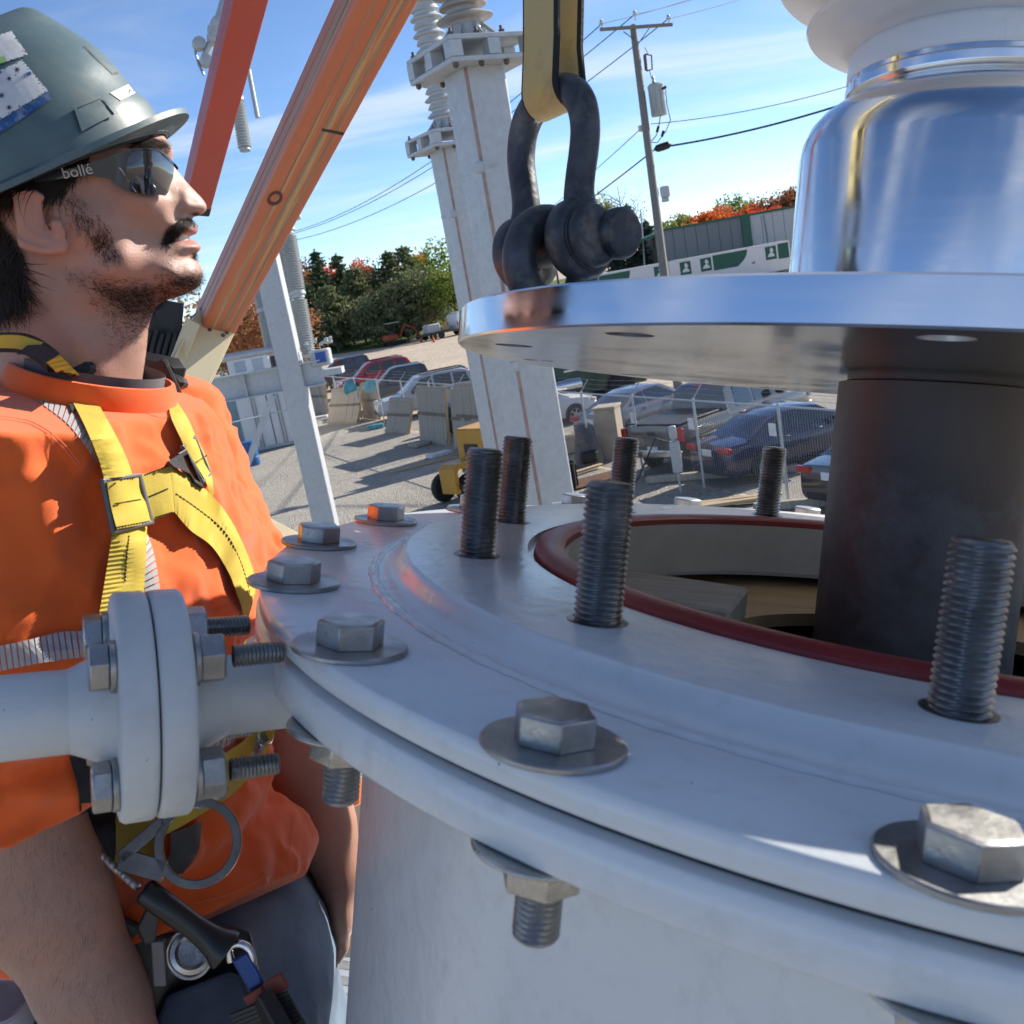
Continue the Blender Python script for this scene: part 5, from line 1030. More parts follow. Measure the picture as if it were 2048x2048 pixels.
# basket: top rail, side panel, floor
bk = thing('lift_basket', 'cream basket of the lift with ribbed metal floor around the worker', 'basket', None)
r0, r1 = at(470, 1035, 1.45), at(560, 1105, 1.12)
m = MB(); m.bar(at(440, 1020, 1.48), at(566, 1092, 1.30), .012, .060, x=(0, 0, 1)); m.bar(at(440, 1045, 1.48), at(566, 1118, 1.30), .05, .012, x=(0, 0, 1)); m.build('top_rail', cream, bk, smooth=0, bevel=.002)
MB().bar(at(440, 1135, 1.50), at(560, 1200, 1.32), .01, .13, x=(0, 0, 1)).build('rail_panel', cream, bk, smooth=0)
d2 = 1.42
P0, P1, P2, P3 = at(634, 1640, d2), at(745, 1600, d2-.1), at(745, 1915, d2-.03), at(632, 1915, d2+.06)
m = MB(); nn = (P1-P0).cross(P3-P0).normalized()*.012; m.add([P0, P1, P2, P3, P0+nn, P1+nn, P2+nn, P3+nn], [(0, 1, 2, 3), (7, 6, 5, 4), (0, 4, 5, 1), (1, 5, 6, 2), (2, 6, 7, 3), (3, 7, 4, 0)]); m.build('side_panel', cream, bk, smooth=0, fix=True)
for u, v in ((652, 1772), (650, 1815)): p = at(u, v, d2-.012); m = MB(); m.tube([p+vdir((-.007, -.012, 0)), p+vdir((-.001, -.006, 0)), p+vdir((.001, .002, 0)), p+vdir((-.002, .010, 0))], .0022, 6); m.build('slot', bolt_d, bk)
p = at(672, 1822, d2-.03); m = MB(); m.cyl(p+vdir((-.012, -.012, 0)), p+vdir((.010, .012, 0)), .006, seg=8); m.lathe([(0, -.006), (.013, -.005), (.013, .005), (0, .006)], 12, frame(p+vdir((.006, .008, 0)), vdir((0, 0, -1)))); m.build('latch_pin', black_steel, bk)
MB().bar(at(590, 1925, 1.45), at(645, 1900, 1.42), .03, .03).build('corner_foot', dark_o, bk)
MB().bar(at(686, 1560, 1.40), at(694, 1640, 1.40), .012, .05, x=(0, 0, 1)).build('orange_upright', mat('lift_orange', (.6, .16, .05), rough=.45), bk)
o = MB().bar(at(692, 1560, 1.41), at(690, 1612, 1.41), .004, .045, x=(0, 0, 1)).build('warning_label', mat('label_yellow', (.55, .40, .05), rough=.5), bk)
fc = bpy.data.curves.new('label_digit', 'FONT'); fc.body = '5'; fc.size = .036; fc.extrude = .0006; fo_ = bpy.data.objects.new('label_digit', fc); COL.objects.link(fo_)
def text_mesh(body, size, T, m, parent, name, ext=.0005, align='CENTER'):
    c = bpy.data.curves.new(name, 'FONT'); c.body = body; c.size = size; c.extrude = ext; c.align_x = align; c.align_y = 'CENTER'
    o = bpy.data.objects.new(name+'_c', c); COL.objects.link(o); dg = bpy.context.evaluated_depsgraph_get(); me = bpy.data.meshes.new_from_object(o.evaluated_get(dg)); bpy.data.objects.remove(o)
    me.materials.clear(); me.materials.append(m); q = bpy.data.objects.new(name, me); COL.objects.link(q); q.parent = parent; q.matrix_local = T; return q
bpy.data.objects.remove(fo_)
cx = vdir((1, 0, 0)); cyv = vdir((0, -1, 0)); cn = vdir((0, 0, -1))
def facing(p, rot=0, x=None, n=None):
    X = (x or (cx*math.cos(rot)+cyv*math.sin(rot))).normalized(); N = (n or cn); N = (N-X*N.dot(X)).normalized(); Yv = N.cross(X); return Matrix(((X.x, Yv.x, N.x, p.x), (X.y, Yv.y, N.y, p.y), (X.z, Yv.z, N.z, p.z), (0, 0, 0, 1)))
text_mesh('5', .034, facing(at(694, 1587, 1.375)), trim_m, bk, 'label_digit')
# ribbed floor
fz = at(650, 1990, 1.5)
m = MB(); T0 = frame(at(640, 2000, 1.50), vdir((.2, -.95, -.25)), vdir((1, .25, .1)))
prof = []; n = 26
for i in range(n): prof += [(-.45+i*.034, 0), (-.45+i*.034+.012, .0), (-.45+i*.034+.016, .012), (-.45+i*.034+.030, .012)]
vs = [(-.5, p[0], p[1]) for p in prof]+[(.35, p[0], p[1]) for p in prof]; k = len(prof); m.add(vs, [(i, i+1, k+i+1, k+i) for i in range(k-1)]); m.build('ribbed_floor', mat('aluminium_floor', (.6, .61, .61), rough=.35, metal=.8, var=.2, vscale=14), bk, T=T0, smooth=20)
# ------------------------------------------------------------------ the worker
def surface_nets(Fv, org, h):
    s = Fv < 0; c = [s[i:s.shape[0]-1+i, j:s.shape[1]-1+j, k:s.shape[2]-1+k] for i in (0, 1) for j in (0, 1) for k in (0, 1)]
    n_in = sum(x.astype(np.int8) for x in c); mask = (n_in > 0) & (n_in < 8); ids = np.full(mask.shape, -1, np.int64); cells = np.argwhere(mask); ids[mask] = np.arange(len(cells))
    pos = np.zeros((len(cells), 3)); cnt = np.zeros(len(cells)); cs = [(i, j, k) for i in (0, 1) for j in (0, 1) for k in (0, 1)]
    fv = [Fv[cells[:, 0]+i, cells[:, 1]+j, cells[:, 2]+k] for i, j, k in cs]
    for p in range(8):
        for q in range(p+1, 8):
            d = np.array(cs[q])-np.array(cs[p])
            if np.abs(d).sum() != 1: continue
            a, b = fv[p], fv[q]; m = (a < 0) != (b < 0); t = np.zeros(len(a)); t[m] = a[m]/(a[m]-b[m])
            pos[m] += (np.array(cs[p])+d*t[m][:, None]); cnt[m] += 1
    P = (cells+pos/cnt[:, None])*h+np.array(org); quads_ = []
    for ax in range(3):
        o1, o2 = [x for x in range(3) if x != ax]; sl0 = [slice(1, -1)]*3; sl0[ax] = slice(0, -1); sl1 = list(sl0); sl1[ax] = slice(1, None)
        A, B = s[tuple(sl0)], s[tuple(sl1)]; E_ = np.argwhere(A != B); fl_ = A[tuple(E_.T)]; E_ = E_.copy(); E_[:, o1] += 1; E_[:, o2] += 1
        def cid(d1, d2):
            e = E_.copy(); e[:, o1] += d1; e[:, o2] += d2; ok = (e >= 0).all(1) & (e < np.array(ids.shape)).all(1); r = np.full(len(e), -1); r[ok] = ids[tuple(e[ok].T)]; return r
        q = np.stack([cid(-1, -1), cid(0, -1), cid(0, 0), cid(-1, 0)], 1)
        if ax == 1: fl_ = ~fl_
        q[~fl_] = q[~fl_][:, ::-1]; quads_.append(q[(q >= 0).all(1)])
    return P, np.concatenate(quads_)
def relax(P, Q, it, lam=.5):
    e = np.concatenate([Q[:, [0, 1]], Q[:, [1, 2]], Q[:, [2, 3]], Q[:, [3, 0]]]); 
    for _ in range(it):
        acc = np.zeros_like(P); cn_ = np.zeros(len(P))
        for a, b in ((0, 1), (1, 0)): np.add.at(acc, e[:, a], P[e[:, b]]); np.add.at(cn_, e[:, a], 1)
        P = P+lam*(acc/np.maximum(cn_, 1)[:, None]-P)
    return P
def mesh_pq(name, P, Q, m, parent=None, cols=None):
    me = bpy.data.meshes.new(name); me.vertices.add(len(P)); me.vertices.foreach_set('co', np.ascontiguousarray(P, dtype=np.float32).ravel()); n = len(Q); w_ = Q.shape[1]; me.loops.add(n*w_); me.loops.foreach_set('vertex_index', Q.ravel()); me.polygons.add(n)
    me.polygons.foreach_set('loop_start', np.arange(0, n*w_, w_)); me.polygons.foreach_set('loop_total', np.full(n, w_)); me.update(calc_edges=True); me.polygons.foreach_set('use_smooth', np.ones(n, bool)); me.materials.append(m)
    if cols is not None:
        ca = me.color_attributes.new('Col', 'FLOAT_COLOR', 'POINT'); ca.data.foreach_set('color', np.c_[cols, np.ones(len(cols))].astype(np.float32).ravel())
    return obj(name, me, parent)
def smin(a, b, k): h_ = np.clip(.5+.5*(b-a)/k, 0, 1); return b*(1-h_)+a*h_-k*h_*(1-h_)
def smax(a, b, k): return -smin(-a, -b, k)
def noise3(X, sc, seed=0, oct=3):   # smooth value noise
    r = np.random.default_rng(seed); out = 0; amp = 1; tot = 0
    for o in range(oct):
        T = r.random((32, 32, 32)).astype(np.float32); q = X*sc*(2**o)+17.3; i = np.floor(q).astype(int); f_ = q-i; f_ = f_*f_*(3-2*f_); v = 0
        for dx in (0, 1):
            for dy in (0, 1):
                for dz in (0, 1): v = v+T[(i[..., 0]+dx) % 32, (i[..., 1]+dy) % 32, (i[..., 2]+dz) % 32]*np.where(dx, f_[..., 0], 1-f_[..., 0])*np.where(dy, f_[..., 1], 1-f_[..., 1])*np.where(dz, f_[..., 2], 1-f_[..., 2])
        out = out+amp*v; tot += amp; amp *= .5
    return out/tot*2-1
# --- head frame: plane through the head, normal towards the camera side
HP = np.array([(200-CPX)/FPX*.87, (480-CPX)/FPX*.87, .87]); rn_ = -HP/np.linalg.norm(HP)
ex0 = np.array([1., 0, 0]); ex0 -= rn_*ex0.dot(rn_); ex0 /= np.linalg.norm(ex0); PSI = R(7)
HX = ex0*math.cos(PSI)+rn_*math.sin(PSI); HY = rn_*math.cos(PSI)-ex0*math.sin(PSI); HZ = np.cross(HX, HY)
if HZ[1] > 0: HZ = -HZ
def zp(x, y, ox=0, oy=0, sc_=2.76):    # traced point -> coordinates in the head plane
    u, v = ox+x/sc_, oy+y/sc_; r = np.array([(u-CPX)/FPX, (v-CPX)/FPX, 1.]); t = HP.dot(HY)/r.dot(HY); p = r*t-HP; return np.array([p.dot(HX), p.dot(HZ)])
def z2(x, y): return zp(x, y, 180, 230, 7.431)     # from the close view of the eyes
def h2w(a, y, b): a, y, b = np.asarray(a), np.asarray(y), np.asarray(b); L_ = HP+a[..., None]*HX+y[..., None]*HY+b[..., None]*HZ; return ORI+L_ @ MW.T
outline = [(830, 680), (905, 750), (940, 800), (956, 845), (951, 880), (957, 912), (990, 952), (1040, 1015), (1085, 1062), (1120, 1100), (1142, 1138), (1136, 1165), (1118, 1185), (1090, 1198), (1066, 1201), (1060, 1213), (1072, 1230), (1086, 1246), (1093, 1265), (1089, 1283), (1072, 1297), (1040, 1308), (1062, 1324), (1086, 1336), (1105, 1350), (1110, 1366), (1099, 1386), (1081, 1405), (1079, 1420), (1095, 1445), (1112, 1478), (1120, 1515), (1113, 1550), (1092, 1585), (1050, 1612), (985, 1638), (910, 1662), (862, 1700), (836, 1750), (820, 1810), (811, 1900), (800, 1990), (782, 2120), (770, 2260), (740, 2420), (100, 2420), (-60, 2000), (-110, 1700), (-200, 1450), (-300, 1200), (-330, 900), (-280, 600), (-180, 380), (-30, 220), (120, 165), (320, 230), (480, 330), (640, 470), (750, 590)]
PO = np.array([zp(*p) for p in outline]); PO = smooth_path(np.vstack([PO, PO[:1]]), 4)[:-1]
hv = .0017
ga_ = np.arange(PO[:, 0].min()-.008, PO[:, 0].max()+.008, hv); gb_ = np.arange(PO[:, 1].min()-.006, PO[:, 1].max()+.008, hv); gy_ = np.arange(-.092, .0925, hv)
GA, GB = np.meshgrid(ga_, gb_, indexing='ij')
def poly_dist(PX, GA, GB):
    d2 = np.full(GA.shape, 1e9); ins = np.zeros(GA.shape, bool); n = len(PX)
    for i in range(n):
        a, b = PX[i], PX[(i+1) % n]; e = b-a; w0, w1 = GA-a[0], GB-a[1]; t = np.clip((w0*e[0]+w1*e[1])/(e@e+1e-12), 0, 1); d2 = np.minimum(d2, (w0-e[0]*t)**2+(w1-e[1]*t)**2)
        c = ((a[1] > GB) != (b[1] > GB)) & (GA < (b[0]-a[0])*(GB-a[1])/(b[1]-a[1]+1e-12)+a[0]); ins ^= c
    d = np.sqrt(d2); return np.where(ins, d, -d)
dist = poly_dist(PO, GA, GB)
ctrl = [((200, 700), .079, .095), ((-150, 900), .074, .085), ((500, 560), .076, .085), ((800, 740), .062, .058), ((700, 880), .068, .060), ((930, 860), .052, .040), ((1010, 1000), .0155, .0135), ((1085, 1110), .0165, .0150), ((1040, 1160), .0195, .0145), ((985, 1060), .026, .028), ((1030, 1300), .031, .024), ((960, 1320), .041, .035), ((1060, 1500), .034, .028), ((950, 1520), .045, .036), ((850, 1130), .060, .056), ((930, 1230), .049, .046), ((680, 1430), .063, .050), ((560, 1250), .071, .062), ((860, 1600), .042, .030), ((500, 1800), .060, .062), ((700, 2000), .055, .055), ((300, 2300), .066, .062), ((100, 1500), .065, .066), ((300, 1200), .074, .080), ((500, 1550), .061, .055)]
num = 0; num2 = 0; den = 0
for (p, W_, D_) in ctrl:
    q = zp(*p); w_ = 1/(((GA-q[0])**2+(GB-q[1])**2)+.004**2)**1.5; num = num+w_*W_; num2 = num2+w_*D_; den = den+w_
WW, DD = num/den, num2/den
def G2(p, sx_, sy_=None, rot=0):
    q = zp(*p); sy_ = sy_ or sx_; k = .000154; x = (GA-q[0]); y = (GB-q[1]); c, s_ = math.cos(rot), math.sin(rot); return np.exp(-.5*(((x*c+y*s_)/(sx_*k))**2+((-x*s_+y*c)/(sy_*k))**2))
def ridge2(pts, w_, amp):
    d2 = np.full(GA.shape, 1e9)
    P = smooth_path([zp(*p) for p in pts], 5)
    for a, b in zip(P[:-1], P[1:]):
        e = b-a; t = np.clip(((GA-a[0])*e[0]+(GB-a[1])*e[1])/(e@e+1e-12), 0, 1); d2 = np.minimum(d2, (GA-a[0]-e[0]*t)**2+(GB-a[1]-e[1]*t)**2)
    return amp*np.exp(-d2/(2*(w_*.000154)**2))
x_ = dist/DD; h2_ = np.where(x_ < 0, 2*WW**2*np.maximum(x_, -3), WW**2*(1-(1-np.minimum(x_, 1))**2)); hh_ = np.sqrt(np.maximum(h2_, 0))
bump = (-.0085*G2((850, 935), 95, 60) + .0045*G2((740, 1050), 110, 70) + .0042*G2((1022, 1158), 34, 26) - .0030*G2((975, 1165), 20, 40) + ridge2([(985, 1195), (950, 1260), (925, 1330)], 14, -.0022) - .004*G2((948, 1332), 24, 22) + .0022*G2((1030, 1268), 60, 14, R(-20)) + .003*G2((1045, 1352), 60, 16, R(-8))
         + ridge2([(952, 1331), (990, 1322), (1040, 1310)], 6, -.0075) + .003*G2((1075, 1500), 45, 50) + .003*G2((640, 1480), 90, 60) + ridge2([(250, 1480), (420, 1750), (640, 2100), (720, 2350)], 55, .005) - .006*G2((600, 1720), 110, 90) - .003*G2((1030, 1415), 60, 25) + .004*G2((860, 830), 90, 30, R(10)) - .004*G2((640, 830), 60, 80) - .006*G2((860, 1290), 90, 90) + .002*G2((470, 1150), 50, 90) - .0085*G2((322, 1240), 46, 56) - .003*G2((235, 1165), 26, 60) - .002*G2((1000, 1105), 14, 40))
hh_ = np.where(hh_ > .002, np.maximum(hh_+bump*np.clip(hh_/.012, 0, 1), .0005), hh_)
# nostrils: dark pits seen from below
hh_ = np.where(hh_ > 0, hh_-.014*G2((1078, 1180), 24, 8, R(8)), hh_)
S2 = np.where(h2_ < 0, h2_, hh_**2)
AY = np.abs(gy_)[None, :, None]; F3 = ((AY**2-S2[:, None, :])/(2*np.maximum(np.maximum(AY, np.sqrt(np.maximum(S2, 0))[:, None, :]), .008))).astype(np.float32)
# ears
ia = np.where((ga_ > zp(60, 0)[0]) & (ga_ < zp(490, 0)[0]))[0]; ib = np.where((gb_ < zp(0, 1030)[1]) & (gb_ > zp(0, 1440)[1]))[0]; A0, A1, B0, B1 = ia[0], ia[-1]+1, ib[0], ib[-1]+1
EA, EY, EB = np.meshgrid(ga_[A0:A1], np.abs(gy_), gb_[B0:B1], indexing='ij'); sub = F3[A0:A1, :, B0:B1]
ef, ebk = zp(420, 1200)[0], zp(110, 1200)[0]
hear = float(hh_[np.abs(ga_-zp(330, 0)[0]).argmin(), np.abs(gb_-zp(0, 1230)[1]).argmin()])
def eary(a): t = np.clip((ef-a)/(ef-ebk), 0, 1); return hear+.002+.0185*t**1.0
def tube3(pts, r_, dy):
    P = smooth_path([zp(*p) for p in pts], 4); d = np.full(EA.shape, 1e9, np.float32)
    for a, b in zip(P[:-1], P[1:]):
        pa = np.array([a[0], eary(a[0])+dy, a[1]]); pb_ = np.array([b[0], eary(b[0])+dy, b[1]]); e = pb_-pa; t = np.clip(((EA-pa[0])*e[0]+(EY-pa[1])*e[1]+(EB-pa[2])*e[2])/(e@e+1e-12), 0, 1); d = np.minimum(d, np.sqrt((EA-pa[0]-e[0]*t)**2+(EY-pa[1]-e[1]*t)**2+(EB-pa[2]-e[2]*t)**2))
    return d-r_
ear_poly = np.array([zp(*p) for p in [(330, 1110), (260, 1080), (190, 1085), (135, 1110), (118, 1145), (122, 1190), (142, 1240), (178, 1295), (220, 1335), (275, 1362), (340, 1378), (400, 1378), (428, 1350), (432, 1300), (420, 1230), (390, 1170)]])
ed = poly_dist(smooth_path(np.vstack([ear_poly, ear_poly[:1]]), 3)[:-1], GA[A0:A1, B0:B1], GB[A0:A1, B0:B1])[:, None, :]
plate = smax(-ed, np.abs(EY-(eary(EA)-.002))-.0035, .003)
conch = np.exp(-.5*(((EA-zp(325, 0)[0])/(52*.000154))**2+((EB-zp(0, 1235)[1])/(62*.000154))**2)); fossa = np.exp(-.5*(((EA-zp(232, 0)[0])/(24*.000154))**2+((EB-zp(0, 1165)[1])/(60*.000154))**2))
plate = plate+.010*conch+.004*fossa
sub = smin(sub, plate.astype(np.float32), .0035)
sub = smin(sub, tube3([(318, 1110), (270, 1082), (215, 1075), (160, 1090), (125, 1120), (116, 1160), (128, 1210), (155, 1262), (195, 1315), (245, 1350), (310, 1372), (370, 1378), (412, 1368)], .0034, .0010), .0018)
sub = smin(sub, tube3([(255, 1130), (222, 1180), (222, 1230), (250, 1285), (300, 1318), (345, 1325)], .0031, -.0005), .0025)
sub = smin(sub, tube3([(395, 1245), (408, 1285)], .0050, .001), .004)
sub = smin(sub, tube3([(385, 1350), (420, 1352)], .0055, -.002), .005)
sub = smax(sub, -tube3([(362, 1262), (392, 1300)], .0042, -.006), .003)
F3[A0:A1, :, B0:B1] = sub
VP, VQ = surface_nets(F3, (ga_[0], gy_[0], gb_[0]), hv); VP = relax(VP, VQ, 2, .4)
# colours on the skin
def inpoly(pts, a, b, soft):
    P = np.array([zp(*p) for p in pts]); d = poly_dist(P, a, b); return np.clip(.5+d/soft, 0, 1)
va, vy, vb = VP[:, 0], VP[:, 1], VP[:, 2]
skin = np.array([.41, .23, .178]); nz = noise3(VP, 55, 3)[:, None]; nz2 = noise3(VP, 260, 5)[:, None]
cl = skin*(1+.10*nz+.05*nz2)+np.array([.03, -.01, -.01])*noise3(VP, 22, 9)[:, None]
def mixc(c, m, col): m = np.clip(m, 0, 1)[:, None]; return c*(1-m)+np.array(col)*m
cl = mixc(cl, .75*inpoly([(960, 1330), (1000, 1285), (1050, 1255), (1080, 1238), (1120, 1250), (1110, 1300), (1045, 1312)], va, vb, .002), (.44, .17, .15))
cl = mixc(cl, .6*inpoly([(960, 1334), (1045, 1312), (1120, 1340), (1125, 1375), (1080, 1378), (1010, 1352)], va, vb, .003), (.42, .17, .15))
cl = mixc(cl, .35*G_ if False else .35*inpoly([(90, 1060), (300, 1060), (450, 1300), (440, 1400), (250, 1400), (90, 1200)], va, vb, .006), (.52, .25, .19))
beard_lo = [(430, 1500), (520, 1480), (700, 1540), (860, 1540), (960, 1430), (985, 1470), (1040, 1500), (1120, 1490), (1130, 1560), (1060, 1630), (900, 1690), (830, 1790), (760, 1800), (640, 1700), (540, 1640)]
beard_ch = [(560, 1560), (700, 1580), (880, 1570), (1000, 1520), (1120, 1505), (1130, 1570), (1050, 1640), (900, 1690), (840, 1740), (700, 1690)]
side_b = [(420, 1090), (480, 1100), (560, 1190), (650, 1260), (640, 1330), (560, 1310), (480, 1260), (440, 1180)]
side_2 = [(560, 1300), (640, 1310), (700, 1420), (640, 1440), (580, 1380)]
mous = [(1075, 1222), (1040, 1208), (990, 1225), (945, 1270), (920, 1310), (918, 1355), (950, 1370), (965, 1330), (985, 1295), (1030, 1262), (1085, 1248)]
soul = [(1062, 1398), (1085, 1392), (1085, 1425), (1060, 1420)]
brow_ = [(760, 840), (800, 815), (870, 802), (935, 808), (940, 838), (880, 838), (800, 848)]
hairline = [(-400, 1700), (-400, 300), (400, 300), (560, 880), (480, 960), (430, 1080), (330, 1080), (180, 1060), (95, 1120), (110, 1230), (175, 1330), (215, 1420), (215, 1560), (170, 1620), (-60, 1650)]
for pl_, k_, sf in ((beard_lo, .38, .010), (beard_ch, .40, .006), (side_b, .34, .016), (side_2, .30, .010), (mous, .60, .004), (soul, .4, .002), (brow_, .7, .004)): cl = mixc(cl, k_*inpoly(pl_, va, vb, sf)*(.75+.4*nz2[:, 0]), (.055, .040, .038))
cl = mixc(cl, .8*inpoly([(1045, 1186), (1070, 1171), (1100, 1174), (1112, 1186), (1085, 1192)], va, vb, .0015), (.07, .022, .02))  # shade inside the nostril painted into the skin colour
cl = mixc(cl, .95*inpoly(hairline, va, vb, .006), (.02, .017, .016))
def skin_mat():
    m = bpy.data.materials.new('skin'); m.use_nodes = True; t = m.node_tree; b = t.nodes['Principled BSDF']; L = t.links.new
    a = nd(t, 'ShaderNodeVertexColor', layer_name='Col'); L(a.outputs[0], b.inputs['Base Color']); b.inputs['Roughness'].default_value = .5; b.inputs['Specular IOR Level'].default_value = .4
    b.inputs['Subsurface Weight'].default_value = .12; b.inputs['Subsurface Radius'].default_value = (.006, .003, .002); b.inputs['Subsurface Scale'].default_value = .6
    tcn = nd(t, 'ShaderNodeTexCoord'); n = nd(t, 'ShaderNodeTexNoise'); n.inputs['Scale'].default_value = 700; n.inputs['Detail'].default_value = 3; L(tcn.outputs['Object'], n.inputs['Vector']); bp = nd(t, 'ShaderNodeBump'); bp.inputs['Distance'].default_value = .0005; bp.inputs['Strength'].default_value = .6; L(n.outputs[0], bp.inputs['Height']); L(bp.outputs[0], b.inputs['Normal']); return m
skin_m = skin_mat()
headW = h2w(VP[:, 0], VP[:, 1], VP[:, 2])
# --- body in lens coordinates
U_ = _up.copy(); F_ = np.array([.985, 0, .06]); F_ -= U_*F_.dot(U_); F_ /= np.linalg.norm(F_); L_ = np.cross(F_, U_)
if L_[2] > 0: L_ = -L_
def lc(u, v, d): return np.array([(u-CPX)/FPX*d, (v-CPX)/FPX*d, d])
N0 = lc(165, 775, .885)
def grid(lo, hi, h): return np.stack(np.meshgrid(*[np.arange(lo[i], hi[i], h) for i in range(3)], indexing='ij'), -1).astype(np.float32)
def cap(X, a, b, ra, rb):
    a, b = np.asarray(a, np.float32), np.asarray(b, np.float32); e = b-a; t = np.clip(((X-a)@e)/(e@e), 0, 1); return np.sqrt(((X-a-t[..., None]*e)**2).sum(-1))-(ra+(rb-ra)*t)
def ell(X, c, r_, axes):
    q = X-np.asarray(c, np.float32); s_ = sum(((q@np.asarray(ax, np.float32))/rr)**2 for ax, rr in zip(axes, r_)); return (np.sqrt(s_)-1)*min(r_)
# skeleton
SR = lc(20, 875, .735); ER = lc(2, 1640, .760); WR = lc(272, 2150, .80)
SL = N0-.185*L_-.055*U_; EL = lc(548, 1425, 1.08); WL = lc(676, 1735, 1.10)
def forearm(X, E, W_, rad=1.0, seed=0):
    mid = E+(W_-E)*.28
    d = cap(X, E, mid, .046*rad, .049*rad); d = smin(d, cap(X, mid, E+(W_-E)*.7, .048*rad, .036*rad), .02); d = smin(d, cap(X, E+(W_-E)*.65, W_, .037*rad, .029*rad), .02); pr_ = np.cross(W_-E, [0, 0, 1.]); pr_ /= np.linalg.norm(pr_); d = smin(d, cap(X, E+pr_*.016-(W_-E)*.1, E+(W_-E)*.45+pr_*.012, .030, .026), .02); return d
def hand(X, W_, dir_, side, nrm, s=1.0):
    dir_ = dir_/np.linalg.norm(dir_); side = side-dir_*side.dot(dir_); side /= np.linalg.norm(side); nrm = np.cross(dir_, side)
    d = ell(X, W_+dir_*.045*s, (.05*s, .041*s, .018*s), (dir_, side, nrm))
    for k, (o, l, c) in enumerate(((-.028, .062, .5), (-.010, .072, .45), (.009, .068, .45), (.026, .054, .5))):
        b0 = W_+dir_*.082*s+side*o*s; b1 = b0+dir_*l*.5*s+nrm*l*.28*s; b2 = b1+dir_*l*.18*s+nrm*l*.42*s; d = smin(d, cap(X, b0, b1, .0095*s, .009*s), .006); d = smin(d, cap(X, b1, b2, .009*s, .0078*s), .005)
    t0 = W_+dir_*.025*s-side*.034*s; t1 = t0+dir_*.035*s-side*.02*s+nrm*.012*s; t2 = t1+dir_*.026*s+nrm*.016*s; d = smin(d, cap(X, t0, t1, .013*s, .0105*s), .008); d = smin(d, cap(X, t1, t2, .0105*s, .009*s), .005); return d
def skin_part(lo, hi, h, fn_, relax_n=2):
    X = grid(lo, hi, h); P, Q = surface_nets(fn_(X), lo, h); return relax(P, Q, relax_n), Q
parts_ = []
lo, hi = np.minimum(ER, WR)-.09, np.maximum(ER, WR)+.16; lo[1] = ER[1]-.12
P, Q = skin_part(lo, hi, .0035, lambda X: smin(smin(forearm(X, ER, WR, .97), cap(X, SR+(ER-SR)*.7, ER, .05, .050), .03), hand(X, WR, WR-ER, L_*1.0, None), .02)); parts_.append((P, Q))
lo, hi = np.minimum(EL, WL)-.09, np.maximum(EL, WL)+.14
P, Q = skin_part(lo, hi, .0035, lambda X: smin(smin(forearm(X, EL, WL, .98), cap(X, SL+(EL-SL)*.7, EL, .045, .046), .03), hand(X, WL, np.array([-.05, .9, .25]), np.array([.3, 0., -1.]), None), .02)); parts_.append((P, Q))
allP = [headW]; allQ = [VQ]; allC = [cl]; off = len(headW)
for P, Q in parts_:
    Wd = ORI+P @ MW.T; n1_ = noise3(P, 60, 4)[:, None]; n2_ = noise3(P*np.array([1, .5, 1]), 300, 8)[:, None]; n4_ = noise3(P, 18, 12)[:, None]
    c = np.array([.39, .22, .165])*(1+.10*n1_+.10*n2_)+np.array([.05, -.005, -.01])*n4_; allP.append(Wd); allQ.append(Q+off); allC.append(c); off += len(P)
PER = thing('person', 'worker in orange shirt and grey hard hat looking up beside the turret', 'person', at(300, 2300, 1.05))
body = mesh_pq('body', np.concatenate(allP), np.concatenate(allQ), skin_m, None, np.concatenate(allC)); body.parent = PER; body.matrix_parent_inverse = PER.matrix_world.inverted()
def kid(o, p=None): p = p or PER; o.parent = p; o.matrix_parent_inverse = p.matrix_world.inverted(); return o
# --- shirt
sections = [(-.05, .058, .066, .004), (0.0, .070, .078, .002), (.015, .076, .092, .000), (.035, .084, .122, -.004), (.060, .092, .160, -.009), (.095, .102, .186, -.017), (.16, .116, .188, -.026), (.25, .122, .178, -.036), (.34, .118, .168, -.042), (.42, .118, .164, -.046), (.50, .124, .166, -.048), (.56, .126, .168, -.05), (.62, .126, .168, -.05)]
st_ = np.array(sections)
HEM = .525
def torso(X, grow=0.0):
    q = X-N0.astype(np.float32); t = -(q@U_.astype(np.float32)); fd_ = np.interp(t, st_[:, 0], st_[:, 1])+grow; fl__ = np.interp(t, st_[:, 0], st_[:, 2])+grow; co = np.interp(t, st_[:, 0], st_[:, 3])
    f = (q@F_.astype(np.float32))-co; l = q@L_.astype(np.float32); r_ = (np.abs(f/fd_)**2.35+np.abs(l/fl__)**2.35)**(1/2.35); return (r_-1)*np.minimum(fd_, fl__)*.95, t, f, l
hS = .0036; loS = np.array([-.56, -.22, .58]); hiS = np.array([.0, .50, 1.22])
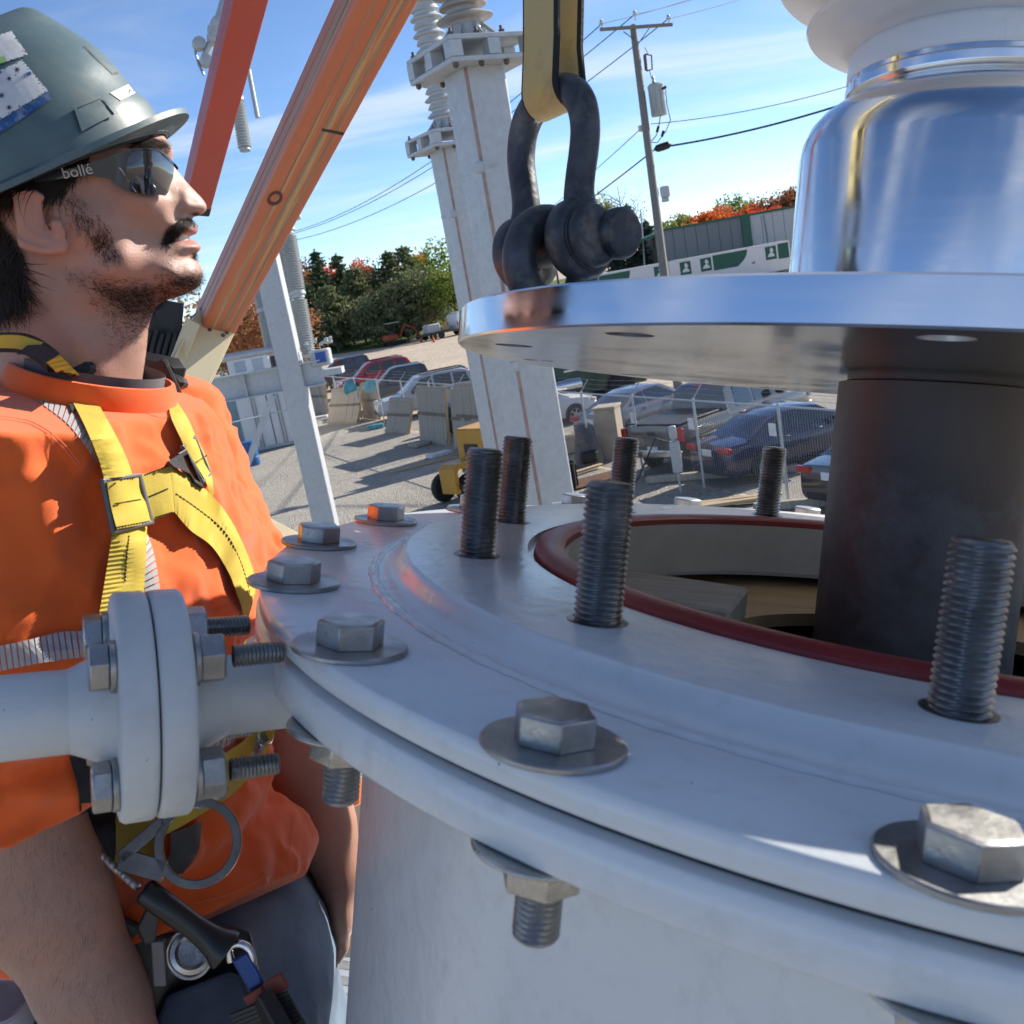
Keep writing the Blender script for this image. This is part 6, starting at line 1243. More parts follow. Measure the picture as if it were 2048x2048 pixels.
def fold(X, pts, w_, amp, d):   # crease line traced on the cloth
    P = smooth_path([lc(*p) for p in pts], 5); lo_, hi_ = P.min(0)-4*w_-.05*np.array([0, 0, 1]), P.max(0)+4*w_+.05*np.array([0, 0, 1]); i0 = np.maximum(((lo_-loS)/hS).astype(int), 0); i1 = np.maximum(((hi_-loS)/hS).astype(int)+1, i0+1); sl_ = tuple(slice(a, b) for a, b in zip(i0, i1)); out = np.zeros(X.shape[:-1], np.float32); X = X[sl_]; d2 = np.full(X.shape[:-1], 1e9, np.float32)
    for a, b in zip(P[:-1], P[1:]):
        e = (b-a).astype(np.float32); t = np.clip(((X-a.astype(np.float32))@e)/(e@e+1e-12), 0, 1); q = X-a.astype(np.float32)-t[..., None]*e; d2 = np.minimum(d2, q[..., 0]**2+q[..., 1]**2+.05*q[..., 2]**2)
    out[sl_] = amp*np.exp(-d2/(2*w_*w_)); return out
def shirt_field(X):
    d, t, f, l = torso(X, .006)
    armR = smin(cap(X, SR, SR+(ER-SR)*.55, .066, .064), cap(X, SR+(ER-SR)*.5, ER+(ER-SR)*.10, .063, .061), .03)
    armL = smin(cap(X, SL, SL+(EL-SL)*.5, .064, .062), cap(X, SL+(EL-SL)*.5, EL+(EL-SL)*.04, .060, .058), .03)
    d = smin(d, armR, .035); d = smin(d, armL, .03)
    # cloth folds
    XF = X; band = np.abs(d) < .022; X = XF[band]; n1F = np.zeros(d.shape, np.float32)
    a1 = np.stack([X@F_.astype(np.float32), X@L_.astype(np.float32), (X@U_.astype(np.float32))*.38], -1); n1_ = noise3(a1, 17, 21, 2); n2_ = noise3(np.stack([X[..., 0]*.8+X[..., 1]*.6, X[..., 1]*.5-X[..., 0]*.3, X[..., 2]], -1), 26, 22, 2); n3_ = noise3(np.stack([X[..., 0]+.9*X[..., 1], (X[..., 1]-X[..., 0])*.35, X[..., 2]], -1), 34, 25, 2)
    dxb = .0072*(1-np.abs(n1_)*2.2)+.0066*(1-np.abs(n2_)*2.2)+.0046*(1-np.abs(n3_)*2.2)
    dx = np.zeros(d.shape, np.float32); dx[band] = dxb; n1F[band] = n1_; n1_ = n1F; X = XF
    # gathered rolls on the right sleeve above the hem
    ax = (ER-SR)/np.linalg.norm(ER-SR); s_ = (X-SR.astype(np.float32))@ax.astype(np.float32); Ls = np.linalg.norm(ER-SR)
    roll = np.exp(-((s_-Ls*.90)/.07)**2)*np.sin((s_+.22*(X[..., 0]-SR[0])+.004*n1_*6)*150)*.0042*(armR < .03)
    belly = np.exp(-((t-.50)/.05)**2)*np.sin(t*95+l*14+n1_*2)*.004
    # blouse over the belt
    blo = .010*np.exp(-((t-.455)/.045)**2)-.013*np.exp(-((t-.405)/.016)**2)
    d = d-dx*.62-roll-belly*(f > -.05)-blo*(armR > .02)
    for pts, w_, am in (([(205, 940, .80), (225, 1050, .80), (240, 1180, .82)], .006, -.010), ([(120, 905, .72), (165, 960, .73), (195, 1060, .74)], .007, -.006), ([(60, 900, .70), (95, 1000, .69), (105, 1120, .69)], .008, .006), ([(150, 1010, .71), (130, 1150, .70), (150, 1250, .71)], .008, -.007), ([(300, 830, .86), (330, 900, .86), (350, 960, .86)], .006, .006), ([(270, 800, .84), (300, 870, .84), (318, 950, .85)], .005, -.005), ([(350, 1120, .86), (420, 1160, .86), (470, 1210, .87)], .008, .007), ([(330, 1060, .85), (360, 1130, .86), (380, 1250, .87)], .007, -.006), ([(0, 1530, .70), (90, 1500, .69), (150, 1490, .70)], .006, .008), ([(0, 1575, .70), (90, 1550, .69), (160, 1520, .70)], .005, -.008), ([(20, 1020, .68), (60, 1130, .68), (60, 1260, .68)], .009, -.006), ([(0, 960, .70), (50, 930, .69), (110, 935, .70)], .006, -.005)): d = d-fold(X, pts, w_, am, None)
    # hems: cut planes
    d = smax(d, t-HEM+.47*np.maximum(l, 0)+.22*np.maximum(f-.02, 0)+.006*np.sin(l*40+f*30), .004)
    d = smax(d, s_*1.0-Ls*1.005-.02*((X[..., 0]-SR[0])*0)*(armR < .05) if False else np.where(armR < .05, (X-(ER+ax*.0).astype(np.float32))@np.array([ax[0]+.30, ax[1], ax[2]], np.float32)-.006, -1), .003)
    axl = (EL-SL)/np.linalg.norm(EL-SL); d = smax(d, np.where(armL < .05, (X-EL.astype(np.float32))@axl.astype(np.float32)-.0, -1), .003)
    # neckline: open collar ring around the neck
    cN = N0+U_*.012+F_*.012; nup = U_*.93+F_*.37; nup = nup/np.linalg.norm(nup)
    cut = (X-lc(335, 822, .87).astype(np.float32))@nup.astype(np.float32)
    d = smax(d, cut, .004)
    return d

XS = grid(loS, hiS, hS); FS = shirt_field(XS).astype(np.float32)
# hollow it: cloth shell open at the cut planes
SPt, SQ = surface_nets(FS, loS, hS); SPt = relax(SPt, SQ, 1, .5)
def cloth_mat(name, c, sc_=420):
    m = mat(name, c, rough=.85, var=.10, vscale=9, bump=.00018, bscale=900, dirt=tuple(x*.55 for x in c), dscale=7, damt=.30, sheen=.25, spec=.2); return m
orange_c = cloth_mat('orange_cotton', (.82, .135, .025))
shirt = kid(mesh_pq('shirt', ORI+SPt @ MW.T, SQ, orange_c)); del FS
shirt['label'] = 'orange long shirt with silver striped tape'
# undershirt ring at the throat
def ring_on(center, axis, fdir, ra, rb, r_, name, m, seg=48, h=.02):
    ax_ = axis/np.linalg.norm(axis); f_ = fdir-ax_*fdir.dot(ax_); f_ /= np.linalg.norm(f_); l_ = np.cross(ax_, f_); mb_ = MB(); vs = []; fs = []
    for k in range(2):
        for i in range(seg): a = 2*math.pi*i/seg; p = center+f_*ra*math.cos(a)+l_*rb*math.sin(a)+ax_*(k*h-h/2); vs.append(cpt(p))
    for i in range(seg): j = (i+1) % seg; fs.append((i, j, seg+j, seg+i))
    mb_.add(vs, fs); return kid(mb_.build(name, m, None, smooth=60))
nupv = U_*.93+F_*.37; nupv /= np.linalg.norm(nupv)
NC = (lc(186, 768, .872)); ring_on(NC+nupv*.006, nupv, F_, .0575, .060, .0, 'undershirt_collar', cloth_mat('grey_undershirt', (.10, .09, .10)), h=.022)
# collar band of the shirt
cband = MB(); cpts = []
for i in range(64):
    a = 2*math.pi*i/64; f_ = F_-nupv*F_.dot(nupv); f_ /= np.linalg.norm(f_); l_ = np.cross(nupv, f_); cpts.append((f_, l_, a))
vs = []; fs = []
for i, (f_, l_, a) in enumerate(cpts):
    for (ro, zo) in ((.0715, -.013), (.0715, .0), (.0675, .010), (.0645, .0105), (.0645, -.008)): vs.append(cpt(NC+f_*ro*math.cos(a)*.98+l_*(ro+.004)*math.sin(a)+nupv*zo))
n = 64
for i in range(n):
    j = (i+1) % n
    for k in range(5): l = (k+1) % 5; fs.append((i*5+k, j*5+k, j*5+l, i*5+l))
cband.add(vs, fs); kid(cband.build('shirt_collar', orange_c, None, smooth=50, fix=True))
# --- jeans
def jeans_field(X):
    c0 = N0-U_*.60-F_*.032; d = ell(X, c0, (.118, .168, .14), (F_, L_, U_))
    for s_, du in ((1, .03), (-1, .0)):
        h0 = c0+L_*.085*s_-U_*.03; k0 = h0-U_*.42+F_*(.025+du); d = smin(d, cap(X, h0, k0, .098, .070), .03); d = smin(d, cap(X, k0, k0-U_*.40-F_*.03, .068, .055), .03)
    a1 = np.stack([X[..., 0]*.9+X[..., 1]*.3, X[..., 1]*.9-X[..., 0]*.2, X[..., 2]], -1); return d-.005*(1-np.abs(noise3(a1, 20, 31, 2))*2)-.003*(1-np.abs(noise3(a1, 55, 32, 1))*2)
lo = np.array([-.55, .28, .72]); hi = np.array([.12, .98, 1.45]); XJ = grid(lo, hi, .009); P, Q = surface_nets(jeans_field(XJ).astype(np.float32), lo, .009); P = relax(P, Q, 2)
denim = mat('faded_denim', (.075, .11, .17), rough=.85, var=.35, vscale=11, col2=(.20, .27, .35), bump=.0005, bscale=500)
kid(mesh_pq('jeans', ORI+P @ MW.T, Q, denim)); del XS, XJ
# --- projecting straps onto the clothing
bv_v = [Vector(p) for p in (ORI+SPt @ MW.T)]; BVS = BVHTree.FromPolygons(bv_v, [tuple(int(i) for i in q) for q in SQ])
camO = Vector(ORI)
def onto(u, v, off=.004, fallback=.85):
    d = (at(u, v, 1.0)-camO).normalized(); hit, nrm, idx, ds = BVS.ray_cast(camO, d)
    if hit is None: return at(u, v, fallback), -d
    if nrm.dot(d) > 0: nrm = -nrm
    return hit-d*(off*1.25), nrm
web_y = mat('harness_yellow', (.54, .40, .035), rough=.8, var=.22, vscale=30, col2=(.44, .33, .05), dirt=(.30, .23, .04), dscale=14, damt=.4, bump=.0003, bscale=700)
pad_k = mat('black_padding', (.022, .023, .028), rough=.8, var=.3, vscale=30, bump=.0008, bscale=300)
silver_t = mat('silver_tape', (.42, .43, .45), rough=.45, var=.1, vscale=20); stitch_m = mat('black_thread', (.015, .014, .012), rough=.9); thread_o = mat('orange_thread', (.85, .30, .16), rough=.9)
def ribbon(name, L_pts, R_pts, m, parent, th=.003, n=14, off=.005, cols=5, smooth_it=3, fallback=.85, rib=0.0):
    """band between two traced edges laid on the shirt"""
    A_ = smooth_path([(p[0], p[1], 0) for p in L_pts], 6); B_ = smooth_path([(p[0], p[1], 0) for p in R_pts], 6)
    def resample(P, n):
        s = np.r_[0, np.cumsum(np.linalg.norm(np.diff(P, axis=0), axis=1))]; t = np.linspace(0, s[-1], n); return np.c_[np.interp(t, s, P[:, 0]), np.interp(t, s, P[:, 1])]
    A_, B_ = resample(A_, n), resample(B_, n); G_ = np.zeros((n, cols, 3)); Nn = np.zeros((n, cols, 3))
    for i in range(n):
        for k in range(cols):
            f = k/(cols-1); uv = A_[i]*(1-f)+B_[i]*f; p, nn = onto(uv[0], uv[1], off, fallback); G_[i, k] = p; Nn[i, k] = nn
    # keep the band taut: depth is smoothed and never sinks into the cloth
    for _ in range(smooth_it):
        H_ = G_.copy(); H_[1:-1] = (G_[:-2]+2*G_[1:-1]+G_[2:])/4; H_[:, 1:-1] = (H_[:, :-2]+2*H_[:, 1:-1]+H_[:, 2:])/4
        cv = np.array(camO); d0 = np.linalg.norm(G_-cv, axis=2); d1 = np.linalg.norm(H_-cv, axis=2); dirs = (G_-cv)/d0[..., None]; G_ = cv+dirs*np.minimum(d0, np.minimum(d1, d0+.0))[..., None]
    cv = np.array(camO); vs = []; fs = []
    for i in range(n):
        for k in range(cols):
            dr = (cv-G_[i, k]); dr /= np.linalg.norm(dr); vs.append(G_[i, k]+dr*(th/2+rib*(1 if i % 2 else -1)*.5)); 
    for i in range(n):
        for k in range(cols): dr = (cv-G_[i, k]); dr /= np.linalg.norm(dr); vs.append(G_[i, k]-dr*th*.9)
    K = n*cols
    for i in range(n-1):
        for k in range(cols-1): a = i*cols+k; fs += [(a, a+1, a+cols+1, a+cols), (K+a, K+a+cols, K+a+cols+1, K+a+1)]
        a = i*cols; fs += [(a, a+cols, K+a+cols, K+a)]; a = i*cols+cols-1; fs += [(a, K+a, K+a+cols, a+cols)]
    for a, b in ((0, cols), ((n-1)*cols, n*cols)):
        for k in range(a, b-1): fs.append((k, k+1, K+k+1, K+k))
    mb_ = MB(); mb_.add(vs, fs); o = mb_.build(name, m, None, smooth=50, fix=True); o.parent = parent; o.matrix_parent_inverse = parent.matrix_world.inverted(); return o, G_
# ------------------------------------------------------------------ hair, beard
def zpo(x, y, off, ox=0, oy=0, sc_=2.76):
    u, v = ox+x/sc_, oy+y/sc_; r = np.array([(u-CPX)/FPX, (v-CPX)/FPX, 1.]); t = (HP.dot(HY)+off)/r.dot(HY); p = r*t-HP; return np.array([p.dot(HX), p.dot(HZ)])
bme = body.data; nv0 = len(VP); VN = np.zeros((nv0, 3))
tri = VP[VQ]; fn2 = np.cross(tri[:, 2]-tri[:, 0], tri[:, 3]-tri[:, 1])
for k in range(4): np.add.at(VN, VQ[:, k], fn2)
VN /= np.linalg.norm(VN, axis=1)[:, None]+1e-12
if (VN[:, 1]*np.sign(VP[:, 1])).mean() < 0: VN = -VN
hair_m = mat('dark_brown_hair', (.022, .017, .015), rough=.6, var=.3, vscale=60, spec=.2); stub_m = mat('beard_hair', (.030, .022, .019), rough=.85, var=.3, spec=.08)
def strands(name, poly, n, ln, wd, dirf, m, parent, seed, jitter=.35, lift=.0005, side=1, soft=.004, curl=.3, nseg=3):
    r = np.random.default_rng(seed); w_ = inpoly(poly, VP[:, 0], VP[:, 2], soft)*(VP[:, 1]*side > .000 if side else 1); idx = r.choice(len(VP), n, p=w_/w_.sum()); B = VP[idx]+r.normal(0, .0008, (n, 3)); N_ = VN[idx]
    D = np.array([dirf(b) for b in B]); D = D/np.linalg.norm(D, axis=1)[:, None]+r.normal(0, jitter, (n, 3)); D -= N_*(D*N_).sum(1)[:, None]*.8; D /= np.linalg.norm(D, axis=1)[:, None]; S_ = np.cross(D, N_); S_ /= np.linalg.norm(S_, axis=1)[:, None]+1e-9
    l = ln*(.6+.8*r.random(n))[:, None]; C_ = r.normal(0, curl, (n, 1)); vs = []
    for k in range(nseg+1):
        f = k/nseg; p = B+N_*(lift+.18*l*math.sin(f*2.2)*.6)+D*l*f+S_*C_*l*f*f; w2 = wd*(1-f*.85); vs += [p-S_*w2/2, p+S_*w2/2]
    V_ = np.stack(vs, 1); k2 = 2*(nseg+1); Q_ = []
    base_i = np.arange(n)[:, None]*k2
    for k in range(nseg): Q_.append(base_i+np.array([[2*k, 2*k+1, 2*k+3, 2*k+2]]))
    V_ = V_.reshape(-1, 3); o = kid(mesh_pq(name, h2w(V_[:, 0], V_[:, 1], V_[:, 2]), np.concatenate(Q_), m), parent); tag(o, kind='stuff'); return o
def dvec(p, q): a, b = zp(*p), zp(*q); return np.array([b[0]-a[0], 0, b[1]-a[1]])
dh = dvec((300, 1000), (200, 1300)); dback = dvec((400, 1000), (100, 1200))
strands('hair', [(-400, 1720), (-400, 900), (120, 930), (330, 980), (180, 1060), (95, 1110), (105, 1230), (175, 1330), (220, 1420), (235, 1560), (180, 1640), (-60, 1680)], 7000, .026, .0011, lambda b: dh, hair_m, PER, 1, .30, .004, 0, .006)
strands('hair', [(150, 1050), (300, 960), (560, 860), (540, 930), (440, 1000), (420, 1075), (330, 1072), (200, 1062)], 2600, .020, .0009, lambda b: dback, hair_m, PER, 2, .25, .002, 1)
strands('hair', [(60, 1380), (215, 1380), (250, 1560), (190, 1640), (0, 1660)], 1200, .020, .0010, lambda b: dvec((100, 1300), (170, 1600)), hair_m, PER, 12, .45, .004, 0, .004)
jd = dvec((600, 1450), (900, 1600)); dd_ = dvec((600, 1100), (640, 1350))
strands('beard', beard_ch, 1700, .0058, .00030, lambda b: jd, stub_m, PER, 3, .5)
strands('beard', beard_lo, 1300, .0050, .00028, lambda b: jd, stub_m, PER, 4, .6, soft=.012)
strands('beard', side_b, 420, .0050, .00022, lambda b: dd_, stub_m, PER, 5, .5, soft=.006)
strands('beard', side_2, 260, .0055, .00028, lambda b: dd_, stub_m, PER, 6, .6, soft=.008)
strands('beard', [(600, 1700), (820, 1740), (790, 1900), (640, 1850)], 300, .0045, .00026, lambda b: jd, stub_m, PER, 7, .7, soft=.01)
strands('moustache', mous, 1100, .0070, .00036, lambda b: dvec((1060, 1220), (930, 1340)), stub_m, PER, 8, .35, soft=.0025)
strands('eyebrow', brow_, 700, .0075, .00045, lambda b: dvec((930, 825), (780, 835)), stub_m, PER, 9, .3, soft=.003)
strands('beard', soul, 120, .005, .00045, lambda b: dvec((1070, 1395), (1085, 1430)), stub_m, PER, 10, .3, soft=.002)
# teeth
m = MB(); vs = []; fs = []
for i in range(9):
    f = i/8; a = zp(975+75*f, 1327-17*f); y = .0205*math.sqrt(max(0, 1-(f*.93)**2.2))
    for dz in (-.0022, .0034): vs.append(Vector(h2w(np.array(a[0]-.001), np.array(y), np.array(a[1]+dz))))
fs = [(2*i, 2*i+2, 2*i+3, 2*i+1) for i in range(8)]; m.add(vs, fs); kid(m.build('teeth', mat('tooth_enamel', (.62, .56, .46), rough=.3), None, smooth=60))
# arm hair on the near forearm
Pf, Qf = parts_[0]; rr = np.random.default_rng(40); idx = rr.choice(len(Pf), 4200); axf = (WR-ER)/np.linalg.norm(WR-ER); Bf = Pf[idx]
tt = ((Bf-ER)@axf); Cc = ER+tt[:, None]*axf; Nf = Bf-Cc; Nf /= np.linalg.norm(Nf, axis=1)[:, None]; Df = axf*.5+np.array([-.35, .45, 0])+rr.normal(0, .35, (len(Bf), 3)); Df -= Nf*(Df*Nf).sum(1)[:, None]*.9; Df /= np.linalg.norm(Df, axis=1)[:, None]; Sf = np.cross(Df, Nf)
keep = (tt > .0) & (tt < np.linalg.norm(WR-ER)*.95); Bf, Nf, Df, Sf = Bf[keep], Nf[keep], Df[keep], Sf[keep]; ll = .010*(.5+rr.random(len(Bf)))[:, None]
V_ = np.stack([Bf-Sf*.00006, Bf+Sf*.00006, Bf+Df*ll+Nf*.0016], 1).reshape(-1, 3); o = kid(mesh_pq('arm_hair', ORI+V_ @ MW.T, np.arange(len(V_)).reshape(-1, 3), stub_m)); tag(o, kind='stuff')
# ------------------------------------------------------------------ hard hat
shell_m = mat('grey_green_hat_plastic', (.070, .120, .135), rough=.48, var=.12, vscale=18, dirt=(.15, .165, .16), dscale=24, damt=.45, rvar=.3, bump=.0002, bscale=80)
r0_, r1_ = zpo(0, 1050, .100), zpo(830, 700, .085); e_ = (r1_-r0_)/np.linalg.norm(r1_-r0_); p_ = np.array([-e_[1], e_[0]])
sil = [zpo(x, y, 0.0) for x, y in [(130, 60), (190, 66), (240, 88), (330, 143), (430, 203), (500, 248), (560, 292), (640, 372), (720, 472), (780, 532), (815, 556)]]
O_ = r0_+e_*((sil[-1]-r0_)@e_-.124)      # rim centre
ST_ = np.array([((q-O_)@e_, (q-O_)@p_) for q in sil])      # s, t of the front profile
tt_ = ST_[:, 1]; ss_ = ST_[:, 0]
t_top = tt_.max(); order = np.argsort(tt_)
def sf(t): return float(np.interp(t, np.r_[0., tt_[order], t_top+.001], np.r_[ss_[order][0]+.004, ss_[order], -.012]))
s_top = ss_[tt_.argmax()]
def sb(t): f = np.clip(t/t_top, 0, 1); return -.135*(1-f**2.6)**.5+min(s_top, 0)*f*.6
hat = thing('hard_hat', 'scuffed grey-green hard hat with torn stickers on the worker', 'hard hat', None)
def hw3(s, y, t): q = O_+e_*s+p_*t; return Vector(h2w(np.array(q[0]), np.array(y), np.array(q[1])))
def hat_pt(t, ph, grow=0.0):
    f = np.clip(t/t_top, 0, 1); a, b = sf(t), sb(t); c_ = (a+b)/2; hl = (a-b)/2+grow; wd_ = .110*(1-f**2.5)**.5+grow; k = .9
    cs, sn_ = math.cos(ph), math.sin(ph); s = c_+hl*np.sign(cs)*abs(cs)**k; y = wd_*np.sign(sn_)*abs(sn_)**k
    rib_ = .0028*math.exp(-(y/.016)**2)*(f > .35)*min(1, (f-.35)*5)     # centre ridge
    return s, y, t+rib_
nt_, nph = 30, 96; ts = [t_top*.9995*(1-(1-i/(nt_-1))**1.7) for i in range(nt_)]
vs = []; fs = []
for t in ts:
    for k in range(nph): vs.append(hw3(*hat_pt(t, 2*math.pi*k/nph)))
for i in range(nt_-1):
    for k in range(nph): l = (k+1) % nph; fs.append((i*nph+k, i*nph+l, (i+1)*nph+l, (i+1)*nph+k))
fs.append(tuple((nt_-1)*nph+k for k in range(nph)))
m = MB(); m.add(vs, fs); kid(m.build('shell', shell_m, None, smooth=70, fix=True), hat)
# brim: gutter all round, visor in front
vt = zpo(1055, 606, 0.0); vs_, vt_ = (vt-O_)@e_, (vt-O_)@p_
vlen = vs_-sf(0.0); vs = []; fs = []; NB = 5
for k in range(nph):
    ph = 2*math.pi*k/nph; s, y, t = hat_pt(0.001, ph, -.0035); fr_ = max(0, math.cos(ph)); ln = .008+(vlen-.008)*fr_**2.2
    ox, oy_ = math.cos(ph), math.sin(ph)*.9; nn = math.hypot(ox, oy_); ox, oy_ = ox/nn, oy_/nn; drop = vt_*fr_**2.2
    ring = [(0, .006), (.35, .004*0+.0045+drop*.30), (.7, .0035+drop*.68), (1.0, .0015+drop*1.0), (1.0, -.0030+drop*1.0), (.7, -.0005+drop*.66), (.35, -.0005+drop*.28), (0, -.001)]
    for f, z in ring: vs.append(hw3(s+ox*ln*f, y+oy_*ln*f, z))
NBR = 8
for k in range(nph):
    l = (k+1) % nph
    for q in range(NBR-1): fs.append((k*NBR+q, k*NBR+q+1, l*NBR+q+1, l*NBR+q))
m = MB(); m.add(vs, fs); kid(m.build('brim', shell_m, None, smooth=50, fix=True), hat)
vs = []; fs = []
for t, g in ((.012, -.006), (-.0015, -.009), (-.002, -.011), (.012, -.012)):
    for k in range(nph): s, y, tz = hat_pt(max(t, .001), 2*math.pi*k/nph, g); vs.append(hw3(s, y, t))
for i in range(3):
    for k in range(nph): l = (k+1) % nph; fs.append((i*nph+k, i*nph+l, (i+1)*nph+l, (i+1)*nph+k))
m = MB(); m.add(vs, fs); kid(m.build('headband', pad_k, None, smooth=60, fix=True), hat)
# patches that follow the shell: traced in the photograph's view, thrown onto the shell
hv_ = [o for o in hat.children if o.name.startswith('shell')][0]; hvM = hv_.matrix_world; BVH_ = BVHTree.FromPolygons([v.co.copy() for v in hv_.data.vertices], [tuple(p.vertices) for p in hv_.data.polygons])
def on_hat(u, v, off=.0012):
    d = (at(u, v, 1)-camO).normalized(); h_, n_, i_, ds = BVH_.ray_cast(camO, d)
    if h_ is None: return None
    return h_-d*off
def hat_patch(name, poly, m_, off=.0012, n=9, sc_=2.76, ox=0, oy=0, rag=0.0):
    # poly: 4 corners (grid) in traced coordinates
    P = [(ox+x/sc_, oy+y/sc_) for x, y in poly]; vs = []; ok_ = []
    for i in range(n):
        for j in range(n):
            a, b = i/(n-1), j/(n-1); u = (P[0][0]*(1-a)+P[1][0]*a)*(1-b)+(P[3][0]*(1-a)+P[2][0]*a)*b; v = (P[0][1]*(1-a)+P[1][1]*a)*(1-b)+(P[3][1]*(1-a)+P[2][1]*a)*b; q = on_hat(u, v, off)
            ok_.append(q is not None); vs.append(q or Vector((0, 0, 0)))
    fs = [(i*n+j, (i+1)*n+j, (i+1)*n+j+1, i*n+j+1) for i in range(n-1) for j in range(n-1) if all(ok_[k] for k in (i*n+j, (i+1)*n+j, (i+1)*n+j+1, i*n+j+1)) and not (rag and (i in (0, n-2) or j in (0, n-2)) and random.random() < rag) and not (rag and (i in (1, n-3) or j in (1, n-3)) and random.random() < rag*.3)]
    if not fs: return None
    mb_ = MB(); mb_.add(vs, fs); o = mb_.build(name, m_, None, smooth=60); return kid(o, hat)
paper = mat('torn_white_sticker', (.60, .61, .63), rough=.6, var=.12, vscale=50, dirt=(.38, .37, .38), dscale=40, damt=.8); bluep = mat('sticker_blue', (.02, .10, .30), rough=.5, var=.3, vscale=60, dirt=(.5, .52, .55), dscale=90, damt=.6)
greenp = mat('sticker_green', (.30, .50, .16), rough=.5); inkp = mat('sticker_ink', (.03, .05, .09), rough=.6)
o48 = dict(sc_=4.83, ox=0, oy=20)
hat_patch('sticker', [(-300, 330), (110, 200), (270, 430), (-300, 620)], paper, n=44, rag=.3, **o48); hat_patch('sticker_green', [(-60, 470), (40, 440), (65, 495), (-60, 540)], greenp, off=.0018, **o48)
hat_patch('sticker', [(-260, 700), (215, 480), (465, 780), (-180, 1170)], paper, n=50, rag=.3, **o48); hat_patch('sticker_stripe', [(-180, 1180), (465, 785), (512, 850), (-140, 1290)], bluep, off=.0018, n=22, rag=.2, **o48); hat_patch('sticker_stripe', [(225, 620), (295, 590), (305, 620), (235, 660)], bluep, off=.0018, **o48)
def star_patch(cx_, cy_, r_, m_):
    vs = []
    for k in range(12):
        a = k*math.pi/6; q = on_hat((cx_+r_*(1 if k % 2 == 0 else .38)*math.cos(a))/4.83, 20+(cy_+r_*(1 if k % 2 == 0 else .38)*math.sin(a))/4.83, .0019)
        if q is None: return
        vs.append(q)
    c_ = on_hat(cx_/4.83, 20+cy_/4.83, .0019); mb_ = MB(); mb_.add(vs+[c_], [(k, (k+1) % 12, 12) for k in range(12)]); kid(mb_.build('sticker_leaf', m_, None, smooth=0), hat)
for x, y, r_ in ((165, 575, 36), (88, 662, 28), (15, 825, 34), (88, 940, 32), (5, 600, 18), (188, 930, 14), (150, 630, 10)): star_patch(x, y, r_, inkp)
hat_patch('name_label', [(1062, 800), (1240, 716), (1310, 800), (1165, 875)], paper, n=14, **o48)
for x, y, w_, h_ in ((1250, 785, 10, 40), (1268, 775, 14, 12), (1292, 770, 8, 26), (1312, 765, 14, 24), (1340, 758, 10, 24)): hat_patch('label_ink', [(x-w_/2, y-h_/2), (x+w_/2, y-h_/2-3), (x+w_/2, y+h_/2-3), (x-w_/2, y+h_/2)], inkp, off=.0021, n=3, **o48)
# moulded accessory slot on the side
hat_patch('slot_plate', [(715, 935), (975, 845), (1120, 1000), (800, 1165)], shell_m, off=.0035, **o48)
for q in ([(700, 930), (970, 825), (985, 850), (720, 955)], [(985, 850), (1020, 862), (1145, 1000), (1110, 1010)], [(715, 950), (745, 945), (815, 1165), (790, 1170)]): hat_patch('slot_edge', q, shell_m, off=.005, n=5, **o48)
for q in ([(800, 350), (820, 345), (1105, 610), (1090, 625)], [(1095, 600), (1180, 590), (1185, 605), (1110, 625)]): hat_patch('front_slot', q, trim_m, off=.0012, n=5, **o48)
# ------------------------------------------------------------------ sunglasses
gl = thing('safety_glasses', 'dark wraparound safety glasses on the worker', 'glasses', None)
lensm = mat('dark_mirror_lens', (.020, .020, .026), rough=.03, metal=.4, var=.05, spec=.9, coat=1.0, rvar=0); framem = mat('black_glass_frame', (.012, .016, .030), rough=.25, var=.1, coat=.4)
xf, xb = z2(1280, 0)[0], z2(440, 0)[0]
def wrap(a): t = np.clip((xf-a)/(xf-xb), 0, 1); return .010+.060*(1-(1-t)**2.3)**.62*1.0
def loft_s(name, top, bot, m_, yo, th, n=22, rows=7, yf=wrap, side=1, bulge=0.0):
    T_ = smooth_path([z2(*p) for p in top], 6); B_ = smooth_path([z2(*p) for p in bot], 6)
    def rs(P): s = np.r_[0, np.cumsum(np.linalg.norm(np.diff(P, axis=0), axis=1))]; t = np.linspace(0, s[-1], n); return np.c_[np.interp(t, s, P[:, 0]), np.interp(t, s, P[:, 1])]
    T_, B_ = rs(T_), rs(B_); vs = []; fs = []
    for sgn in (1, 0):
        for i in range(n):
            for k in range(rows): f = k/(rows-1); q = T_[i]*(1-f)+B_[i]*f; y = yf(q[0])+yo+bulge*math.sin(math.pi*f)-(0 if sgn else th); vs.append(Vector(h2w(np.array(q[0]), np.array(y*side), np.array(q[1]))))
    K = n*rows
    for i in range(n-1):
        for k in range(rows-1): a = i*rows+k; fs += [(a, a+1, a+rows+1, a+rows), (K+a, K+a+rows, K+a+rows+1, K+a+1)]
        a = i*rows; fs.append((a, a+rows, K+a+rows, K+a)); a = i*rows+rows-1; fs.append((a, K+a, K+a+rows, a+rows))
    for a in (0, (n-1)*rows):
        for k in range(rows-1): fs.append((a+k, a+k+1, K+a+k+1, K+a+k))
    mb_ = MB(); mb_.add(vs, fs); return kid(mb_.build(name, m_, None, smooth=60, fix=True), gl)
topL = [(700, 630), (800, 606), (950, 592), (1110, 612), (1205, 680), (1262, 750), (1282, 850)]; botL = [(640, 1160), (720, 1188), (840, 1212), (1000, 1228), (1120, 1228), (1195, 1215), (1268, 1000)]
for s_ in (1, -1): loft_s('lens', topL, botL, lensm, 0, .002, side=s_, bulge=.003)
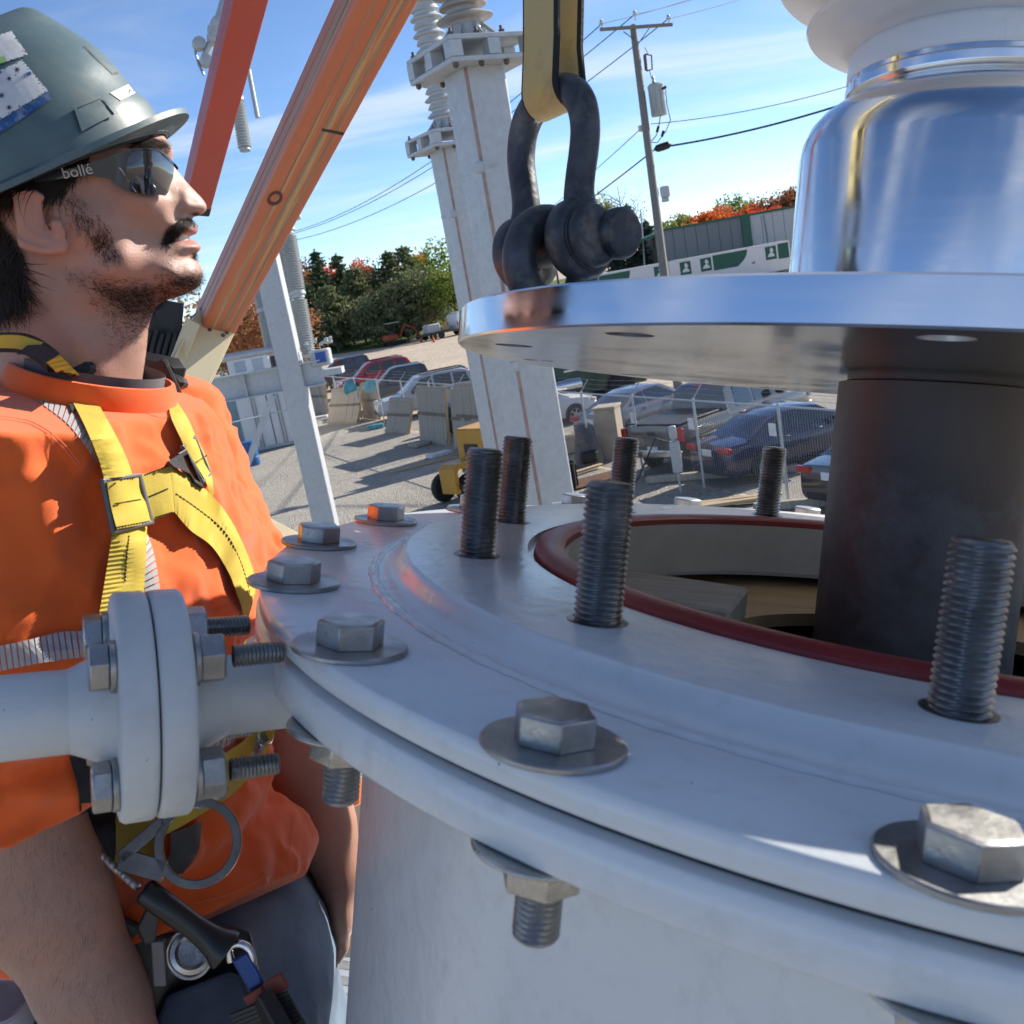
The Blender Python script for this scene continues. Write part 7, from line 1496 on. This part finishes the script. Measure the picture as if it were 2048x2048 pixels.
loft_s('brow_frame', [(430, 715), (600, 650), (720, 612), (860, 588), (960, 578), (1110, 598), (1215, 668), (1290, 760)], [(430, 760), (600, 690), (720, 640), (860, 612), (960, 602), (1105, 622), (1195, 695), (1262, 780)], framem, .0012, .005, rows=3)
loft_s('brow_frame', [(960, 578), (1110, 598), (1215, 668), (1290, 760)], [(960, 602), (1105, 622), (1195, 695), (1262, 780)], framem, .0012, .005, rows=3, side=-1)
loft_s('side_frame', [(380, 740), (520, 680), (700, 622), (770, 700)], [(300, 975), (430, 1010), (540, 1120), (690, 1190)], framem, .0006, .004, rows=7)
loft_s('side_bar', [(570, 860), (600, 880), (680, 1010), (790, 1190)], [(585, 890), (612, 915), (695, 1040), (812, 1205)], mat('pale_inlay', (.55, .56, .58), rough=.2), .0022, .002, rows=3)
armf = lambda a: np.interp(a, [z2(-700, 0)[0], z2(-200, 0)[0], z2(450, 0)[0]], [.078, .0775, .0705])
loft_s('temple_arm', [(-560, 1010), (-300, 930), (0, 868), (250, 780), (450, 712), (560, 665)], [(-560, 1075), (-300, 1040), (0, 995), (220, 985), (420, 1020), (520, 1060)], framem, .0005, .0035, rows=4, yf=armf)
tA, tB = z2(-110, 955), z2(160, 905)
X_ = (Vector(h2w(np.array(tB[0]), np.array(.0795), np.array(tB[1])))-Vector(h2w(np.array(tA[0]), np.array(.0805), np.array(tA[1])))); mid = (tA+tB)/2
text_mesh('bollé', .0115, facing(Vector(h2w(np.array(mid[0]), np.array(.0808), np.array(mid[1]))), x=X_, n=Vector(MW @ HY)), mat('white_print', (.6, .6, .6), rough=.5), gl, 'arm_lettering', ext=.0002)
# ------------------------------------------------------------------ harness
har = thing('safety_harness', 'yellow webbing safety harness with grey buckles worn over the orange shirt', 'harness', None)
def Z2(L_): return [(x/2.76, 600+y/2.76) for x, y in L_]
def Z3(L_): return [(x/2.76, 1150+y/2.76) for x, y in L_]
def Z4(L_): return [(x/2.576, 1550+y/2.576) for x, y in L_]
tape_s = None
def silver_bars(A_, B_, n, parent, off=.0035):
    # retro-reflective tape: separate slanted bars with orange gaps
    A2 = smooth_path([(x, y, 0) for x, y in A_], 8); B2 = smooth_path([(x, y, 0) for x, y in B_], 8)
    def at_(P, f): s = np.r_[0, np.cumsum(np.linalg.norm(np.diff(P, axis=0), axis=1))]; return np.array([np.interp(f*s[-1], s, P[:, 0]), np.interp(f*s[-1], s, P[:, 1])])
    for i in range(n):
        f0, f1 = i/n, (i+.80)/n; vs = []; fs = []; K = 4
        for f in (f0, f1):
            for k in range(K): q = at_(A2, min(1, f+.0))*(1-k/(K-1))+at_(B2, min(1, f+.6/n))*(k/(K-1)); p, nn = onto(q[0], q[1], off); vs.append(p)
        fs = [(k, k+1, K+k+1, K+k) for k in range(K-1)]; mb_ = MB(); mb_.add(vs, fs); o = mb_.build('reflective_bar', silver_t, None, smooth=0); kid(o)
silver_bars(Z2([(0, 375), (130, 430), (260, 520), (400, 620), (490, 760), (545, 900)]), Z2([(0, 450), (110, 490), (240, 580), (370, 680), (460, 790), (530, 900)]), 22, PER)
silver_bars(Z3([(-40, 400), (150, 360), (330, 315), (460, 310)]), Z3([(-40, 540), (150, 500), (330, 470), (460, 455)]), 15, PER)
silver_bars(Z2([(815, 1290), (850, 1400), (870, 1500), (885, 1600)]), Z2([(790, 1330), (790, 1420), (795, 1520), (800, 1610)]), 8, PER)
silver_bars(Z3([(1130, 900), (1220, 890), (1330, 860)]), Z3([(1090, 960), (1180, 975), (1290, 925)]), 6, PER)
ribbon('shoulder_pad', Z2([(-30, 290), (130, 300), (270, 400), (350, 500), (400, 620)]), Z2([(-30, 180), (150, 185), (290, 260), (400, 370), (470, 440)]), pad_k, har, th=.010, n=18, off=.010, fallback=.775)
ribbon('shoulder_strap', Z2([(235, 330), (310, 400), (400, 560), (480, 720), (545, 880), (575, 985)]), Z2([(330, 300), (440, 420), (535, 560), (625, 720), (690, 850), (735, 970)]), web_y, har, n=48, off=.0155, rib=.0011, fallback=.77)
ribbon('yellow_patch', Z2([(-20, 265), (100, 270), (160, 295)]), Z2([(-20, 195), (110, 195), (240, 235)]), web_y, har, n=10, off=.021, fallback=.755)
ribbon('pad_clip', Z2([(90, 300), (200, 310), (250, 350)]), Z2([(150, 250), (240, 250), (330, 300)]), pad_k, har, n=8, off=.024, th=.006, fallback=.75)
ribbon('lower_strap', Z2([(622, 1270), (595, 1450), (555, 1690), (520, 1900)]), Z2([(812, 1250), (806, 1420), (795, 1610), (780, 1850)]), web_y, har, n=50, off=.012, rib=.0010)
ribbon('chest_strap', Z2([(760, 965), (850, 945), (935, 912)]), Z2([(850, 1215), (900, 1195), (965, 1168)]), web_y, har, n=14, off=.014)
ribbon('hip_strap', Z2([(935, 912), (1060, 985), (1200, 1110), (1300, 1260), (1380, 1440), (1412, 1580), (1370, 1760)]), Z2([(962, 1168), (1050, 1270), (1170, 1360), (1260, 1500), (1300, 1600), (1345, 1740), (1330, 1800)]), web_y, har, n=72, off=.014, rib=.0012)
ribbon('far_strap', Z2([(930, 560), (945, 650), (1000, 770), (1025, 830)]), Z2([(965, 540), (1040, 660), (1075, 740), (1100, 790)]), web_y, har, n=16, off=.010)
ribbon('far_strap', Z2([(1015, 800), (1075, 900), (1135, 1000), (1170, 1100)]), Z2([(1080, 750), (1130, 850), (1168, 960), (1180, 1060)]), web_y, har, n=16, off=.012)
def buckle(name, corners, wd_, m_, off, th=.004):
    P = [onto(*q, off)[0] for q in Z2(corners)]; c_ = sum(P, Vector())/4; mb_ = MB(); P2 = [c_+(p-c_)*(1-wd_) for p in P]; nn = (P[1]-P[0]).cross(P[3]-P[0]).normalized()
    if nn.dot(camO-c_) < 0: nn = -nn
    vs = P+P2+[p-nn*th for p in P]+[p-nn*th for p in P2]; fs = []
    for i in range(4): j = (i+1) % 4; fs += [(i, j, 4+j, 4+i), (8+i, 12+i, 12+j, 8+j), (i, 8+i, 8+j, j), (4+i, 4+j, 12+j, 12+i)]
    mb_.add(vs, fs); o = mb_.build(name, m_, None, smooth=0, bevel=.0012, fix=True); kid(o, har); return c_, nn
bk_m = mat('grey_buckle', (.16, .155, .165), rough=.45, metal=.4, var=.2)
buckle('buckle', [(572, 985), (785, 952), (858, 1235), (635, 1288)], .16, bk_m, .021)
ribbon('buckle_tab', Z2([(590, 1005), (610, 1130), (645, 1265)]), Z2([(765, 980), (800, 1100), (835, 1230)]), web_y, har, n=10, off=.0205)
buckle('buckle', [(1012, 800), (1082, 742), (1175, 965), (1130, 1010)], .16, bk_m, .017); buckle('buckle', [(985, 845), (1030, 820), (1130, 1040), (1080, 1010)], .3, trim_m, .020)
ribbon('buckle_cover', Z2([(930, 890), (975, 860), (1005, 850)]), Z2([(960, 920), (1010, 940), (1050, 960)]), pad_k, har, n=6, off=.02, th=.008)
RB_ = []
for o in har.children:
    if o.type == 'MESH' and len(o.data.vertices) > 30: RB_.append(BVHTree.FromPolygons([v.co.copy() for v in o.data.vertices], [tuple(p.vertices) for p in o.data.polygons]))
def onto_h(u, v, off):
    d = (at(u, v, 1.0)-camO).normalized(); best = None
    for b_ in RB_:
        h_, n_, i_, ds = b_.ray_cast(camO, d)
        if h_ is not None and (best is None or ds < best[1]): best = (h_, ds)
    return best[0]-d*.0005 if best else onto(u, v, off)[0]
def dashes(pts, n, off, ln=.55, m_=stitch_m, w_=.0009, parent=None):
    P = smooth_path([(x, y, 0) for x, y in pts], 8); s = np.r_[0, np.cumsum(np.linalg.norm(np.diff(P, axis=0), axis=1))]; mb_ = MB()
    for i in range(n):
        q = [np.array([np.interp(f*s[-1], s, P[:, 0]), np.interp(f*s[-1], s, P[:, 1])]) for f in (i/n, (i+ln)/n)]; a, b = (onto_h(*q[0], off), onto_h(*q[1], off)) if parent is None else (onto(*q[0], off)[0], onto(*q[1], off)[0])
        if (b-a).length > 1e-4 and (b-a).length < .03: mb_.bar(a, b, w_, w_)
    o = mb_.build('stitching', m_, None, smooth=0); kid(o, parent or har); tag(o, kind='stuff')
dashes(Z2([(635, 1125), (780, 1100)]), 14, .0245); dashes(Z2([(825, 1085), (930, 1040)]), 12, .018); dashes(Z2([(970, 1070), (1100, 1160), (1240, 1280), (1330, 1450), (1380, 1620)]), 30, .0195, .7); dashes(Z2([(712, 1300), (700, 1420), (690, 1560)]), 14, .018, .6); dashes(Z2([(1085, 895), (1145, 855)]), 7, .016)
dashes(Z2([(590, 1000), (750, 980)]), 10, .0245); dashes(Z2([(645, 1255), (830, 1220)]), 12, .0245); dashes(Z2([(800, 965), (930, 915)]), 10, .018); dashes(Z2([(860, 1200), (955, 1170)]), 9, .018)
for pts_, n_ in ((Z2([(0, 655), (150, 680), (270, 745), (360, 830), (430, 920)]), 60), (Z2([(0, 640), (150, 664), (275, 728), (370, 815), (440, 905)]), 60), (Z2([(540, 500), (700, 580), (850, 640), (935, 655)]), 50), (Z4([(1000, 660), (1200, 610), (1400, 500), (1490, 380), (1510, 220)]), 50), (Z4([(1080, 715), (1250, 640), (1440, 520)]), 40)): dashes(pts_, n_, .0012, .6, thread_o, .0006, PER)
# throat clip and shoulder clip
p, nn = onto(*Z2([(380, 330)])[0], .02); T = facing(p, R(-38)); m = MB(); m.box((0, 0, .004), (.045, .02, .012), None, .004); m.box((.018, .0, .010), (.02, .024, .008), None, .003); m.box((-.012, .004, .011), (.018, .006, .004)); kid(m.build('strap_clip', trim_m, None, T=T, smooth=30), har)
p = at(315, 735, 1.0); m = MB(); m.box((0, 0, 0), (.055, .026, .02), facing(p, R(-12)), .008); m.box((.02, -.004, .006), (.03, .012, .02), facing(p, R(-25)), .004); kid(m.build('far_clip', trim_m, None, smooth=30), har)
m = MB(); m.box((0, 0, 0), (.03, .05, .006), facing(at(325, 775, .98), R(25)), .002); kid(m.build('far_strap_top', pad_k, None, smooth=30), har)
# belt
belt_o, _ = ribbon('waist_belt', Z3([(1420, 820), (1350, 910), (1200, 1010), (1060, 1110), (900, 1220), (640, 1330)]), Z3([(1520, 860), (1440, 1040), (1290, 1205), (1130, 1310), (900, 1440), (640, 1530)]), web_y, har, n=56, off=.012, rib=.0006)
BVB = BVHTree.FromPolygons([v.co.copy() for v in belt_o.data.vertices], [tuple(p.vertices) for p in belt_o.data.polygons])
for x, y in ((1462, 885), (1408, 945), (1330, 1050), (1205, 1185), (1108, 1235)):
    uv_ = Z3([(x, y)])[0]; d_ = (at(*uv_, 1.0)-camO).normalized(); p, nn, _i, _s = BVB.ray_cast(camO, d_)
    if p is None: continue
    nn = nn if nn.dot(d_) < 0 else -nn; p = p-d_*.0006; m = MB(); m.lathe([(.0045, .0), (.0045, .0012), (.006, .0022), (.0085, .0012), (.009, 0)], 24, frame(p, (camO-p).normalized()*.6+nn*.4)); g = kid(m.build('grommet', steel, None), har)
ribbon('belt_pad', Z3([(380, 1000), (430, 1180), (440, 1330), (440, 1560)]), Z3([(560, 980), (640, 1180), (650, 1330), (640, 1580)]), pad_k, har, n=12, off=.006)
ribbon('side_webbing', Z4([(590, 190), (600, 330), (590, 455)]), Z4([(840, 170), (840, 330), (800, 455)]), web_y, har, n=24, off=.016, rib=.0012)
ribbon('leather_pad', Z4([(880, 300), (860, 440), (700, 500)]), Z4([(1040, 240), (1020, 400), (940, 510)]), mat('grey_leather', (.07, .068, .066), rough=.6, var=.3, vscale=40), har, n=10, off=.012)
# side D-ring
pc, nn = onto(*Z4([(1020, 350)])[0], .045); Td = facing(pc, 0, n=(cn*.86+cx*-.42+cyv*.25).normalized()); sc2 = (pc-camO).length/FPX/2.576*2048/2048
ro, ri = 205*sc2, 163*sc2; m = MB(); m.lathe([(ri, -.002), (ro, -.002), (ro, .002), (ri, .002)], 64, close=True); m.bar((-ro*.70, -ro*.62, 0), (-ro*1.75, -ro*.34, 0), .016, .004, x=(0, 1, 0)); m.bar((-ro*1.75, -ro*.34, 0), (-ro*.82, ro*.48, 0), .010, .004, x=(0, 1, 0)); kid(m.build('side_ring', mat('worn_ring_steel', (.22, .20, .18), rough=.42, metal=.85, var=.3, vscale=40), None, T=Td, smooth=40, bevel=.0008), har)
# ------------------------------------------------------------------ tools at the hip
leather = mat('black_leather', (.014, .014, .016), rough=.42, var=.3, vscale=25, bump=.0006, bscale=120)
pouch = thing('tool_pouch', 'black leather tool pouch hanging at the right hip of the worker', 'pouch', None); DP = .80
def z4a(x, y, d): return at(x/2.576, 1550+y/2.576, d)
m = MB(); poly = [(560, 690), (840, 820), (1140, 760), (1290, 800), (1340, 1010), (1230, 1110), (900, 1180), (860, 1420), (600, 1420)]
vs = [z4a(x, y, DP-.0+.00006*(x-560)) for x, y in poly]+[z4a(x, y, DP+.055) for x, y in poly]; n = len(poly); m.add(vs, [tuple(range(n)), tuple(range(2*n-1, n-1, -1))]+[(i, n+i, n+(i+1) % n, (i+1) % n) for i in range(n)]); kid(m.build('pocket', leather, None, smooth=0, bevel=.004, fix=True), pouch)
p = z4a(990, 912, DP-.012); m = MB(); m.lathe([(.0105, 0), (.0105, .002), (.013, .0035), (.0165, .002), (.0165, 0)], 28, frame(p, (camO-p))); kid(m.build('eyelet', steel, None), pouch)
p = z4a(975, 925, DP-.010); m = MB(); m.tube([p+cx*.0175*math.cos(a)+cyv*.0185*math.sin(a) for a in np.linspace(0, 6.28, 30)], .0016, 8); kid(m.build('split_ring', steel, None), pouch)
dp2 = thing('denim_pouch', 'dark blue denim apron pocket below the tool pouch', 'pocket', None); m = MB(); poly = [(860, 1130), (1180, 1010), (1250, 1040), (1300, 1180), (1260, 1500), (700, 1500)]; vs = [z4a(x, y, DP+.006) for x, y in poly]+[z4a(x, y, DP+.05) for x, y in poly]; n = len(poly); m.add(vs, [tuple(range(n)), tuple(range(2*n-1, n-1, -1))]+[(i, n+i, n+(i+1) % n, (i+1) % n) for i in range(n)]); kid(m.build('cloth', mat('dark_denim', (.025, .035, .065), rough=.8, var=.3, vscale=20, bump=.0008, bscale=200), None, smooth=0, bevel=.004, fix=True), dp2)
hm = thing('hammer', 'black rubber grip handle of a tool hanging diagonally at the hip', 'tool', None); a, b = z4a(735, 590, DP-.035), z4a(1165, 905, DP-.028); dv = b-a; Lh = dv.length; rH = .0098
m = MB(); m.lathe([(0, -.0), (rH*.7, 0), (rH*.9, .001), (rH, .003), (rH*.98, Lh*.35), (rH*.93, Lh*.6), (rH*1.02, Lh*.75), (rH*1.25, Lh*.88), (rH*1.6, Lh*.97), (rH*1.6, Lh*1.0), (0, Lh*1.01)], 40, frame(a, dv)); kid(m.build('grip', mat('black_grip', (.012, .012, .013), rough=.33, var=.15), None, smooth=40), hm)
cab = thing('steel_cable', 'twisted steel cable running from the forearm to the tool grip', 'cable', None); c0, c1 = z4a(470, 370, DP-.02), z4a(712, 580, DP-.034)
for k in range(6):
    pts = []; dvc = (c1-c0); n = 90; fx_ = dvc.cross(cn).normalized(); fy_ = dvc.cross(fx_).normalized()
    for i in range(n): t = i/(n-1); an = t*62+k*math.pi/3; pts.append(c0+dvc*t+(fx_*math.cos(an)+fy_*math.sin(an))*.0021)
    m = MB(); m.tube(pts, .0012, 5); kid(m.build('strand', steel, None), cab)
kn = thing('cable_cutter', 'dark curved cutter blade poking up behind the pouch', 'tool', None); m = MB(); poly = [(700, 790), (770, 650), (800, 690), (815, 770), (800, 870), (740, 880)]; vs = [z4a(x, y, DP-.018) for x, y in poly]+[z4a(x, y, DP-.008) for x, y in poly]; n = 6; m.add(vs, [tuple(range(n)), tuple(range(2*n-1, n-1, -1))]+[(i, n+i, n+(i+1) % n, (i+1) % n) for i in range(n)]); kid(m.build('blade', mat('dark_tool_steel', (.05, .045, .045), rough=.4, metal=.6), None, smooth=0, bevel=.002, fix=True), kn); m = MB(); m.bar(z4a(815, 850, DP-.016), z4a(830, 1080, DP-.012), .010, .006); kid(m.build('shank', bk_m, None, smooth=0, bevel=.001), kn)
crb = thing('carabiner', 'silver and blue carabiner clipped to the lanyard at the hip', 'carabiner', None); m = MB(); pts = [z4a(x, y, DP-.03) for x, y in [(1190, 960), (1180, 900), (1215, 870), (1265, 880), (1295, 925), (1300, 980), (1290, 1010), (1310, 1060), (1350, 1130), (1390, 1170)]]; m.tube([Vector(p) for p in smooth_path([tuple(p) for p in pts], 5)], .0032, 10); kid(m.build('hook', chrome, None, smooth=60), crb)
m = MB(); m.bar(z4a(1235, 930, DP-.032), z4a(1375, 1170, DP-.032), .013, .006); kid(m.build('gate', mat('blue_anodised', (.03, .07, .24), rough=.25, metal=.8), None, smooth=0, bevel=.0015), crb)
lny = thing('lanyard', 'black ribbed webbing lanyard end with red stripes at the hip', 'lanyard', None); m = MB(); m.bar(z4a(1330, 1170, DP-.035), z4a(1470, 1420, DP-.05), .055, .012, x=(0, 0, 1)); kid(m.build('pack', leather, None, smooth=0, bevel=.002), lny)
for i in range(12): f = .05+i*.08; a = z4a(1330+140*f, 1170+250*f, DP-.045); m = MB(); m.box((0, 0, 0), (.046, .0028, .003), facing(a, R(22))); kid(m.build('rib', trim_m, None, smooth=0), lny)
for x, y in ((1300, 1170), (1400, 1100)): m = MB(); m.bar(z4a(x, y-55, DP-.04), z4a(x+45, y+20, DP-.04), .016, .005); kid(m.build('red_tab', mat('brick_red_tab', (.22, .05, .03), rough=.7), None, smooth=0, bevel=.001), lny)
# bottle at the lower left edge
bt = thing('plastic_bottle', 'clear capped bottle at the lower left edge beside the forearm', 'bottle', at(14, 2030, .92)); Tb = frame(Vector((0, 0, 0)), bt.matrix_world.to_3x3().inverted() @ vdir((.05, -.85, -.5)))
m = MB(); m.lathe([(0, -.2), (.032, -.2), (.034, -.19), (.034, -.03), (.028, -.01), (.026, .0), (0, 0)], 32, Tb); m.build('bottle', mat('clear_grey_plastic', (.10, .13, .16), rough=.15, spec=.7), bt, smooth=40)
m = MB(); m.lathe([(.0215, .022), (.0235, .024), (.0265, .022), (.0275, .018), (.0275, .0), (.026, -.002)], 40, Tb); m.lathe([(0, .019), (.0215, .0205), (.0215, .022)], 40, Tb); m.build('cap', mat('pale_cap', (.42, .44, .47), rough=.3), bt, smooth=35)
